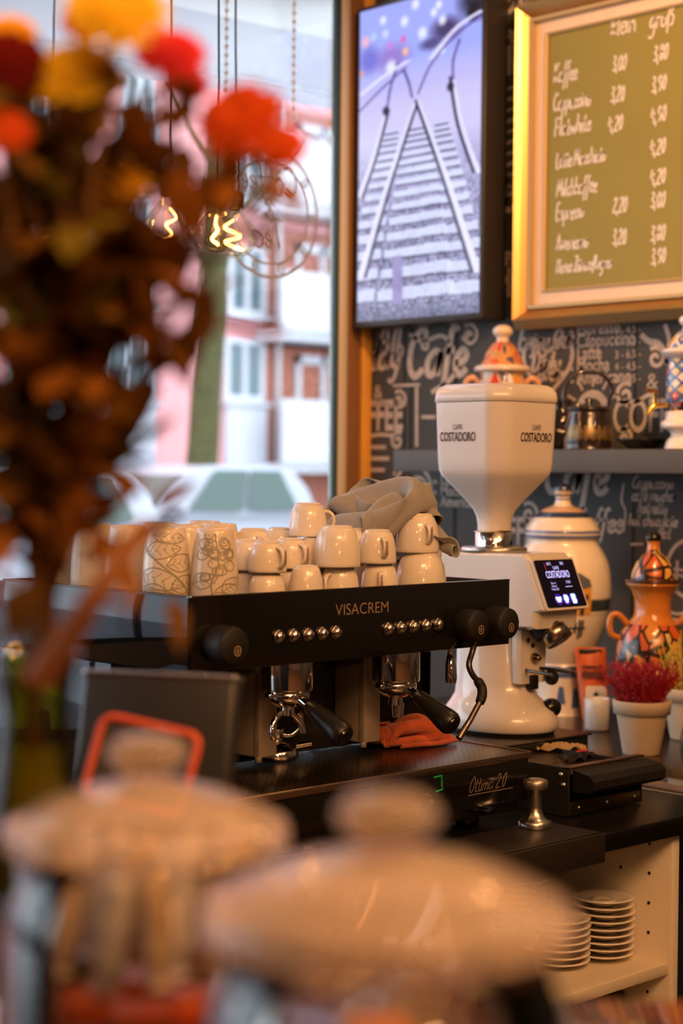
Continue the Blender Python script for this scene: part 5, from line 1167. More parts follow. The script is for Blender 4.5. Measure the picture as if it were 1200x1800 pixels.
-14 -142 131 -7 -145 110 1 -155 94 9 -169 83 23 -179 68 38 -185 45 42 -188 24 33 -189 1 37 -183 -18 50 -171 -19 71 -157 -3 81 -145 16 83 -133 34 89 -121 54 94 -109 71 102 -94 89 
105 -76 103 98 -58 105 82 -45 89 69 -41 70 72 -27 52 88 -9 62 102 7 78 98 21 96 90 35 113 82 52 129 85 69 142 94 86 148 112 105 149 103 126 140 89 142 129 81 162 121 75 180 109 75 
202 100 66 209 97 43 193 90 25 175 80 21 162 62 36 167 46 54 186 36 64 208 28 59 224 21 42 229 13 21 230 4 1 -155 161 -44 -146 146 -36 -153 126 -26 -167 114 -12 -176 96 -2 -186 79 
10 -199 69 27 -207 50 38 -207 26 43 -208 6 48 -204 -16 62 -190 -8 80 -176 11 85 -163 30 82 -151 49 86 -139 68 93 -126 86 98 -109 103 94 -91 109 80 -74 98 67 -66 78 71 -55 57 81 -43 
59 102 -26 76 107 -15 92 104 2 109 88 18 128 89 36 140 99 54 142 113 75 131 118 91 127 98 110 122 84 131 113 78 149 103 70 169 90 72 190 81 66 205 75 50 204 69 25 185 60 13 171 44 
22 165 29 39 179 15 57 200 5 59 221 -2 49 234 -8 31 243 -15 11 -156 154 -66 -157 137 -54 -173 130 -38 -186 117 -23 -196 98 -13 -205 81 -2 -215 63 11 -225 46 22 -230 28 34 -232 9 49 
-225 -7 65 -208 7 78 -194 25 82 -181 44 81 -168 63 81 -157 82 90 -142 102 86 -123 111 77 -105 105 62 -91 85 58 -84 65 70 -75 60 93 -60 74 107 -44 89 104 -29 106 94 -14 125 96 4 135 
107 24 132 119 45 121 122 63 112 109 79 110 92 97 102 79 118 94 71 137 83 68 158 71 68 180 60 64 198 54 54 209 48 32 198 41 12 180 27 10 178 12 28 173 -5 46 191 -16 54 213 -24 50 
231 -30 37 243 -36 18 -169 146 -83 -170 128 -70 -187 122 -54 -202 112 -40 -214 95 -28 -220 75 -18 -228 56 -7 -233 37 3 -238 18 14 -234 -3 28 -219 -1 42 -213 19 58 -210 38 69 -199 
58 75 -186 77 77 -173 96 79 -156 110 73 -136 111 57 -120 93 50 -111 71 56 -105 65 79 -93 73 99 -77 89 105 -61 105 99 -46 122 103 -27 129 116 -6 123 126 14 111 127 33 101 118 49 97 
100 67 90 87 87 82 79 107 73 70 126 64 61 147 54 56 166 42 58 187 33 53 206 26 40 209 21 16 192 10 2 178 -5 14 171 -21 27 182 -35 42 204 -45 47 225 -52 40 242 -59 26 -192 143 -86 
-188 120 -86 -187 103 -68 -206 96 -57 -224 86 -47 -230 66 -36 -228 45 -28 -234 26 -17 -232 5 -5 -219 -3 11 -211 14 27 -218 32 39 -221 50 53 -215 70 63 -203 90 67 -188 107 65 -169 
114 56 -150 103 41 -144 86 46 -133 70 67 -124 76 88 -110 88 101 -94 105 102 -77 120 110 -58 123 124 -37 115 133 -17 103 131 2 93 125 21 84 111 38 77 97 59 69 89 78 61 78 99 54 73 
114 44 58 136 35 50 155 25 48 176 13 48 198 5 43 212 -2 26 205 -8 1 185 -22 -2 172 -38 12 176 -53 30 195 -65 39 217 -74 39 237 -81 30 -214 139 -86 -210 117 -86 -202 90 -85 -199 76 
-67 -221 68 -63 -234 55 -55 -232 33 -47 -227 14 -35 -215 3 -19 -202 4 4 -199 27 14 -209 46 23 -223 61 33 -226 80 47 -219 101 54 -200 116 47 -181 111 33 -168 90 37 -161 76 53 -155 
79 75 -141 89 93 -126 104 105 -109 115 116 -89 116 131 -69 107 138 -48 94 135 -29 84 127 -10 76 113 9 65 106 30 55 99 48 48 86 68 39 78 88 32 68 106 22 56 124 14 46 145 8 38 164 -5 
37 185 -15 42 207 -23 32 214 -30 9 199 -40 -8 179 -54 -4 174 -69 11 188 -84 29 207 -94 34 229 -102 32"""
cv_ = np.array(CLOTH.split(), float).reshape(-1, 3)/2000        # settled cloth: across, away, up
q = P(672, 900, Y=2.14); vs_ = []
for a_, b_, c_ in cv_:
    p = cR*(a_*0.86) + cF*(b_*0.9); vs_.append((p.x, p.y, c_*1.22))
nu, nv = 46, 34
o = MB().add(vs_, [(v*nu+u, v*nu+u+1, (v+1)*nu+u+1, (v+1)*nu+u) for v in range(nv-1) for u in range(nu-1)], True).build('grey_cloth', linen, None, (q.x, 2.14, TZ + 0.117))
s_ = o.modifiers.new('smooth', 'SUBSURF'); s_.levels = 2; s_.render_levels = 2
s_ = o.modifiers.new('thickness', 'SOLIDIFY'); s_.thickness = 0.0022; s_.offset = 0
tag(o, 'crumpled grey linen cloth draped over the cups', 'cloth')

# orange cloth folded on the grille
terry = mat('orange_terry', (0.64, 0.12, 0.04), 0.95, noise=0.25, nscale=60, bump=0.6, bscale=260, sheen=0.4)
TOWEL = """-142 -20 61 -130 -21 65 -126 -31 64 -129 -39 54 -137 -44 43 -148 -47 33 -155 -51 23 -154 -62 14 -146 -76 14 -133 -74 22 -124 -61 28 -118 -46 24 -111 -35 18 -102 -24 10 -94 -9 9 -86 
5 3 -77 19 3 -68 35 3 -59 49 4 -50 61 12 -43 68 25 -39 67 41 -33 66 57 -20 65 74 -4 62 84 13 55 86 26 47 82 36 37 72 48 28 65 65 25 56 80 20 45 94 14 35 110 10 26 125 4 17 136 -4 9 
144 -16 2 -151 -26 58 -143 -15 61 -131 -16 58 -125 -25 49 -130 -33 39 -141 -35 29 -146 -41 19 -145 -52 11 -136 -66 8 -122 -74 14 -111 -69 24 -104 -53 28 -96 -38 25 -87 -29 16 -79 
-16 12 -69 -3 4 -61 11 4 -53 26 4 -45 39 4 -35 55 8 -28 64 20 -25 66 37 -23 55 52 -20 48 70 -8 45 85 9 41 95 24 34 94 36 24 86 49 18 81 63 11 68 80 8 58 95 3 49 110 -3 36 126 -8 26 
137 -16 16 146 -26 8 -152 -35 55 -151 -20 50 -143 -9 47 -129 -9 43 -124 -19 35 -132 -24 25 -137 -30 15 -133 -42 7 -124 -56 4 -111 -68 7 -99 -71 17 -89 -62 27 -80 -47 29 -72 -33 24 
-64 -23 15 -56 -12 7 -47 3 4 -38 17 4 -29 32 4 -20 47 5 -12 57 17 -8 59 36 -10 47 49 -12 36 62 -9 29 79 4 24 96 20 19 103 35 11 98 47 3 91 62 -2 81 78 -7 69 93 -12 57 109 -17 44 
124 -22 33 138 -27 23 149 -36 14 -147 -42 48 -152 -29 41 -151 -14 36 -141 -3 33 -127 -1 30 -121 -13 22 -127 -18 11 -122 -31 4 -110 -44 3 -99 -57 3 -87 -68 9 -76 -68 22 -67 -56 30 
-58 -41 29 -50 -29 22 -41 -20 12 -32 -6 5 -23 9 4 -16 23 4 -5 37 4 3 50 16 7 53 34 8 46 51 3 28 60 -1 17 70 2 8 87 15 2 103 31 -5 106 44 -13 98 59 -18 89 74 -23 75 88 -28 63 103 
-33 49 119 -39 38 134 -43 28 148 -50 19 -147 -52 40 -147 -36 34 -149 -23 28 -146 -9 23 -136 4 20 -120 5 17 -117 -8 6 -108 -20 3 -97 -34 3 -86 -46 3 -74 -58 3 -63 -68 13 -53 -64 26 
-43 -50 31 -35 -36 27 -27 -28 16 -18 -14 8 -8 -1 4 0 14 4 10 29 5 17 42 15 23 46 33 23 40 52 20 26 63 14 11 66 9 -3 76 10 -13 93 25 -21 105 40 -29 100 53 -34 90 68 -39 76 83 -44 63 
98 -50 51 113 -55 41 129 -60 30 144 -66 22 -148 -61 31 -145 -46 26 -145 -31 20 -143 -18 14 -137 -6 9 -123 7 7 -106 6 3 -95 -9 3 -85 -22 3 -73 -34 3 -62 -46 4 -51 -60 5 -40 -68 18 
-30 -59 32 -21 -44 32 -12 -32 25 -2 -20 15 6 -9 5 15 5 5 23 19 5 32 34 13 38 39 31 40 34 52 36 21 65 31 6 71 24 -9 71 17 -20 81 19 -35 96 34 -47 95 46 -50 81 60 -53 69 75 -58 57 90 
-63 48 105 -67 40 121 -73 29 137 -77 20 -154 -68 22 -149 -54 18 -147 -41 12 -137 -28 7 -126 -18 5 -111 -9 8 -99 3 15 -82 0 11 -71 -11 6 -61 -23 4 -50 -35 4 -38 -48 4 -28 -62 8 -17 
-66 24 -6 -54 34 3 -39 31 12 -26 23 20 -18 9 29 -3 5 38 11 5 46 25 10 54 32 29 55 27 49 51 14 65 47 0 72 40 -15 77 34 -28 84 19 -41 75 23 -57 76 38 -60 66 52 -61 57 67 -67 46 82 
-71 38 98 -76 29 114 -78 20 130 -80 12 -158 -72 12 -145 -67 13 -140 -52 5 -126 -43 3 -113 -32 7 -102 -21 14 -92 -12 22 -75 -4 24 -60 -6 19 -47 -13 12 -36 -25 5 -26 -36 4 -15 -49 4 
-5 -65 12 6 -62 29 17 -51 31 26 -34 29 36 -24 15 44 -11 5 53 4 5 62 17 7 68 24 24 71 19 42 68 7 57 62 -8 66 55 -22 76 47 -37 82 34 -47 71 19 -51 55 30 -58 43 46 -60 36 61 -67 28 75 
-72 22 92 -74 13 109 -73 8 125 -69 3 -150 -60 4 -144 -68 2 -128 -68 3 -115 -56 6 -106 -46 12 -95 -36 17 -84 -26 27 -70 -17 33 -53 -15 32 -38 -16 27 -24 -19 20 -12 -29 11 -2 -39 4 7 
-52 4 17 -67 15 31 -58 26 41 -43 32 50 -29 24 58 -19 10 68 -6 5 77 8 5 84 17 19 86 12 36 83 -1 49 76 -16 59 69 -30 64 57 -43 63 41 -43 55 25 -37 46 28 -45 28 41 -52 18 56 -59 11 74 
-63 5 91 -61 4 107 -58 4 124 -56 3 -145 -45 3 -138 -56 5 -132 -71 13 -114 -68 15 -101 -59 20 -93 -48 28 -83 -36 37 -66 -32 40 -50 -30 40 -33 -28 39 -17 -28 36 -1 -30 28 12 -38 18 
22 -47 9 30 -58 5 44 -54 6 55 -51 24 63 -39 27 73 -26 14 82 -14 4 92 0 4 99 12 15 101 4 30 98 -10 42 89 -25 46 77 -37 45 61 -38 40 47 -26 49 31 -22 41 29 -27 21 41 -36 8 56 -43 5 
73 -45 4 90 -44 4 107 -40 6 123 -39 5 -141 -34 8 -136 -46 15 -135 -61 21 -120 -71 26 -102 -69 31 -94 -58 37 -79 -51 44 -63 -49 41 -47 -46 43 -31 -45 41 -13 -43 45 3 -44 43 18 -44 
36 32 -52 26 39 -69 20 52 -68 7 67 -59 11 77 -49 19 85 -36 9 97 -24 8 106 -10 6 115 7 9 111 -5 20 110 -20 30 95 -30 29 78 -27 28 65 -19 37 51 -11 51 36 -7 40 35 -11 17 46 -21 5 62 
-29 5 72 -34 19 88 -36 21 105 -32 17 121 -31 17 -124 -29 13 -128 -37 22 -129 -49 30 -123 -65 37 -109 -73 41 -92 -71 46 -76 -67 48 -61 -65 48 -45 -63 48 -29 -62 46 -13 -60 46 4 -61 
45 19 -61 44 38 -62 44 51 -69 36 63 -76 23 78 -71 14 90 -60 16 100 -47 15 103 -30 21 112 -15 22 128 -6 14 119 -17 3 114 -25 12 97 -16 16 84 -10 23 73 -5 39 57 3 49 44 9 37 43 5 15 
55 -5 5 68 -14 11 74 -19 28 86 -27 36 102 -32 35 119 -33 30 -111 -21 20 -113 -32 29 -116 -42 38 -116 -55 46 -108 -68 53 -92 -73 59 -75 -73 62 -58 -72 62 -42 -71 62 -27 -71 61 -10 
-71 60 5 -72 59 22 -72 57 38 -74 55 53 -77 51 69 -79 39 85 -77 29 99 -68 23 108 -55 24 113 -40 27 124 -26 22 133 -24 11 136 -14 3 122 -5 10 106 -1 15 93 4 27 81 9 41 66 18 47 54 24 
35 54 19 14 66 9 5 79 -2 13 84 -5 29 90 -12 43 102 -21 48 116 -29 44 -102 -11 28 -103 -22 37 -104 -34 46 -105 -45 55 -105 -59 64 -90 -66 72 -72 -68 77 -56 -68 78 -39 -68 79 -23 -69 
80 -7 -70 80 9 -71 79 25 -73 78 42 -74 77 58 -76 70 74 -77 57 90 -77 46 107 -74 36 119 -62 29 127 -48 25 138 -38 19 147 -24 13 146 -8 10 133 6 13 118 12 20 103 17 31 89 22 43 75 32 
46 65 38 32 67 33 12 78 21 4 90 9 11 98 3 25 102 1 40 108 -6 49 118 -15 52 -100 1 37 -101 -10 47 -104 -19 55 -110 -35 63 -104 -46 73 -87 -51 80 -70 -52 84 -53 -53 86 -37 -53 88 -20 
-55 90 -4 -56 91 12 -58 92 29 -61 92 45 -64 92 61 -66 82 77 -69 70 93 -70 60 110 -70 49 125 -65 39 138 -52 30 147 -37 23 150 -22 19 147 -6 18 140 10 19 125 19 27 112 24 39 98 36 47 
86 46 44 77 50 29 79 45 10 90 33 4 102 22 11 109 16 22 115 12 34 123 5 40 130 -4 44 -110 14 41 -112 3 50 -114 -7 59 -116 -20 67 -102 -28 74 -86 -33 77 -69 -35 79 -53 -35 83 -36 -36 
85 -20 -37 87 -3 -39 88 12 -42 87 29 -42 88 46 -46 91 62 -49 83 77 -52 72 93 -55 63 109 -55 56 125 -55 49 140 -46 38 149 -33 30 152 -17 25 151 0 23 147 15 23 133 23 33 121 34 42 
110 47 44 99 56 39 91 61 26 92 58 9 102 43 4 112 34 12 122 28 20 131 20 25 138 9 28 145 0 31 -126 20 39 -129 8 47 -131 -6 52 -124 -23 55 -105 -25 60 -88 -25 64 -71 -24 68 -54 -23 
71 -37 -24 73 -21 -24 74 -4 -26 75 11 -30 73 28 -31 73 45 -32 73 61 -36 68 77 -41 57 93 -40 51 109 -39 52 118 -39 57 134 -36 50 147 -26 38 154 -12 31 155 4 27 153 21 26 145 34 30 
132 46 37 124 55 34 112 65 32 104 71 23 108 65 9 117 52 3 125 36 3 137 31 11 145 20 14 149 7 17 154 -7 20 -143 21 34 -144 6 38 -139 -12 40 -124 -22 43 -107 -22 47 -90 -21 51 -73 
-21 53 -56 -18 56 -39 -17 57 -23 -18 58 -6 -19 57 10 -21 56 27 -25 55 42 -30 54 59 -29 50 76 -27 45 91 -23 50 101 -23 61 109 -26 68 124 -23 63 139 -15 51 151 -3 40 156 12 32 158 29 
28 153 44 29 146 56 30 138 67 29 129 77 29 119 76 22 124 64 14 133 52 8 142 39 2 145 23 2 151 10 7 154 -3 10 157 -16 13 -153 17 26 -149 1 27 -138 -13 29 -121 -13 33 -108 -7 40 -90 
-7 44 -75 -10 42 -59 -13 42 -42 -13 41 -25 -14 41 -9 -16 39 8 -18 37 23 -20 34 42 -20 35 57 -16 37 72 -11 46 82 -10 57 88 -14 72 99 -13 81 115 -8 72 130 0 59 141 10 51 150 23 43 
155 39 36 155 54 33 148 68 34 138 76 37 123 78 42 117 66 35 125 54 24 134 42 16 137 25 10 135 12 3 144 -2 2 150 -15 6 155 -28 9 -157 12 16 -148 0 16 -134 -9 19 -119 -2 26 -109 7 32 
-89 9 38 -74 5 37 -60 0 31 -44 -2 28 -27 -5 25 -11 -8 23 6 -8 22 23 -8 21 40 -4 26 53 0 37 62 1 54 71 2 68 82 4 77 98 5 75 114 -1 60 128 8 50 140 18 43 138 33 49 143 46 49 147 63 
46 143 75 46 127 73 55 115 68 56 118 56 45 122 43 35 125 31 27 127 16 19 124 4 11 128 -12 6 138 -27 5 146 -40 7 -153 14 7 -143 6 8 -127 -3 10 -111 -4 16 -103 11 22 -91 21 28 -74 20 
31 -61 14 22 -43 12 20 -28 9 16 -12 7 12 5 5 11 23 8 15 34 11 29 45 14 45 56 17 59 69 20 68 85 19 68 101 14 60 114 5 48 131 10 38 141 23 34 137 39 41 139 54 43 134 65 53 126 77 66 
116 67 74 110 55 68 109 45 59 109 34 48 109 26 36 113 10 30 116 -4 22 119 -18 16 126 -35 13 132 -50 11 -144 26 2 -133 17 3 -118 7 3 -103 0 6 -90 3 15 -86 22 15 -76 34 21 -57 31 23 
-42 28 12 -26 24 10 -10 23 8 6 22 6 24 25 10 36 27 24 44 32 42 57 35 55 73 35 57 88 28 51 99 14 45 115 7 34 131 13 27 140 30 25 140 45 29 135 60 38 126 71 48 112 77 66 99 71 85 94 
53 85 93 40 74 93 31 61 94 20 48 97 5 40 101 -10 33 105 -25 27 109 -41 20 115 -54 12 -137 40 3 -123 31 3 -109 22 3 -94 14 3 -77 6 4 -69 14 13 -64 33 10 -56 48 16 -39 46 13 -23 42 
16 -7 37 20 7 39 15 25 42 10 40 43 18 46 48 38 62 49 45 78 43 39 89 31 33 98 18 29 114 8 21 129 19 17 135 34 19 135 50 23 128 64 32 116 71 45 103 75 61 88 72 77 78 58 86 76 41 81 
76 29 67 78 16 56 80 2 45 84 -13 36 88 -26 26 94 -38 15 104 -45 4 -128 54 3 -114 45 3 -99 36 3 -85 29 3 -68 21 3 -53 14 12 -46 29 20 -47 45 29 -36 56 26 -18 54 27 -4 45 34 12 46 31 
22 56 20 38 60 17 51 65 32 65 57 24 74 43 20 80 28 18 90 11 18 107 11 9 119 25 10 124 41 13 128 56 16 123 70 25 109 76 37 94 76 51 80 73 65 67 63 77 61 45 79 60 31 68 62 17 54 66 5 
40 70 -7 27 79 -16 14 92 -22 4 109 -27 3 -119 68 3 -105 60 5 -92 51 8 -79 41 12 -68 29 18 -55 18 30 -42 22 34 -34 36 40 -33 53 42 -17 60 44 0 55 50 13 61 45 23 69 34 34 75 23 46 72 
11 55 55 6 60 40 8 68 25 5 78 10 4 93 21 5 102 32 13 111 47 9 118 62 8 116 77 15 101 79 28 86 75 39 72 72 51 58 67 66 48 51 70 45 34 60 50 23 44 57 13 27 68 5 14 82 -1 4 98 -6 4 
114 -11 3 -115 78 11 -104 70 16 -92 58 21 -82 46 26 -74 33 31 -63 22 40 -48 23 50 -36 34 56 -27 47 59 -16 60 63 -4 71 58 3 75 44 11 79 29 20 76 11 29 65 5 37 50 5 45 35 5 52 18 5 
64 11 18 79 23 21 88 38 21 93 50 10 101 64 4 107 70 4 91 73 14 82 66 26 73 58 40 56 57 46 39 55 50 31 39 41 43 32 25 58 28 14 73 22 6 89 16 4 104 10 4 121 4 3 -121 80 22 -111 70 27 
-102 57 31 -94 43 34 -85 29 39 -72 23 50 -58 29 60 -46 42 66 -37 56 69 -28 71 64 -20 76 51 -12 78 36 -5 78 20 4 68 7 14 57 5 23 42 5 31 27 5 40 15 19 54 18 32 67 31 32 72 46 24 80 
61 19 93 72 22 110 65 17 100 56 8 84 49 17 74 43 31 60 39 44 44 37 41 34 50 25 45 46 9 63 44 5 79 38 4 96 32 4 111 26 3 126 20 3 -135 74 26 -125 64 31 -115 50 35 -107 36 38 -96 26 
47 -82 27 59 -69 38 66 -59 52 68 -51 66 65 -44 74 54 -36 78 41 -28 76 27 -19 73 13 -10 63 4 -1 49 4 8 34 8 17 21 19 29 19 34 43 26 44 54 40 42 62 55 37 76 66 39 93 66 38 108 54 28 
107 43 18 92 33 16 80 28 31 63 22 35 50 30 22 53 49 25 54 63 15 70 60 5 86 54 4 102 48 4 118 41 3 134 35 4 -147 64 23 -139 55 32 -129 42 36 -118 31 44 -106 28 55 -92 35 65 -81 48 
68 -73 62 64 -66 71 55 -58 73 43 -51 75 31 -42 75 17 -34 68 6 -24 54 4 -15 39 7 -5 27 18 6 23 32 19 27 45 32 35 55 44 48 56 57 58 58 74 59 57 91 53 51 103 43 39 108 31 27 100 20 20 
83 11 27 69 14 18 65 30 9 67 46 17 69 63 27 77 72 13 93 68 4 110 63 3 126 57 3 141 51 2 -151 48 20 -149 43 29 -142 35 38 -131 31 49 -117 35 60 -104 46 66 -94 59 65 -88 68 56 -81 70 
45 -73 71 34 -65 73 22 -58 71 10 -48 58 4 -37 44 5 -29 33 16 -17 29 29 -4 31 43 10 36 55 23 45 65 36 53 74 54 55 80 72 49 71 85 40 61 97 29 50 105 18 38 104 5 26 92 0 16 83 13 4 82 
30 4 84 42 18 85 55 30 88 72 28 100 78 15 116 70 6 131 69 3 144 66 2"""
q = P(742, 1310, Z=CZ+0.134)
tw = thing('orange_cloth', 'folded orange terry cloth on the drip grille under the right group', 'cloth', (q.x+0.005, q.y+0.035, CZ+0.1335), -0.22)
nu, nv = 36, 30
vs_ = (np.array(TOWEL.split(), float).reshape(-1, 3)/2000).tolist()
o = MB().add(vs_, [(v*nu+u, v*nu+u+1, (v+1)*nu+u+1, (v+1)*nu+u) for v in range(nv-1) for u in range(nu-1)], True).build('folded_layer', terry, tw)
s_ = o.modifiers.new('smooth', 'SUBSURF'); s_.levels = 1; s_.render_levels = 1
s_ = o.modifiers.new('thickness', 'SOLIDIFY'); s_.thickness = 0.0028; s_.offset = 0
rl_ = MB()
sp_ = spiral(0, 0, 0.004, 0.021, 2.2, 0.3, 46)
lp_ = [(-0.076, -0.006+y*1.25, 0.022+z) for y, z in sp_]
vv2 = []
for x0_ in (-0.084, -0.05):
    vv2 += [(x0_ + 0.003*math.sin(i*.6), y, max(0.001, z)) for i, (x, y, z) in enumerate(lp_)]
n_ = len(lp_); o = rl_.add(vv2, [(i, i+1, n_+i+1, n_+i) for i in range(n_-1)], True).build('rolled_edge', terry, tw)
s_ = o.modifiers.new('thickness', 'SOLIDIFY'); s_.thickness = 0.004
MB().tube(smooth_line([(-0.05, -0.046, 0.004), (-0.01, -0.05, 0.005), (0.03, -0.047, 0.004), (0.075, -0.036, 0.005)], 5), 0.0045, 8).build('hem', terry, tw)

# ------------------------------------------------------------------ knock box / grinder stand
kb = thing('knock_box', 'black steel knock box with a fat front handle, right of the machine', 'knock box', (2.449, 1.955, CZ))
MB().box(0.0, 0.004, 0.0, 0.24, 0.001, 0.089, 0.001).build('side_plate', matt_black, kb)
MB().box(0.216, 0.22, 0.0, 0.24, 0.001, 0.078, 0.001).build('side_plate', matt_black, kb)
MB().box(0.005, 0.215, 0.003, 0.237, 0.002, 0.006).build('bottom_plate', matt_black, kb)
MB().box(0.005, 0.215, 0.0, 0.006, 0.002, 0.026, 0.001).build('front_rail', mat('bronzed_steel', (0.09, 0.06, 0.035), 0.3, 0.9), kb)
MB().box(0.005, 0.215, 0.235, 0.24, 0.006, 0.085, 0.001).build('back_plate', matt_black, kb)
MB().box(0.005, 0.215, 0.03, 0.234, 0.066, 0.070, 0.001).build('tray_plate', mat('worn_brown_steel', (0.075, 0.05, 0.034), 0.35, 0.7, noise=0.4, nscale=25), kb)
MB().box(0.0, 0.222, -0.003, 0.012, 0.0865, 0.091, 0.001).build('top_edge', mat('steel_top_edge', (0.30, 0.22, 0.15), 0.3, 1.0), kb)
hp = [(-0.004, 0.086), (-0.040, 0.080), (-0.052, 0.070), (-0.052, 0.056), (-0.044, 0.048), (-0.004, 0.046)]
MB().loft([[(x, y, z) for y, z in hp] for x in (0.006, 0.012, 0.216, 0.222)], smooth=False).build('handle', mat('black_rubber', (0.011, 0.010, 0.009), 0.42), kb)
bo_ = MB()
for y, z in ((0.018, 0.076), (0.012, 0.058)): bo_.lathe([(1e-4, 0.004), (0.003, 0.0035), (0.0045, 0.0)], 12, M=Matrix.Translation((0.0, y, z)) @ Matrix.Rotation(-PI/2, 4, 'Y'))
for x in (0.03, 0.112, 0.196): bo_.lathe([(1e-4, 0.003), (0.0025, 0.0028), (0.0035, 0.0)], 12, M=Matrix.Translation((x, 0.0, 0.015)) @ Matrix.Rotation(PI/2, 4, 'X'))
bo_.build('bolt_heads', brushed, kb)
def crumple(u, v):
    return (u*0.052, v*0.022 + 0.004*math.sin(7*u), max(0.001, 0.010*(1-u*u*.6)*(1-v*v*.5) + 0.006*math.sin(9*u+3*v)+0.004*math.sin(14*v-5*u)))
q = P(983, 1318, Z=CZ+0.072); pp = cloth('paper_napkin', 'crumpled brown paper napkin lying on the knock box', (q.x, q.y, CZ+0.0705), crumple, 26, 14, mat('kraft_paper', (0.42, 0.27, 0.13), 0.8, noise=0.2, nscale=40), 0.0008); pp['category'] = 'napkin'; pp.rotation_euler.z = -0.6
def rag(u, v):
    return (u*0.05, v*0.020+0.003*math.sin(5*u), max(0.001, 0.011*(1-u*u*.8)*(1-v*v*.6) + 0.005*math.sin(8*u-6*v)))
q = P(1015, 1333, Z=CZ+0.072); pp = cloth('black_rag', 'black rag with a red stripe lying on the knock box', (q.x, q.y, CZ+0.0705), rag, 26, 14, mat('black_cotton', (0.012, 0.010, 0.010), 0.9), 0.0012); pp.rotation_euler.z = 0.1
MB().add([(-0.018, -0.011, 0.0165), (0.016, -0.012, 0.0165), (0.018, -0.006, 0.0185), (-0.014, -0.004, 0.0185)], [(0, 1, 2, 3)]).build('red_stripe', mat('red_cotton', (0.5, 0.02, 0.02), 0.9), pp)
gs = thing('grinder_base', 'black plinth on the worktop carrying the white grinder', 'stand', (2.70, 2.36, CZ))
MB().box(-0.20, 0.125, -0.155, 0.14, 0.0, 0.083, 0.004).build('plinth', matt_black, gs)
MB().box(-0.205, 0.13, -0.16, 0.145, 0.0835, 0.088, 0.0015).build('top_plate', mat('dark_bronze_plate', (0.05, 0.035, 0.025), 0.25, 0.6), gs)

# ------------------------------------------------------------------ grinder
cr = mat('grinder_white', (0.80, 0.72, 0.64), 0.16, coat=0.5)
hopm = mat('hopper_white', (0.80, 0.73, 0.67), 0.2, coat=0.3, sub=0.0)
gr = thing('coffee_grinder', 'tall white coffee grinder with big white hopper and lit touch screen', 'coffee grinder', (2.715, 2.35, CZ+0.0885))
Z0 = 0.0
def ell(cx, cy, rx, ry, z, n=40, p=2.0):
    o = []
    for i in range(n):
        a = 2*PI*i/n; c, s = math.cos(a), math.sin(a)
        o.append((cx + rx*math.copysign(abs(c)**(2/p), c), cy + ry*math.copysign(abs(s)**(2/p), s), z))
    return o
MB().loft([ell(0, 0, .100, .125, 0.008), ell(0, 0, .104, .130, 0.014), ell(0, 0, .103, .129, 0.030), ell(0, .002, .098, .122, 0.046), ell(0, .006, .086, .108, 0.060), ell(0, .012, .072, .095, 0.075), ell(0, .016, .067, .090, 0.10), ell(0, .02, .063, .086, 0.15), ell(0, .024, .060, .082, 0.19), ell(0, .026, .060, .082, 0.228)]).build('pedestal', cr, gr)
MB().loft([ell(0, 0, .096, .120, 0.0), ell(0, 0, .099, .124, 0.0075)]).build('base_ring', matt_black, gr)
for sx_ in (1,):
    lz = MB().sphere((sx_*0.0, 0, 0), 1, 16, 10); lz.v = [(sx_*0.045+x*0.024, -0.098+y*0.02, 0.052+z*0.020) for x, y, z in lz.v]; lz.build('inlay', black_gloss, gr)
# head: long box with slanted front carrying the screen
hx = 0.068
prof = [(-0.105, 0.222), (-0.145, 0.222), (-0.150, 0.254), (-0.172, 0.260), (-0.128, 0.360), (-0.115, 0.371), (0.115, 0.367), (0.125, 0.357), (0.125, 0.235), (0.11, 0.222)]
hw_ = MB(); sec = []
for x, k in ((-hx, .93), (-hx+0.003, .975), (-hx+0.010, 1.0), (hx-0.010, 1.0), (hx-0.003, .975), (hx, .93)):
    sec.append([(x, -0.02+(y+0.02)*k, 0.295+(z-0.295)*k) for y, z in prof])
hw_.loft(sec, smooth=False); hd = hw_.build('grinder_head', cr, gr)
# touch screen on the slanted front
A_, B2 = Vector((0, -0.172, 0.260)), Vector((0, -0.128, 0.360)); upv = (B2-A_).normalized(); nrm = Vector((0, -upv.z, upv.y)); mid = (A_+B2)/2
fx = Vector((1, 0, 0))
def rrect(w2, h2, r, n=5):
    o = []
    for cx, cy, a0 in ((w2-r, h2-r, 0), (-w2+r, h2-r, PI/2), (-w2+r, -h2+r, PI), (w2-r, -h2+r, 1.5*PI)):
        for k in range(n+1): a = a0+PI/2*k/n; o.append((cx+r*math.cos(a), cy+r*math.sin(a)))
    return o
MB().prism(rrect(0.066, 0.055, 0.006), mid+nrm*0.0, fx, upv, nrm, 0.004).build('screen_frame', cr, gr)
ts = MB().prism(rrect(0.061, 0.0505, 0.005), mid+nrm*0.0041, fx, upv, nrm, 0.0012).build('touch_screen', mat('screen_black', (0.003, 0.002, 0.005), 0.08, emit=(0.12, 0.04, 0.25), estr=0.012), gr)
so_ = mid + nrm*0.0056
t1 = MB(); text(t1, 'COSTADORO', 0.021, so_+upv*0.012, fx, upv, sx=0.56, bold=0.008); text(t1, 'CAFFE', 0.0095, so_+upv*0.0295, fx, upv, sx=0.7, bold=0.0)
for i in range(3): text(t1, ('Dose 1', 'Dose 2', 'Today 250')[i], 0.0058, so_+fx*-0.022-upv*(0.001+i*0.0065), fx, upv, 'CENTER', .9, .0)
text(t1, '17:30', 0.008, so_+fx*0.024-upv*0.001, fx, upv, sx=.8, bold=.0); t1.strip([(0.012, -0.008), (0.034, -0.008)], 0.001, so_, fx, upv)
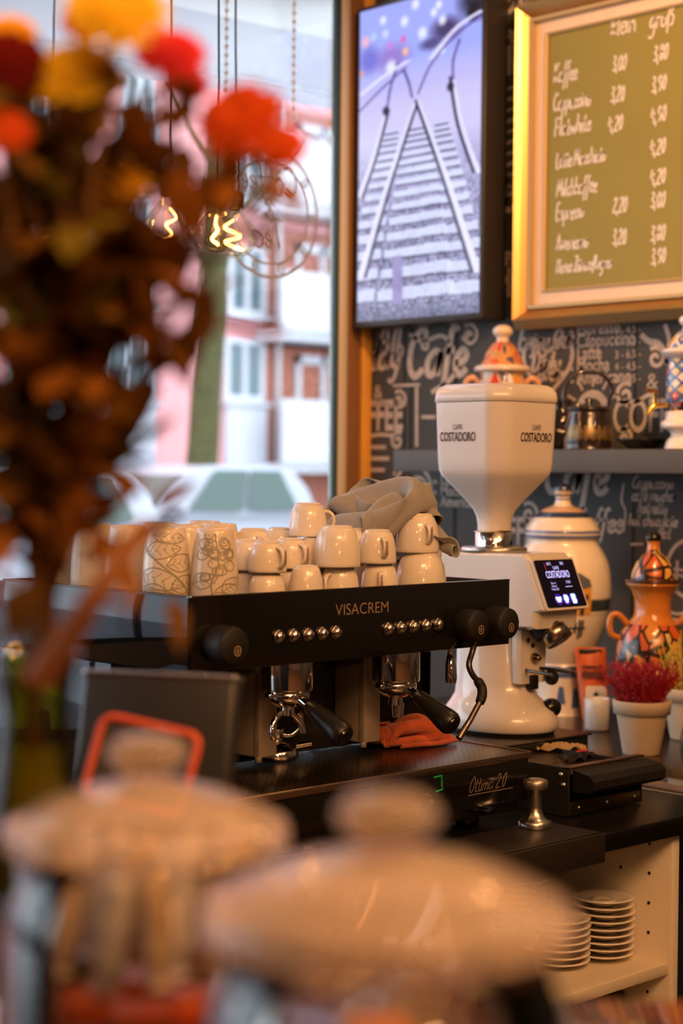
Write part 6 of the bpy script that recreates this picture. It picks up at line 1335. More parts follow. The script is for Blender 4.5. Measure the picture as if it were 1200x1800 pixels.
text(t1, '20°C', 0.0085, so_+fx*-0.018+upv*0.039, fx, upv, sx=.8, bold=.0); text(t1, '30%', 0.0085, so_+fx*0.022+upv*0.039, fx, upv, sx=.8, bold=.0)
t1.build('screen_text', glow('screen_lilac', (0.62, 0.52, 1.0), 1.5), ts)
ic = MB()
cupi = [(-.0085, .0055), (.0085, .0055), (.0075, -.001), (.004, -.006), (-.004, -.006), (-.0075, -.001)]
for k, poly in ((-1, cupi), (0, [(-.005, .009), (.004, .0085), (.0075, .002), (.003, -.008), (-.003, -.0085), (-.007, .0)]), (1, [(-.007, .010), (.006, .010), (.007, .004), (.005, .001), (.008, -.003), (.006, -.010), (-.005, -.010), (-.006, -.001)])):
    ic.prism(poly, so_+fx*(0.0235*k+0.002)-upv*0.034, fx, upv, nrm, 0.0004)
ic.build('touch_icons', glow('icon_blue', (0.45, 0.6, 1.0), 2.2), ts)
io = MB()
for k in (-1, 0, 1): io.strip([(0.0105*math.cos(a*PI/9)*.98, 0.0105*math.sin(a*PI/9)) for a in range(19)], 0.0022, so_-nrm*0.0003+fx*(0.0235*k+0.002)-upv*0.034, fx, upv)
io.build('icon_halo', glow('icon_violet', (0.16, 0.03, 0.85), 0.9), ts)
t2 = MB(); t2.strip([(-0.0315, 0.044), (-0.031, 0.030)], 0.0014, so_, fx, upv); t2.build('red_bar', glow('bar_red', (0.9, 0.08, 0.08), 0.6), ts)
# spout, funnel, front plate with nose, fork
MB().tube([(0, -0.118, 0.2225), (0.0, -0.128, 0.205)], [0.033, 0.028], 24).build('chute', matt_black, gr)
fd = Vector((0.10, -0.62, -0.78)).normalized(); fs0 = Vector((0.004, -0.128, 0.222)); fn_ = MB()
fn_.tube([fs0, fs0+fd*0.006, fs0+fd*0.034, fs0+fd*0.034, fs0+fd*0.006], [0.020, 0.0275, 0.0295, 0.026, 0.020], 32, caps=False); fn_.build('funnel_ring', mat('satin_steel', (0.55, 0.48, 0.40), 0.25, 1.0), gr)
fp = MB().loft([[(x*s, -0.066-0.02*(1-s)-d, z) for x, z in ((-.038, .105), (.038, .105), (.042, .16), (.042, .215), (-.042, .215), (-.042, .16))] for s, d in ((1.0, 0), (1.0, 0.012), (.94, 0.020))], smooth=False).build('front_plate', cr, gr)
ey = MB()
for x, z in ((-.017, .193), (.013, .195), (-.002, .182)): ey.lathe([(1e-4, .0015), (.0055, .001), (.006, 0)], 16, M=Matrix.Translation((x, -0.0865, z)) @ Matrix.Rotation(PI/2, 4, 'X'))
ey.build('screw_holes', mat('hole_black', (0.008, 0.006, 0.005), 0.5), gr)
MB().lathe([(.010, 0), (.0105, .004), (.009, .010), (.006, .016), (.0045, .019), (1e-4, .019)], 20, M=Matrix.Translation((0.0, -0.086, .157)) @ Matrix.Rotation(PI/2, 4, 'X')).build('adjust_knob', mat('bronze_knob', (0.33, 0.22, 0.13), 0.25, 1.0), gr)
fk = MB()
for x in (-0.030, 0.030): fk.tube([(x*0.55, -0.078, .134), (x, -0.10, .133), (x, -0.165, .131)], [.0035, .0035, .0032], 10)
fk.box(-.018, .018, -.085, -.07, .124, .140, .002); fk.build('portafilter_fork', dark_steel, gr)
MB().box(-.012, .012, -.093, -.078, .092, .122, .003).build('fork_block', matt_black, gr)
MB().sphere((0.036, -0.105, .116), .0165, 16, 10, sc=(.8, 1, 1)).build('trigger', black_plastic, gr)
# collar and hopper
cy = 0.022
MB().lathe([(1e-4, .369), (.066, .3695), (.0685, .371), (.0685, .3755), (.064, .379), (.043, .381)], 48, 0, cy).build('collar_disc', brushed, gr)
MB().lathe([(.0395, .379), (.0395, .408), (.037, .4095), (1e-4, .4095)], 48, 0, cy).build('collar', chrome, gr)
MB().box(-0.052, 0.030, cy-0.028, cy+0.01, .4098, .4125, .001).build('slide', mat('slide_white', (0.8, 0.7, 0.55), 0.3), gr)
def sq(hw2, c, z, rr_=0.012):
    """chamfered square with softened corners"""
    pts = []; h2 = hw2
    co = [(h2, h2-c), (h2-c, h2), (-h2+c, h2), (-h2, h2-c), (-h2, -h2+c), (-h2+c, -h2), (h2-c, -h2), (h2, -h2+c)]
    for i in range(8):
        p, a, b_ = Vector(co[i]), Vector(co[i-1]), Vector(co[(i+1) % 8])
        r1 = min(rr_, (a-p).length*.45, (b_-p).length*.45); s = p + (a-p).normalized()*r1; e = p + (b_-p).normalized()*r1
        for t in (0, .25, .5, .75, 1): w0, w1, w2_ = (1-t)**2, 2*t*(1-t), t*t; q2 = s*w0 + p*w1 + e*w2_; pts.append((q2.x, cy+q2.y, z))
    return pts
H0 = .413
lo = [sq(.035, .0205, H0), sq(.035, .0205, H0+.012), sq(.037, .021, H0+.028), sq(.043, .024, H0+.042), sq(.056, .028, H0+.061), sq(.072, .031, H0+.082), sq(.087, .033, H0+.102), sq(.0955, .0335, H0+.114), sq(.0990, .034, H0+.124), sq(.1005, .034, H0+.142), sq(.1045, .035, H0+.262)]
MB().loft(lo).build('hopper', hopm, gr)
MB().loft([sq(.1045, .035, H0+.263), sq(.1065, .0355, H0+.265), sq(.1065, .0355, H0+.274), sq(.1045, .0345, H0+.285), sq(.099, .032, H0+.293), sq(.090, .029, H0+.299), sq(.074, .024, H0+.301)]).build('hopper_lid', hopm, gr)
lg = MB(); zt_ = H0+.195
dz = Vector((-0.0333, 0, 1)).normalized(); o_ = Vector((-.1027, cy+0.012, zt_))
text(lg, 'COSTADORO', 0.026, o_+Vector((-.0004, 0, -.012)), (0, -1, 0), dz, sx=0.60, bold=0.02); text(lg, 'CAFFE', 0.0155, o_+Vector((-.0009, 0, .011)), (0, -1, 0), dz, sx=0.62, bold=0.005)
lg.build('logo_lettering', mat('logo_brown', (0.06, 0.02, 0.015), 0.5), gr); lg = MB()
dz2 = Vector((0, -0.0333, 1)).normalized(); o_ = Vector((0.008, cy-.1027, zt_))
text(lg, 'COSTADORO', 0.026, o_+Vector((0, -.0004, -.012)), (1, 0, 0), dz2, sx=0.60, bold=0.02); text(lg, 'CAFFE', 0.0155, o_+Vector((0, -.0009, .011)), (1, 0, 0), dz2, sx=0.62, bold=0.005)
lg.build('logo_lettering', mat('logo_brown', (0.06, 0.02, 0.015), 0.5), gr)

# tamper on its mat
MB_ = MB().box(2.02, 2.372, 1.815, 1.955, CZ+0.0005, CZ+0.006, 0.002); MB_.box(2.02, 2.372, 1.812, 1.823, CZ-0.045, CZ+0.006, 0.002)
tm = MB_; o = tm.build('tamping_mat', mat('dark_rubber_mat', (0.022, 0.016, 0.012), 0.45), None); tag(o, 'dark rubber tamping mat folded over the worktop edge under the tamper', 'mat')
q = P(945, 1457, Z=CZ+0.006)
tp = thing('tamper', 'steel coffee tamper standing on the dark mat', 'tamper', (q.x+0.007, q.y+0.012, CZ+0.0062))
MB().lathe([(1e-4, 0), (.0285, 0), (.029, .001), (.029, .0105), (.0275, .012), (.022, .014), (.016, .020), (.0122, .028), (.0112, .034)], 48).build('base', brushed, tp)
MB().lathe([(.0112, .034), (.0108, .050), (.0115, .064), (.0135, .0665)], 32).build('stem', brushed, tp)
MB().lathe([(.012, .0665), (.0205, .0675), (.0215, .069), (.0215, .080), (.0200, .0825), (.013, .0845), (1e-4, .0852)], 40).build('top_cap', mat('worn_steel', (0.58, 0.5, 0.42), 0.38, 1.0, noise=0.15, nscale=40), tp)

# ------------------------------------------------------------------ jars, vases, plants on the side counter
cream_g = (0.72, 0.62, 0.50); blue_g = (0.07, 0.12, 0.30); dkblue = (0.03, 0.045, 0.10)
q = P(995, 1252, Z=CZ+0.002)
jz = CZ + 0.0005
jr = thing('cookie_jar', 'big cream ceramic jar with blue rings and painted house', 'jar', (3.512, 2.835, jz))
JP = [(1e-4, 0), (.066, 0), (.068, .004), (.066, .06), (.070, .10), (.074, .118), (.078, .124), (.074, .132), (.080, .145), (.098, .185), (.116, .235), (.125, .285), (.127, .33), (.122, .375), (.112, .405), (.099, .428), (.092, .44), (.091, .452)]
flute = lambda a, z: 1 + (0.012*max(0, 1-abs(z-.395)/.05))*math.sin(a*26)
bm_ = band_mat('jar_body_glaze', [(0, cream_g), (.098, blue_g), (.112, cream_g), (.122, blue_g), (.128, cream_g), (.262, (.16, .15, .14)), (.264, cream_g), (.271, (.03, .04, .05)), (.300, (.16, .15, .14)), (.303, cream_g)], 0.46)
MB().lathe(smooth_line(JP, 3), 72, rib=flute).build('jar_body', bm_, jr)
LP = [(.094, .453), (.097, .456), (.097, .472), (.094, .477), (.086, .492), (.070, .510), (.052, .526), (.034, .534), (.024, .538), (.020, .546), (.0195, .560), (.023, .566), (.0235, .578), (.019, .588), (.008, .593), (1e-4, .594)]
MB().lathe(smooth_line(LP, 3), 56).build('jar_lid', band_mat('jar_lid_glaze', [(0, cream_g), (.455, blue_g), (.462, cream_g), (.468, blue_g), (.474, cream_g), (.508, dkblue), (.521, (.58, .36, .22)), (.535, cream_g), (.552, blue_g), (.556, cream_g), (.562, blue_g), (.567, (.5, .4, .3)), (.576, dkblue)], 0.6), jr)
def patch(prof, th, z, poly, offs, m, name, parent):
    """painted motif following the pot: polygon in (angle*radius, height), triangulated as a grid strip"""
    pz = [p[1] for p in prof]; pr_ = [p[0] for p in prof]
    x0, x1 = min(p[0] for p in poly), max(p[0] for p in poly); n = 14; mb = MB()
    def yr(x):
        ys = []
        for i in range(len(poly)):
            a, b = poly[i], poly[(i+1) % len(poly)]
            if (a[0]-x)*(b[0]-x) <= 0 and abs(a[0]-b[0]) > 1e-9: ys.append(a[1]+(b[1]-a[1])*(x-a[0])/(b[0]-a[0]))
        return (min(ys), max(ys)) if ys else (0, 0)
    vs_ = []; R0 = np.interp(z, pz, pr_)
    for i in range(n+1):
        x = x0+(x1-x0)*min(max(i/n, 1e-4), 1-1e-4); lo, hi = yr(x)
        for k in range(7):
            zz = z+lo+(hi-lo)*k/6; r = np.interp(zz, pz, pr_)+offs; a = th+x/R0; vs_.append((r*math.cos(a), r*math.sin(a), zz))
    mb.add(vs_, [(i*7+k, (i+1)*7+k, (i+1)*7+k+1, i*7+k+1) for i in range(n) for k in range(6)], True); return mb.build(name, m, parent)
JS = smooth_line(JP, 3); thc = math.atan2(-2.835, -3.512)
amber = mat('amber_paint', (0.62, 0.30, 0.06), 0.25, coat=0.3); slatep = mat('slate_paint', (0.10, 0.11, 0.15), 0.25, coat=0.3); inkp = mat('ink_paint', (0.03, 0.04, 0.05), 0.3)
patch(JS, thc+0.38, .262, [(-.05, 0), (.03, 0), (.03, .075), (-.05, .055)], .0008, amber, 'painted_house', jr)
patch(JS, thc+0.36, .322, [(-.05, -.005), (.035, .012), (.03, .03), (.0, .048), (-.045, .035)], .0012, slatep, 'painted_roof', jr)
patch(JS, thc+0.52, .30, [(-.004, 0), (.004, 0), (.004, .016), (-.004, .016)], .0016, inkp, 'painted_window', jr); patch(JS, thc+0.42, .262, [(-.005, 0), (.006, 0), (.006, .02), (-.005, .02)], .0016, inkp, 'painted_door', jr)
for dx, z0_, z1_ in ((.30, .215, .245), (.40, .20, .25), (.47, .205, .25)): patch(JS, thc+dx, z0_, [(-.003, 0), (.003, 0), (.003, z1_-z0_), (-.003, z1_-z0_)], .0008, inkp, 'painted_post', jr)
patch(JS, thc+.37, .226, [(-.035, 0), (.02, 0), (.02, .006), (-.035, .006)], .001, inkp, 'painted_rail', jr)
patch(JS, thc+.02, .03, [(-.012, 0), (.012, 0), (.006, .045), (-.006, .045)], .0008, mat('blue_paint', blue_g, .25), 'painted_leaf', jr); patch(JS, thc+.60, .02, [(-.012, 0), (.012, 0), (.006, .05), (-.006, .05)], .0008, mat('blue_paint', blue_g, .25), 'painted_leaf', jr)

def handle_loop(parent, name, m, a, pts, r):
    c, s = math.cos(a), math.sin(a)
    return MB().tube(smooth_line([(x*c, x*s, z) for x, z in pts], 6), r, 12).build(name, m, parent)
vs0 = thing('painted_vase', 'orange painted lidded vase with two ears behind the red heather', 'vase', (3.415, 2.478, jz))
VP = [(1e-4, 0), (.05, 0), (.052, .006), (.048, .02), (.06, .06), (.078, .12), (.086, .17), (.085, .205), (.076, .240), (.060, .262), (.048, .276), (.044, .290), (.044, .315), (.050, .338), (.060, .352), (.064, .356), (.062, .360)]
orn = ornament_mat('vase_ornament', [(.55, .20, .03), (.62, .30, .08), (.50, .09, .02), (.70, .42, .16), (.45, .14, .03)], 17, 6.5, lw=.09)
orange_gl = mat('orange_glaze', (0.50, 0.17, 0.025), 0.15, coat=0.5, noise=0.1, nscale=30)
S = smooth_line(VP, 3); k_ = [i for i, p in enumerate(S) if p[1] <= .266][-1]
MB().lathe(S[:k_+1], 56).build('vase_body', orn, vs0); MB().lathe(S[k_:], 56).build('neck', orange_gl, vs0)
MB().lathe([(.0615, .3605), (.066, .362), (.066, .366), (.050, .369)], 48).build('lid_rim', mat('dark_brown_glaze', (.05, .02, .012), .2), vs0)
MB().lathe(smooth_line([(.052, .369), (.050, .385), (.042, .405), (.030, .422), (.020, .430), (.016, .440)], 4), 48).build('vase_lid', ornament_mat('lid_ornament', [(.55, .18, .03), (.65, .36, .08), (.5, .1, .02)], 9, 2, lw=.09), vs0)
MB().lathe(smooth_line([(.0165, .4395), (.0145, .452), (.0165, .460)], 3), 32).build('knob_stem', orange_gl, vs0); MB().lathe(smooth_line([(.0165, .460), (.019, .466), (.017, .474), (.009, .480), (1e-4, .481)], 4), 32).build('knob', mat('black_glaze', (.012, .008, .007), .12), vs0)
for a_ in (-0.72, PI-0.72): handle_loop(vs0, 'ear', orange_gl, a_, [(.062, .262), (.082, .282), (.098, .280), (.104, .258), (.098, .235), (.078, .226)], .0075)

# flower pots with heather
terra = mat('pale_terracotta', (0.62, 0.48, 0.33), 0.85, noise=0.1, nscale=18)
soil = mat('soil', (0.03, 0.018, 0.012), 0.95)
PP = [(1e-4, 0), (.040, 0), (.041, .002), (.056, .088), (.0565, .0895), (.0625, .090), (.0655, .1175), (.0645, .120), (.0605, .1195), (.057, .105), (1e-4, .104)]
def heather(parent, name, m, n, sp, hh, sd):
    rng = random.Random(sd); mb = MB()
    for i in range(n):
        a = rng.uniform(0, 2*PI); r0 = .045*math.sqrt(rng.random()); lean = r0/.045*sp*rng.uniform(.5, 1.1); H = hh*rng.uniform(.6, 1.0)*(1-.15*(r0/.045))
        b = Vector((r0*math.cos(a), r0*math.sin(a), .104)); e = b + Vector((lean*math.cos(a+rng.uniform(-.3, .3)), lean*math.sin(a+rng.uniform(-.3, .3)), H)); mid = b.lerp(e, .5) + Vector((0, 0, .008))
        pts = smooth_line([b, mid, e], 5); mb.tube(pts, .0009, 4, caps=False)
        for j in range(26):
            t = .22 + .78*j/25; f = t*(len(pts)-1); i0 = min(int(f), len(pts)-2); p = Vector(pts[i0]).lerp(Vector(pts[i0+1]), f-i0)
            q_ = p + Vector((rng.uniform(-1, 1), rng.uniform(-1, 1), rng.uniform(-.5, 1)))*.0042*(1.15-.5*t); s_ = rng.uniform(.0016, .0027)*(1.15-.4*t)
            mb.add([(q_.x+s_, q_.y, q_.z), (q_.x-s_*.6, q_.y+s_, q_.z), (q_.x-s_*.6, q_.y-s_, q_.z), (q_.x, q_.y, q_.z+s_*1.9), (q_.x, q_.y, q_.z-s_*1.3)], [(0, 1, 3), (1, 2, 3), (2, 0, 3), (1, 0, 4), (2, 1, 4), (0, 2, 4)])
    o = mb.build(name, m, parent); return o
p1 = thing('potted_heather', 'red flowering heather in a pale clay pot on the side counter', 'potted plant', (3.135, 2.30, jz))
MB().lathe(PP, 48).build('pot', terra, p1); MB().lathe([(1e-4, .107), (.056, .1055)], 24).build('soil', soil, p1)
heather(p1, 'flower_spikes', mat('crimson_flowers', (0.38, 0.005, 0.012), 0.7, noise=0.4, nscale=90), 150, .060, .112, 5)
p2 = thing('potted_heather', 'yellow heather in a pale clay pot at the right edge behind the red heather', 'potted plant', (3.40, 2.362, jz))
MB().lathe(PP, 48).build('pot', terra, p2); MB().lathe([(1e-4, .107), (.056, .1055)], 24).build('soil', soil, p2)
heather(p2, 'flower_spikes', mat('yellow_flowers', (0.62, 0.42, 0.04), 0.7, noise=0.3, nscale=90), 64, .035, .175, 6)
q = P(1205, 1225, D=3.55)
gp = thing('green_pumpkin', 'dark green round gourd cut off by the right picture edge', 'gourd', (q.x+0.035, q.y-0.045, jz), 0)
MB().lathe(smooth_line([(1e-4, .0), (.03, .002), (.06, .025), (.068, .06), (.062, .10), (.040, .135), (.016, .150), (1e-4, .146)], 4), 48, rib=lambda a, z: 1+.035*math.cos(10*a)).build('skin', mat('green_skin', (0.03, 0.09, 0.02), 0.25, noise=0.3, nscale=20), gp)
MB().tube([(0, 0, .145), (.003, 0, .165), (.01, 0, .178)], [.007, .005, .006], 10).build('stalk', mat('dry_stalk', (.2, .13, .05), .9), gp)

# coffee bag leaning on the big jar, and a candle glass
bgm = mat('orange_foil', (0.55, 0.10, 0.02), 0.35, noise=0.2, nscale=18, bump=0.4, bscale=30)
bg_ = thing('coffee_bag', 'orange coffee bag with black clip leaning beside the big jar', 'bag', (3.484, 2.697, jz), 0)
bg_.rotation_euler = (0.0, 0.0, -0.80)
def bag(mb, zs, w0, w1, d, n=18):
    loops = []
    for z in zs:
        t = (z-zs[0])/(zs[-1]-zs[0]); w_ = w0+(w1-w0)*t; dd = d*(1-t**1.5)+.003; sk = -.018*t
        loops.append([(sk+w_*math.cos(2*PI*k/n)*(1-.04*math.cos(8*PI*k/n)), dd*math.sin(2*PI*k/n)+.002*math.sin(5*k+9*z*20), z) for k in range(n)])
    return mb.loft(loops)
bag(MB(), [0, .01, .04, .08, .12, .15, .17, .182], .036, .042, .026).build('bag_body', bgm, bg_)
MB().box(-.046, .012, -.006, .006, .165, .178, .002).build('clip', black_plastic, bg_)
lb = MB(); lb.prism(rrect(.026, .036, .006), (-.004, -.0285, .052), (1, 0, 0), (0, 0, 1), (0, -1, 0), .001); lb.build('label', mat('bag_label', (.75, .66, .55), .5), bg_)
text_ = MB(); text(text_, 'A', .055, (-.004, -.0300, .034), (1, 0, 0), (0, 0, 1), bold=.02); text_.build('letter', mat('label_black', (.02, .015, .012), .5), bg_)
sb = MB(); sb.box(-.040, .02, -.0235, -.0225, .108, .124); sb.box(-.040, .01, -.0205, -.0195, .132, .138); sb.build('dark_stripe', mat('bag_stripe', (.12, .03, .015), .4), bg_)
cg = thing('candle_glass', 'white candle in a glass on the side counter left of the red heather', 'candle', (3.347, 2.588, jz))
MB().lathe([(1e-4, .0), (.027, 0), (.029, .003), (.031, .075), (.030, .0765), (.029, .075), (.0275, .006), (1e-4, .005)], 36).build('glass', mat('frosted_glass', (.85, .83, .80), .25, trans=.4), cg)
MB().lathe([(1e-4, .0055), (.0268, .0065), (.0282, .062), (1e-4, .063)], 32).build('wax', mat('white_wax', (.88, .82, .74), .5), cg)

# ------------------------------------------------------------------ on the wall shelf
SZ = 1.4825
rp = thing('sugar_pot', 'red and white painted lidded pot with loop ears on the shelf behind the hopper', 'pot', (3.585, 3.11, SZ)); rp.scale = (1.0, 1.0, 1.24)
RP = [(1e-4, 0), (.05, 0), (.053, .008), (.05, .02), (.062, .05), (.072, .09), (.073, .12), (.066, .148), (.060, .156), (.060, .170)]
red_orn = ornament_mat('red_ornament', [(.58, .05, .02), (.65, .10, .02), (.70, .30, .05), (.08, .08, .16)], 16, 3.2, line=(.55, .42, .32), lw=.10)
wg = mat('cream_glaze', (.75, .62, .50), .18, coat=.4)
MB().lathe(smooth_line(RP, 3), 56).build('pot_body', red_orn, rp)
MB().lathe([(.061, .170), (.076, .173), (.078, .178), (.074, .184), (.060, .186)], 48).build('lid_rim', wg, rp)
MB().lathe(smooth_line([(.060, .186), (.052, .200), (.043, .218), (.030, .232), (.018, .238)], 4), 48).build('lid', ornament_mat('lid_red', [(.58, .05, .02), (.65, .12, .02), (.10, .08, .15)], 14, 1.6, line=(.6, .3, .12), lw=.1), rp)
MB().lathe(smooth_line([(.018, .237), (.017, .247), (.026, .255), (.027, .264), (.018, .272), (.006, .275), (1e-4, .275)], 4), 32).build('knob', wg, rp)
for a_ in (-0.73, PI-0.73, -2.2): handle_loop(rp, 'ear', mat('ear_glaze', (.66, .34, .2), .2, coat=.3) if a_ > -2 else wg, a_, [(.062, .145), (.078, .158), (.096, .152), (.102, .130), (.094, .108), (.075, .100)], .0075)

kt = thing('kettle', 'dark lustre kettle with tall arched handle on the shelf', 'kettle', (3.575, 2.805, SZ))
kgl = mat('brown_black_glaze', (.022, .014, .010), .08, coat=.6)
MB().lathe(smooth_line([(1e-4, 0), (.060, 0), (.063, .006), (.064, .04), (.058, .08), (.055, .098), (.059, .103), (.058, .108), (.040, .115), (1e-4, .116)], 3), 56).build('kettle_body', kgl, kt)
MB().lathe([(.0635, .022), (.0648, .03), (.0642, .045), (.061, .062)], 56, rib=lambda a, z: 1+.012*math.cos(22*a)).build('relief_band', mat('gold_relief', (.20, .13, .05), .3, .5), kt)
MB().lathe([(.016, .1155), (.010, .124), (.014, .132), (1e-4, .136)], 24).build('lid_knob', kgl, kt)
ah = -0.73; c_, s_ = math.cos(ah), math.sin(ah)
MB().tube(smooth_line([(-.056*c_, -.056*s_, .10), (-.064*c_, -.064*s_, .13), (-.060*c_, -.060*s_, .165), (-.035*c_, -.035*s_, .196), (0, 0, .203), (.038*c_, .038*s_, .193), (.062*c_, .062*s_, .158), (.052*c_, .052*s_, .125), (.050*c_, .050*s_, .100)], 5), .0055, 12).build('handle', kgl, kt)
MB().tube(smooth_line([(-.052*c_, -.052*s_, .04), (-.085*c_, -.085*s_, .05), (-.098*c_, -.098*s_, .08), (-.115*c_, -.115*s_, .105)], 5), [.015]*4 + [.012]*6 + [.008]*6, 14).build('spout', kgl, kt)
hh_ = thing('dark_jug', 'dark glazed jug half hidden between hopper and kettle on the shelf', 'jug', (3.60, 2.915, SZ))
MB().lathe(smooth_line([(1e-4, 0), (.036, 0), (.042, .02), (.045, .05), (.036, .085), (.026, .105), (.027, .125), (.030, .130), (.027, .128), (1e-4, .110)], 3), 40).build('jug_body', kgl, hh_)
handle_loop(hh_, 'ear', kgl, -0.73, [(.030, .115), (.055, .118), (.06, .085), (.042, .05)], .006)
db = thing('dark_dish', 'low dark dish on the shelf beside the blue jar', 'dish', (3.60, 2.655, SZ))
MB().lathe(smooth_line([(1e-4, 0), (.03, 0), (.034, .004), (.055, .018), (.064, .026), (.062, .028), (.05, .020), (1e-4, .010)], 3), 40).build('bowl', kgl, db)
MB().sphere((0, 0, .018), .03, 20, 10, sc=(1.1, 1.1, .55)).build('contents', matt_black, db)

bj = thing('tap_jar', 'blue and red diamond patterned jar with a gold tap on the shelf', 'jar', (3.565, 2.49, SZ))
MB().lathe(smooth_line([(1e-4, 0), (.052, 0), (.055, .006), (.050, .022), (.040, .034), (.046, .045), (.060, .050), (.066, .056), (.064, .068), (.056, .072), (.054, .090), (.050, .094)], 3), 48).build('foot', mat('white_glaze', (.80, .70, .62), .2, coat=.4), bj)
MB().lathe([(.0505, .094), (.053, .10), (.053, .112), (.0505, .115)], 48).build('gold_band', ornament_mat('band_orn', [(.5, .3, .04), (.3, .05, .02), (.05, .06, .03)], 22, 1, lw=.12), bj)
MB().lathe(smooth_line([(.050, .115), (.0535, .13), (.054, .17), (.052, .20), (.048, .222)], 3), 48).build('jar_body', ornament_mat('blue_diamonds', [(.10, .2, .45), (.62, .10, .06), (.70, .45, .12), (.12, .26, .5), (.75, .65, .5)], 13, 5, line=(.05, .11, .32), lw=.13, diamond=True), bj)
MB().lathe(smooth_line([(.048, .222), (.058, .228), (.066, .236), (.066, .244), (.05, .248)], 3), 48).build('lid_rim', mat('white_glaze', (.80, .70, .62), .2), bj)
MB().lathe(smooth_line([(.05, .248), (.046, .262), (.036, .278), (.022, .290), (.016, .294)], 3), 48).build('lid', ornament_mat('blue_lid', [(.08, .16, .42), (.10, .22, .5), (.7, .4, .12)], 12, 1.5, line=(.75, .65, .55), lw=.10, diamond=True), bj)
MB().lathe(smooth_line([(.016, .294), (.015, .303), (.024, .312), (.022, .324), (.010, .330), (1e-4, .331)], 3), 32).build('knob', mat('white_glaze', (.80, .70, .62), .2), bj)
ta = math.atan2(.50, -.80); tpm = mat('polished_brass', (.85, .50, .12), .18, 1.0); c_, s_ = math.cos(ta), math.sin(ta); T = lambda r, z: (r*c_, r*s_, z)
tb_ = MB().tube([T(.048, .108), T(.072, .108), T(.088, .106), T(.098, .098), T(.104, .082)], [.006, .006, .008, .007, .006], 14).build('tap', tpm, bj)
MB().tube([T(.086, .108), T(.086, .130), T(.086, .138)], [.006, .005, .007], 12).build('tap_stem', tpm, tb_); MB().tube([T(.078, .139), T(.108, .146)], [.004, .005], 10).build('tap_lever', tpm, tb_)

# ------------------------------------------------------------------ paper cups mirrored in the machine's side
pc = mat('black_paper_cup', (0.03, 0.024, 0.016), 0.5); pw = mat('cup_lettering', (.78, .7, .6), .6); rimm = mat('paper_rim', (.5, .4, .28), .6)
def paper_stack(x, y, n, label, txt):
    t = thing('paper_cups', label, 'paper cups', (x, y, jz), 0, None)
    for k in range(n):
        z = k*.0105
        MB().lathe([(.041, z), (.043, z+.002), (.041, z+.004), (.0395, z+.0105)], 36).build('cup_rim', rimm, t)
    z = n*.0105
    MB().lathe([(.0395, z), (.0395, z+.004), (.029, z+.092), (.0275, z+.093), (.0265, z+.088), (1e-4, z+.087)], 40).build('top_cup', pc, t)
    if txt:
        m = MB(); s0 = len(m.v); text(m, 'COSTADORO', .019, (0, 0, 0), (1, 0, 0), (0, 0, 1), sx=.55, bold=.03)
        text(m, 'CAFFE', .009, (0, 0, .021), (1, 0, 0), (0, 0, 1), sx=.7, bold=.02)
        for i in range(len(m.v)):
            u, _, zz = m.v[i]; r = .0345-.118*(zz)*.5+.0008; a = u/.034 - .30
            m.v[i] = (r*math.cos(a), r*math.sin(a), z+.036+zz)
        m.build('cup_lettering', pw, t)
    return t
paper_stack(1.34, 2.79, 2, 'short stack of dark paper cups left of the espresso machine, seen mirrored in its side', True)
paper_stack(1.29, 2.88, 9, 'tall striped stack of paper cups left of the espresso machine, mirrored in its side', False)

# ------------------------------------------------------------------ hanging bulbs and blind chains in the window
wire_m = mat('dark_green_wire', (.008, .03, .022), .6); brass_s = mat('socket_black', (.02, .016, .012), .4); bulbg = thin_glass('bulb_glass', (1.0, .95, .86), 0.45)
fil = glow('hot_filament', (1.0, .36, .06), 45.0)
def bulb(px_, pyc, D, dia, label, wob, wire=True):
    c = P(px_, pyc, D=D); r = dia/2
    t = thing('pendant_bulb', label, 'lamp', c, 0, None)
    prof = [(1e-4, -r)] + [(r*math.sin(a), -r*math.cos(a)) for a in [PI*k/16 for k in range(1, 13)]] + [(.021, r*1.05), (.0165, r*1.22), (.0155, r*1.3)]
    MB().lathe(prof, 32).build('globe', bulbg, t)
    MB().lathe([(.0165, r*1.24), (.018, r*1.25), (.020, r*1.30), (.020, r*1.9), (.014, r*2.05), (.004, r*2.1), (1e-4, r*2.1)], 24).build('socket', brass_s, t)
    f = MB()
    for k in range(1):
        a0 = wob + k*PI
        f.tube(smooth_line([(.004*math.cos(a0), .004*math.sin(a0), r*.75), (r*.5*math.cos(a0), r*.5*math.sin(a0), r*.42), (-r*.25*math.cos(a0), -r*.25*math.sin(a0), r*.02), (r*.45*math.cos(a0+.4), r*.45*math.sin(a0+.4), -r*.25), (-r*.1*math.cos(a0), -r*.1*math.sin(a0), -r*.52), (-r*.4*math.cos(a0), -r*.4*math.sin(a0), -r*.6)], 6), .0032, 6)
    f.build('filament', fil, t)
    if wire:
        top = 3.35-c.z; pts = []
        for k in range(13): u = k/12; pts.append((.005*math.sin(9*u+wob)*(1-u), .004*math.sin(7*u+2*wob)*(1-u), r*2.08+(top-r*2.08)*u))
        MB().tube(smooth_line(pts, 4), .0024, 8).build('wire', wire_m, t)
    l = bpy.data.lights.new('bulb_light', 'POINT'); l.energy = .45; l.color = (1, .45, .12); l.shadow_soft_size = .015
    lo_ = bpy.data.objects.new('bulb_light', l); COL.objects.link(lo_); lo_.parent = t; lo_.location = (0, 0, -r*.1)
    return t
bulb(298, 398, 3.7, .105, 'glowing globe bulb on the leftmost dark wire, behind the flowers', .3)
bulb(381, 408, 3.75, .098, 'glowing globe bulb on the middle dark wire', 1.0); bulb(413, 416, 3.95, .10, 'glowing globe bulb on the rightmost dark wire before the etched sign', 2.1)
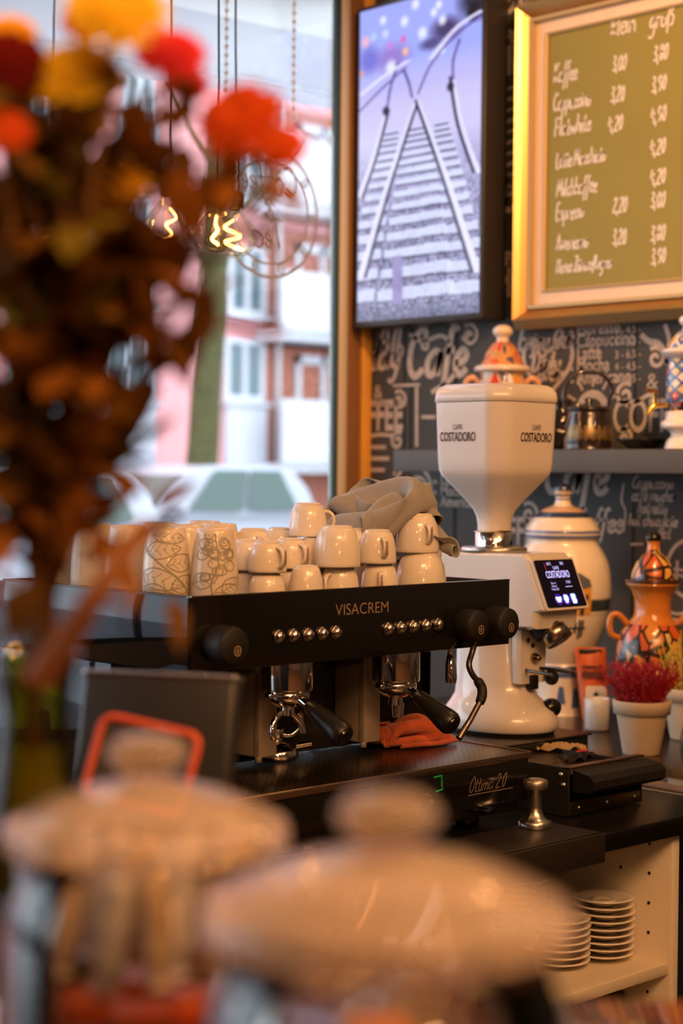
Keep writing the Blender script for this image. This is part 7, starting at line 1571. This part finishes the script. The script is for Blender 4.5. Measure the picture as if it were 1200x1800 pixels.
bulb(95, 440, 4.1, .10, 'glowing globe bulb seen through the bouquet at the left', 2.6); bulb(190, -36, 2.35, .112, 'nearest glowing globe bulb cut off by the top edge', 1.4)
cm = mat('white_beads', (.70, .74, .80), .4)
for px_, ylow, lab in ((397, 160, 'white beaded blind chain between the two right wires'), (515, 205, 'white beaded blind chain near the right end of the window')):
    c = P(px_, ylow, Y=3.62); m = MB(); z = c.z
    while z < 3.33: m.sphere((0, 0, z-c.z), .0065, 8, 6); z += .024
    m.cyl((0, 0, 0), (0, 0, 3.34-c.z), .002, seg=6)
    tag(m.build('blind_chain', cm, None, c), lab, 'chain')

# ------------------------------------------------------------------ foreground bar: jars, payment screen, bouquet
BZ = 1.045
bar = thing('bar_counter', 'dark wooden guest bar in the foreground carrying jars and bouquet', 'counter', (0.6, 0.85, BZ-0.04))
M_ = Matrix.Rotation(YAW, 4, 'Z')
woodm = mat('dark_bar_wood', (0.10, 0.04, 0.02), 0.14, noise=0.3, nscale=6, coat=0.6)
bt_ = MB().box(-0.42, 0.56, -0.25, 0.72, 0, 0.04, 0.004, M=M_); bt_.box(-0.42, 0.20, -0.62, -0.2505, 0, 0.04, 0.004, M=M_); bt_.build('bar_top', woodm, bar)
MB().box(-0.36, 0.50, -0.20, 0.68, -BZ+0.041, -0.001, M=M_).build('bar_body', matt_black, bar)
glass = thin_glass('clear_glass', (0.97, 0.96, 0.93), 1.4)
lid_glass = haze_glass('lid_glass', (0.97, 0.93, 0.88), 0.13, (0.62, 0.50, 0.41))
def jar(px_, py_, D, r, label, fill_name, fill_m, kind, sd, lidpx=None):
    c = P(px_, py_, D=D); h = c.z-BZ-0.0008
    t = thing('cookie_jar', label, 'jar', (c.x, c.y, BZ+0.0008))
    wt_ = .0035
    MB().lathe(smooth_line([(1e-4, 0), (r*.80, 0), (r*.92, .006), (r*.97, .03), (r*.97, h-.055), (r*.90, h-.032), (r*.86, h-.020), (r*.90, h-.012), (r*.905, h-.009)], 3) + smooth_line([(r*.905-wt_, h-.009), (r*.86-wt_, h-.020), (r*.90-wt_, h-.034), (r*.97-wt_, h-.056), (r*.97-wt_, .03), (r*.8, .008), (1e-4, .007)], 3), 56).build('jar_glass', glass, t)
    MB().lathe(smooth_line([(r*.84, h-.0085), (r*.99, h-.008), (r*1.0, h-.003), (r*.99, h+.002), (r*.93, h+.006), (r*.6, h+.018), (r*.25, h+.025), (r*.16, h+.027)], 4) + smooth_line([(r*.16, h+.0265), (r*.25, h+.0205), (r*.6, h+.013), (r*.84, h-.002), (r*.84, h-.0085)], 3), 64).build('lid', lid_glass, t)
    kb_ = MB().lathe(smooth_line([(1e-4, h+.0262), (r*.15, h+.027), (r*.14, h+.029), (r*.20, h+.033), (r*.27, h+.039), (r*.27, h+.044), (r*.18, h+.050), (1e-4, h+.052)], 4), 40); kb_.build('lid_knob', lid_glass, t)
    rng = random.Random(sd)
    return t, h, r, rng
t, h, r, rng = jar(258, 1455, .96, .0795, 'left glass cookie jar with domed glass lid in the foreground', None, None, None, 1)
orange_c = mat('orange_wrapper', (0.60, 0.10, 0.01), 0.4, noise=0.3, nscale=30); brown_c = mat('biscuit_brown', (0.52, 0.22, 0.09), 0.6, noise=0.3, nscale=25)
def biscuits(c, h, r, n, m, label_fmt, grp_, sd, top):
    """wrapped biscuits lying in the jar"""
    rng = random.Random(sd); base = None; k = 0
    for lay in range(int(top/.019)):
        z = BZ + .0095 + lay*.0195
        for j in range(4):
            a = lay*.8 + j*PI/2; rr = r*.42
            loc = (c.x+rr*math.cos(a), c.y+rr*math.sin(a), z)
            if base is None: base = MB().box(-.021, .021, -.016, .016, 0, .0175, .005, 3).build('biscuit', m); o = base
            else: o = base.copy(); COL.objects.link(o)
            o.location = loc; o.rotation_euler = (0, 0, a+.2*rng.random()); tag(o, label_fmt, 'biscuit', grp_)
biscuits(t.location, h, r, 0, orange_c, 'orange wrapped biscuit among its likes inside the left glass jar', 'orange biscuits in the left jar', 3, h*.50)
cell = mat('glint_cellophane', (.66, .66, .74), .12, noise=.2, nscale=30, coat=.6); cell2 = mat('cream_cellophane', (.62, .48, .30), .15, noise=.2, nscale=30, coat=.6)  # lilac wrappers: window glints on clear cellophane put into the base colour
sticks = []
for k in range(15):
    a = k*2.4; rr = .060*math.sqrt((k+.5)/15); z0 = BZ + h*.50 + .012
    if len(sticks) < 2:
        mb = MB(); mb.loft([ell(0, 0, .002+rx*.0075, .002+rx*.0055, z, 16) for z, rx in ((0, .9), (.004, .2), (.009, .85), (.018, 1), (.050, 1), (.060, .85), (.065, .2), (.070, .9))])
        o = mb.build('wrapped_sweet', cell if k == 0 else cell2); sticks.append(o)
    else:
        o = sticks[k % 2].copy(); COL.objects.link(o)
    o.location = (t.location.x+rr*math.cos(a), t.location.y+rr*math.sin(a), z0); o.rotation_euler = (.16*math.sin(3.1*k), .16*math.cos(2.3*k), a)
    tag(o, ('pale lilac-glinting' if k % 2 == 0 else 'cream') + ' wrapped sweet standing in the left glass jar', 'sweet', 'lilac sweets in the left jar' if k % 2 == 0 else 'cream sweets in the left jar')
t2_, h2, r2, rng = jar(680, 1600, .75, .0812, 'middle glass cookie jar with domed glass lid, nearest to the viewer', None, None, None, 2)
biscuits(t2_.location, h2, r2, 0, brown_c, 'brown biscuit among its likes inside the middle glass jar', 'brown biscuits in the middle jar', 4, h2*.62)

# payment screen turned away, and card terminal with orange rim
a0, a1 = P(128, 1168, D=1.66), P(402, 1216, D=1.62)
ax_ = Vector((a1.x-a0.x, a1.y-a0.y, 0)); wd_ = ax_.length; ax_.normalize(); nrm_ = Vector((-ax_.y, ax_.x, 0))
if nrm_.dot(FW) < 0: nrm_ = -nrm_
zt_ = (a0.z+a1.z)/2
pos = thing('payment_screen', 'black payment screen seen from behind on the bar at the left', 'screen', ((a0.x+a1.x)/2, (a0.y+a1.y)/2, BZ+0.0005))
rz = math.atan2(ax_.y, ax_.x); pos.rotation_euler = (0, 0, rz)
hh = zt_-BZ; tilt = 0.24
Mt = Matrix.Translation((0, 0, .03)) @ Matrix.Rotation(tilt*(1 if nrm_.dot(Vector((-math.sin(rz), math.cos(rz), 0))) > 0 else -1)*-1, 4, 'X')
MB().box(-wd_/2, wd_/2, -.012, .012, 0.0, hh-.03, .006, M=Mt).build('screen_back', mat('dark_grey_shell', (.022, .021, .022), .4), pos)
MB().box(-wd_/2, wd_/2, -.0125, .0125, hh-.032, hh-.026, .002, M=Mt).build('top_edge', mat('edge_highlight', (.6, .6, .62), .2, 1.0), pos)  # bright highlight along the top edge put in as a pale metal strip
MB().box(-.07, .07, -.06, .05, 0, .014, .004).build('stand_foot', black_plastic, pos); MB().box(-.03, .03, -.012, .012, .014, .06, .003).build('stand_neck', black_plastic, pos)
cA2, cB2 = P(248, 1268, D=1.42), P(248, 1390, D=1.40)
ctm = thing('card_terminal', 'dark card terminal with orange rubber rim before the payment screen', 'card terminal', (cB2.x, cB2.y, BZ+0.0005)); ctm.rotation_euler = (0, 0, rz)
hz = cA2.z-BZ
hc = .066; Mc = Matrix.Translation((0, 0, hz-.033)) @ Matrix.Rotation(-.30, 4, 'X') @ Matrix.Rotation(.16, 4, 'Y')
w2c = .043
MB().prism(rrect(w2c, hc*.5, .010), Mc @ Vector((0, 0, 0)), Mc.to_3x3() @ Vector((1, 0, 0)), Mc.to_3x3() @ Vector((0, 0, 1)), Mc.to_3x3() @ Vector((0, 1, 0)), .012).build('shell', mat('terminal_shell', (.06, .058, .062), .4), ctm)
rim = [(x, 0, z) for x, z in rrect(w2c, hc*.5, .010)]
MB().tube([Mc @ Vector(p) for p in rim], .0032, 8, closed=True).build('orange_rim', mat('orange_rubber', (.65, .09, .02), .5), ctm)
MB().box(-.035, .035, -.02, .04, 0, .01, .003).box(-.012, .012, .005, .025, .01, hz-.05, .003).build('cradle', black_plastic, ctm)

# bouquet
VC = P(62, 1400, D=1.02)
vase = thing('flower_vase', 'yellow-green glass vase holding the bouquet at the left edge', 'vase', (VC.x, VC.y, BZ+0.0008))
vz = lambda py: P(62, py, D=1.02).z-BZ
vt = vz(1150)
MB().lathe(smooth_line([(1e-4, 0), (.026, 0), (.029, .006), (.030, vt*.5), (.022, vt*.8), (.021, vt*.92), (.026, vt)], 4) + smooth_line([(.0245, vt-.001), (.0195, vt*.92), (.0205, vt*.8), (.0285, vt*.5), (.0275, .01), (1e-4, .009)], 4), 40).build('vase_glass', thin_glass('olive_glass', (.80, .78, .30), 1.3), vase)
MB().lathe([(1e-4, .0105), (.0272, .012), (.0285, vt*.5), (.0205, vt*.78), (1e-4, vt*.78)], 32).build('water', leafy('green_water', (.62, .56, .05), .6, .2, 20), vase)
mouth = Vector((VC.x, VC.y, BZ+vt))
stemm = mat('brown_stem', (.18, .08, .018), .7, noise=.3, nscale=30); leafm = leafy('dark_leaf', (.15, .065, .012), .5, .55); leaf2 = leafy('russet_leaf', (.26, .095, .015), .45, .5); leaf3 = leafy('olive_leaf', (.20, .15, .02), .5, .5)
def petals(mb, c, nrm0, R, layers, rng, flat=.35):
    z_ = nrm0.normalized(); x_ = z_.cross(Vector((0.3, 0.2, 1))).normalized(); y_ = z_.cross(x_)
    for L_ in range(layers):
        f = 1-L_/layers; n = int(20*f)+6; ln = R*(.35+.65*f); up = (1-f)*1.15+.12
        for k in range(n):
            a = 2*PI*k/n + L_*.37 + rng.uniform(-.1, .1); d = x_*math.cos(a)+y_*math.sin(a); s_ = d.cross(z_)
            u = up+rng.uniform(-.12, .12); w_ = ln*.17
            p0 = c + z_*R*.06*L_; p1 = p0 + (d*math.cos(u*.7)+z_*math.sin(u*.7))*ln*.55; p2 = p0 + (d*math.cos(u*.4)+z_*math.sin(u*.4))*ln
            mb.add([p0-s_*w_*.3, p0+s_*w_*.3, p1+s_*w_, p2+s_*w_*.35, p2-s_*w_*.35, p1-s_*w_], [(0, 1, 2, 5), (5, 2, 3, 4)], True)
def flower(px_, py_, D, Rpx, m, label, sd, heart=None):
    rng = random.Random(sd); c = P(px_, py_, D=D); R = Rpx*1.16/FPX*D
    t = thing('flower', label, 'flower', mouth, 0, 'flowers of the bouquet') ; d = c-mouth
    side = RT*rng.uniform(-.015, .015)
    pts = smooth_line([Vector((0, 0, -vt*.55)), Vector((0, 0, 0.0)), d*.45+side+Vector((0, 0, .03)), d*.85, d], 6)
    MB().tube(pts, .0022, 7).build('stem', stemm, t)
    nrm0 = (CAM-c).normalized()*.75 + Vector((rng.uniform(-.3, .3), rng.uniform(-.3, .3), .6))
    b = MB(); petals(b, d, nrm0, R, 6, rng); b.build('bloom', m, t)
    MB().sphere(d+nrm0.normalized()*R*.12, R*.22, 12, 8).build('flower_heart', heart or m, t)
    lf = MB()
    for k in range(6):
        u = rng.uniform(.62, .94); p = Vector(pts[int(u*(len(pts)-1))]); leaf(lf, p, rng, .035)
    lf.build('leaves', leafm, t)
    return t
def leaf(mb, p, rng, ln):
    d = Vector((rng.uniform(-1, 1), rng.uniform(-1, 1), rng.uniform(-.5, 1))).normalized(); s_ = d.cross(Vector((0, 0, 1))).normalized(); n = s_.cross(d); l = ln*rng.uniform(.6, 1.2); w_ = l*.24
    a = [p, p+d*l*.35+s_*w_+n*l*.05, p+d*l*.7+s_*w_*.7, p+d*l-n*l*.1, p+d*l*.7-s_*w_*.7, p+d*l*.35-s_*w_+n*l*.05]
    mb.add(a, [(0, 1, 5), (1, 2, 4, 5), (2, 3, 4)], True)
def fm(n, c): return leafy(n, c, .45, .2, 40)
Y_, O_, R_, D_, A_2 = fm('golden_petals', (.95, .62, .04)), fm('orange_red_petals', (.70, .11, .02)), fm('red_petals', (.68, .05, .06)), fm('dark_red_petals', (.16, .012, .012)), fm('amber_petals', (.92, .50, .03))
FL = [(132, 132, .96, 74, Y_, 'golden bloom at the upper left of the bouquet'), (205, 22, .94, 82, Y_, 'large golden bloom at the top of the bouquet'), (300, 98, 1.0, 58, R_, 'red bloom right of the topmost golden bloom'), (328, 150, 1.02, 40, R_, 'small red bloom under the red bloom'),
      (425, 215, .98, 74, O_, 'orange-red bloom at the far right of the bouquet'), (492, 258, 1.02, 44, O_, 'small orange-red bud beside the far right bloom'), (212, 312, 1.0, 56, A_2, 'amber bloom in the middle of the bouquet'), (22, 108, .95, 62, D_, 'dark red bloom at the upper left edge'),
      (6, 225, .95, 48, O_, 'orange bloom at the left picture edge'), (20, 60, 1.0, 42, A_2, 'amber bloom at the top left corner'), (60, 150, 1.02, 46, D_, 'dark red bloom behind the golden upper left bloom'), (150, 40, 1.02, 40, R_, 'red bloom behind the topmost golden bloom')]
for i, (px_, py_, D, R, m, lab) in enumerate(FL): flower(px_, py_, D, R, m, lab, i+11)
def branch(pts, n, ln, m, label, sd, spread=.022, r=.0028):
    rng = random.Random(sd); ps = [mouth + Vector((rng.uniform(-.008, .008), rng.uniform(-.008, .008), -.02))] + [P(x, y, D=D) for x, y, D in pts]
    t = thing('leafy_branch', label, 'branch', mouth, 0, 'branches of the bouquet'); sm = [Vector(p)-mouth for p in smooth_line(ps, 8)]
    MB().tube(sm, [r*(1-.6*i/len(sm)) for i in range(len(sm))], 7).build('stem', stemm, t)
    lf = MB()
    for k in range(n):
        p = sm[int((.34+.66*rng.random())*(len(sm)-1))] + Vector((rng.gauss(0, spread), rng.gauss(0, spread), rng.gauss(0, spread)))
        leaf(lf, p, rng, ln)
    lf.build('leaves', m, t)
BR = [([(85, 900, 1.0), (70, 600, 1.0), (60, 330, 1.0)], 68, .050, leafm, 'tall dark leafy branch near the left edge of the bouquet'),
      ([(70, 950, 1.0), (20, 700, .98), (0, 420, .98)], 68, .055, leaf2, 'russet branch along the left picture edge'),
      ([(95, 900, 1.02), (120, 620, 1.02), (130, 380, 1.0), (120, 230, 1.0)], 74, .050, leafm, 'dark branch rising to the golden upper left bloom'),
      ([(100, 900, 1.0), (150, 680, 1.0), (200, 480, 1.0), (215, 360, 1.0)], 68, .045, leafm, 'dark branch rising to the amber bloom'),
      ([(100, 880, 1.02), (190, 640, 1.02), (260, 480, 1.0), (330, 370, 1.0)], 58, .045, leafm, 'dark branch leaning right towards the bulbs'),
      ([(110, 880, 1.0), (220, 580, 1.0), (300, 420, 1.0), (385, 300, .98)], 52, .048, leaf2, 'brown branch ending below the far right bloom'),
      ([(60, 980, .98), (40, 850, .98), (30, 760, .98)], 49, .050, leafm, 'short dark branch low at the left edge'),
      ([(90, 1000, 1.0), (110, 860, 1.0), (130, 760, 1.0)], 52, .045, leaf2, 'short russet branch low in the bouquet'),
      ([(80, 900, 1.0), (90, 560, .98), (40, 260, .98), (30, 170, .98)], 55, .050, leaf3, 'olive branch rising to the dark red blooms'),
      ([(110, 860, 1.02), (170, 560, 1.02), (170, 330, 1.02), (180, 130, 1.02)], 55, .046, leaf3, 'olive branch rising behind the golden blooms'),
      ([(75, 900, 1.03), (60, 520, 1.03), (110, 300, 1.03)], 55, .05, leafm, 'dark branch at the back of the bouquet')]
for i, b_ in enumerate(BR): branch(b_[0], b_[1], b_[2], b_[3], b_[4], 50+i)
# bare twig crossing in front of the mugs
ps = [P(70, 1190, D=.97), P(120, 1120, D=.95), P(180, 1030, D=.93), P(262, 915, D=.93)]
tw_ = thing('bare_twig', 'thick brown bare twig slanting from the vase towards the mugs', 'branch', ps[0], 0)
MB().tube([Vector(p)-ps[0] for p in smooth_line(ps, 6)], [.0095-.0042*i/18 for i in range(19)], 10).build('twig_wood', mat('warm_brown_twig', (.28, .11, .035), .7, noise=.3, nscale=30), tw_)
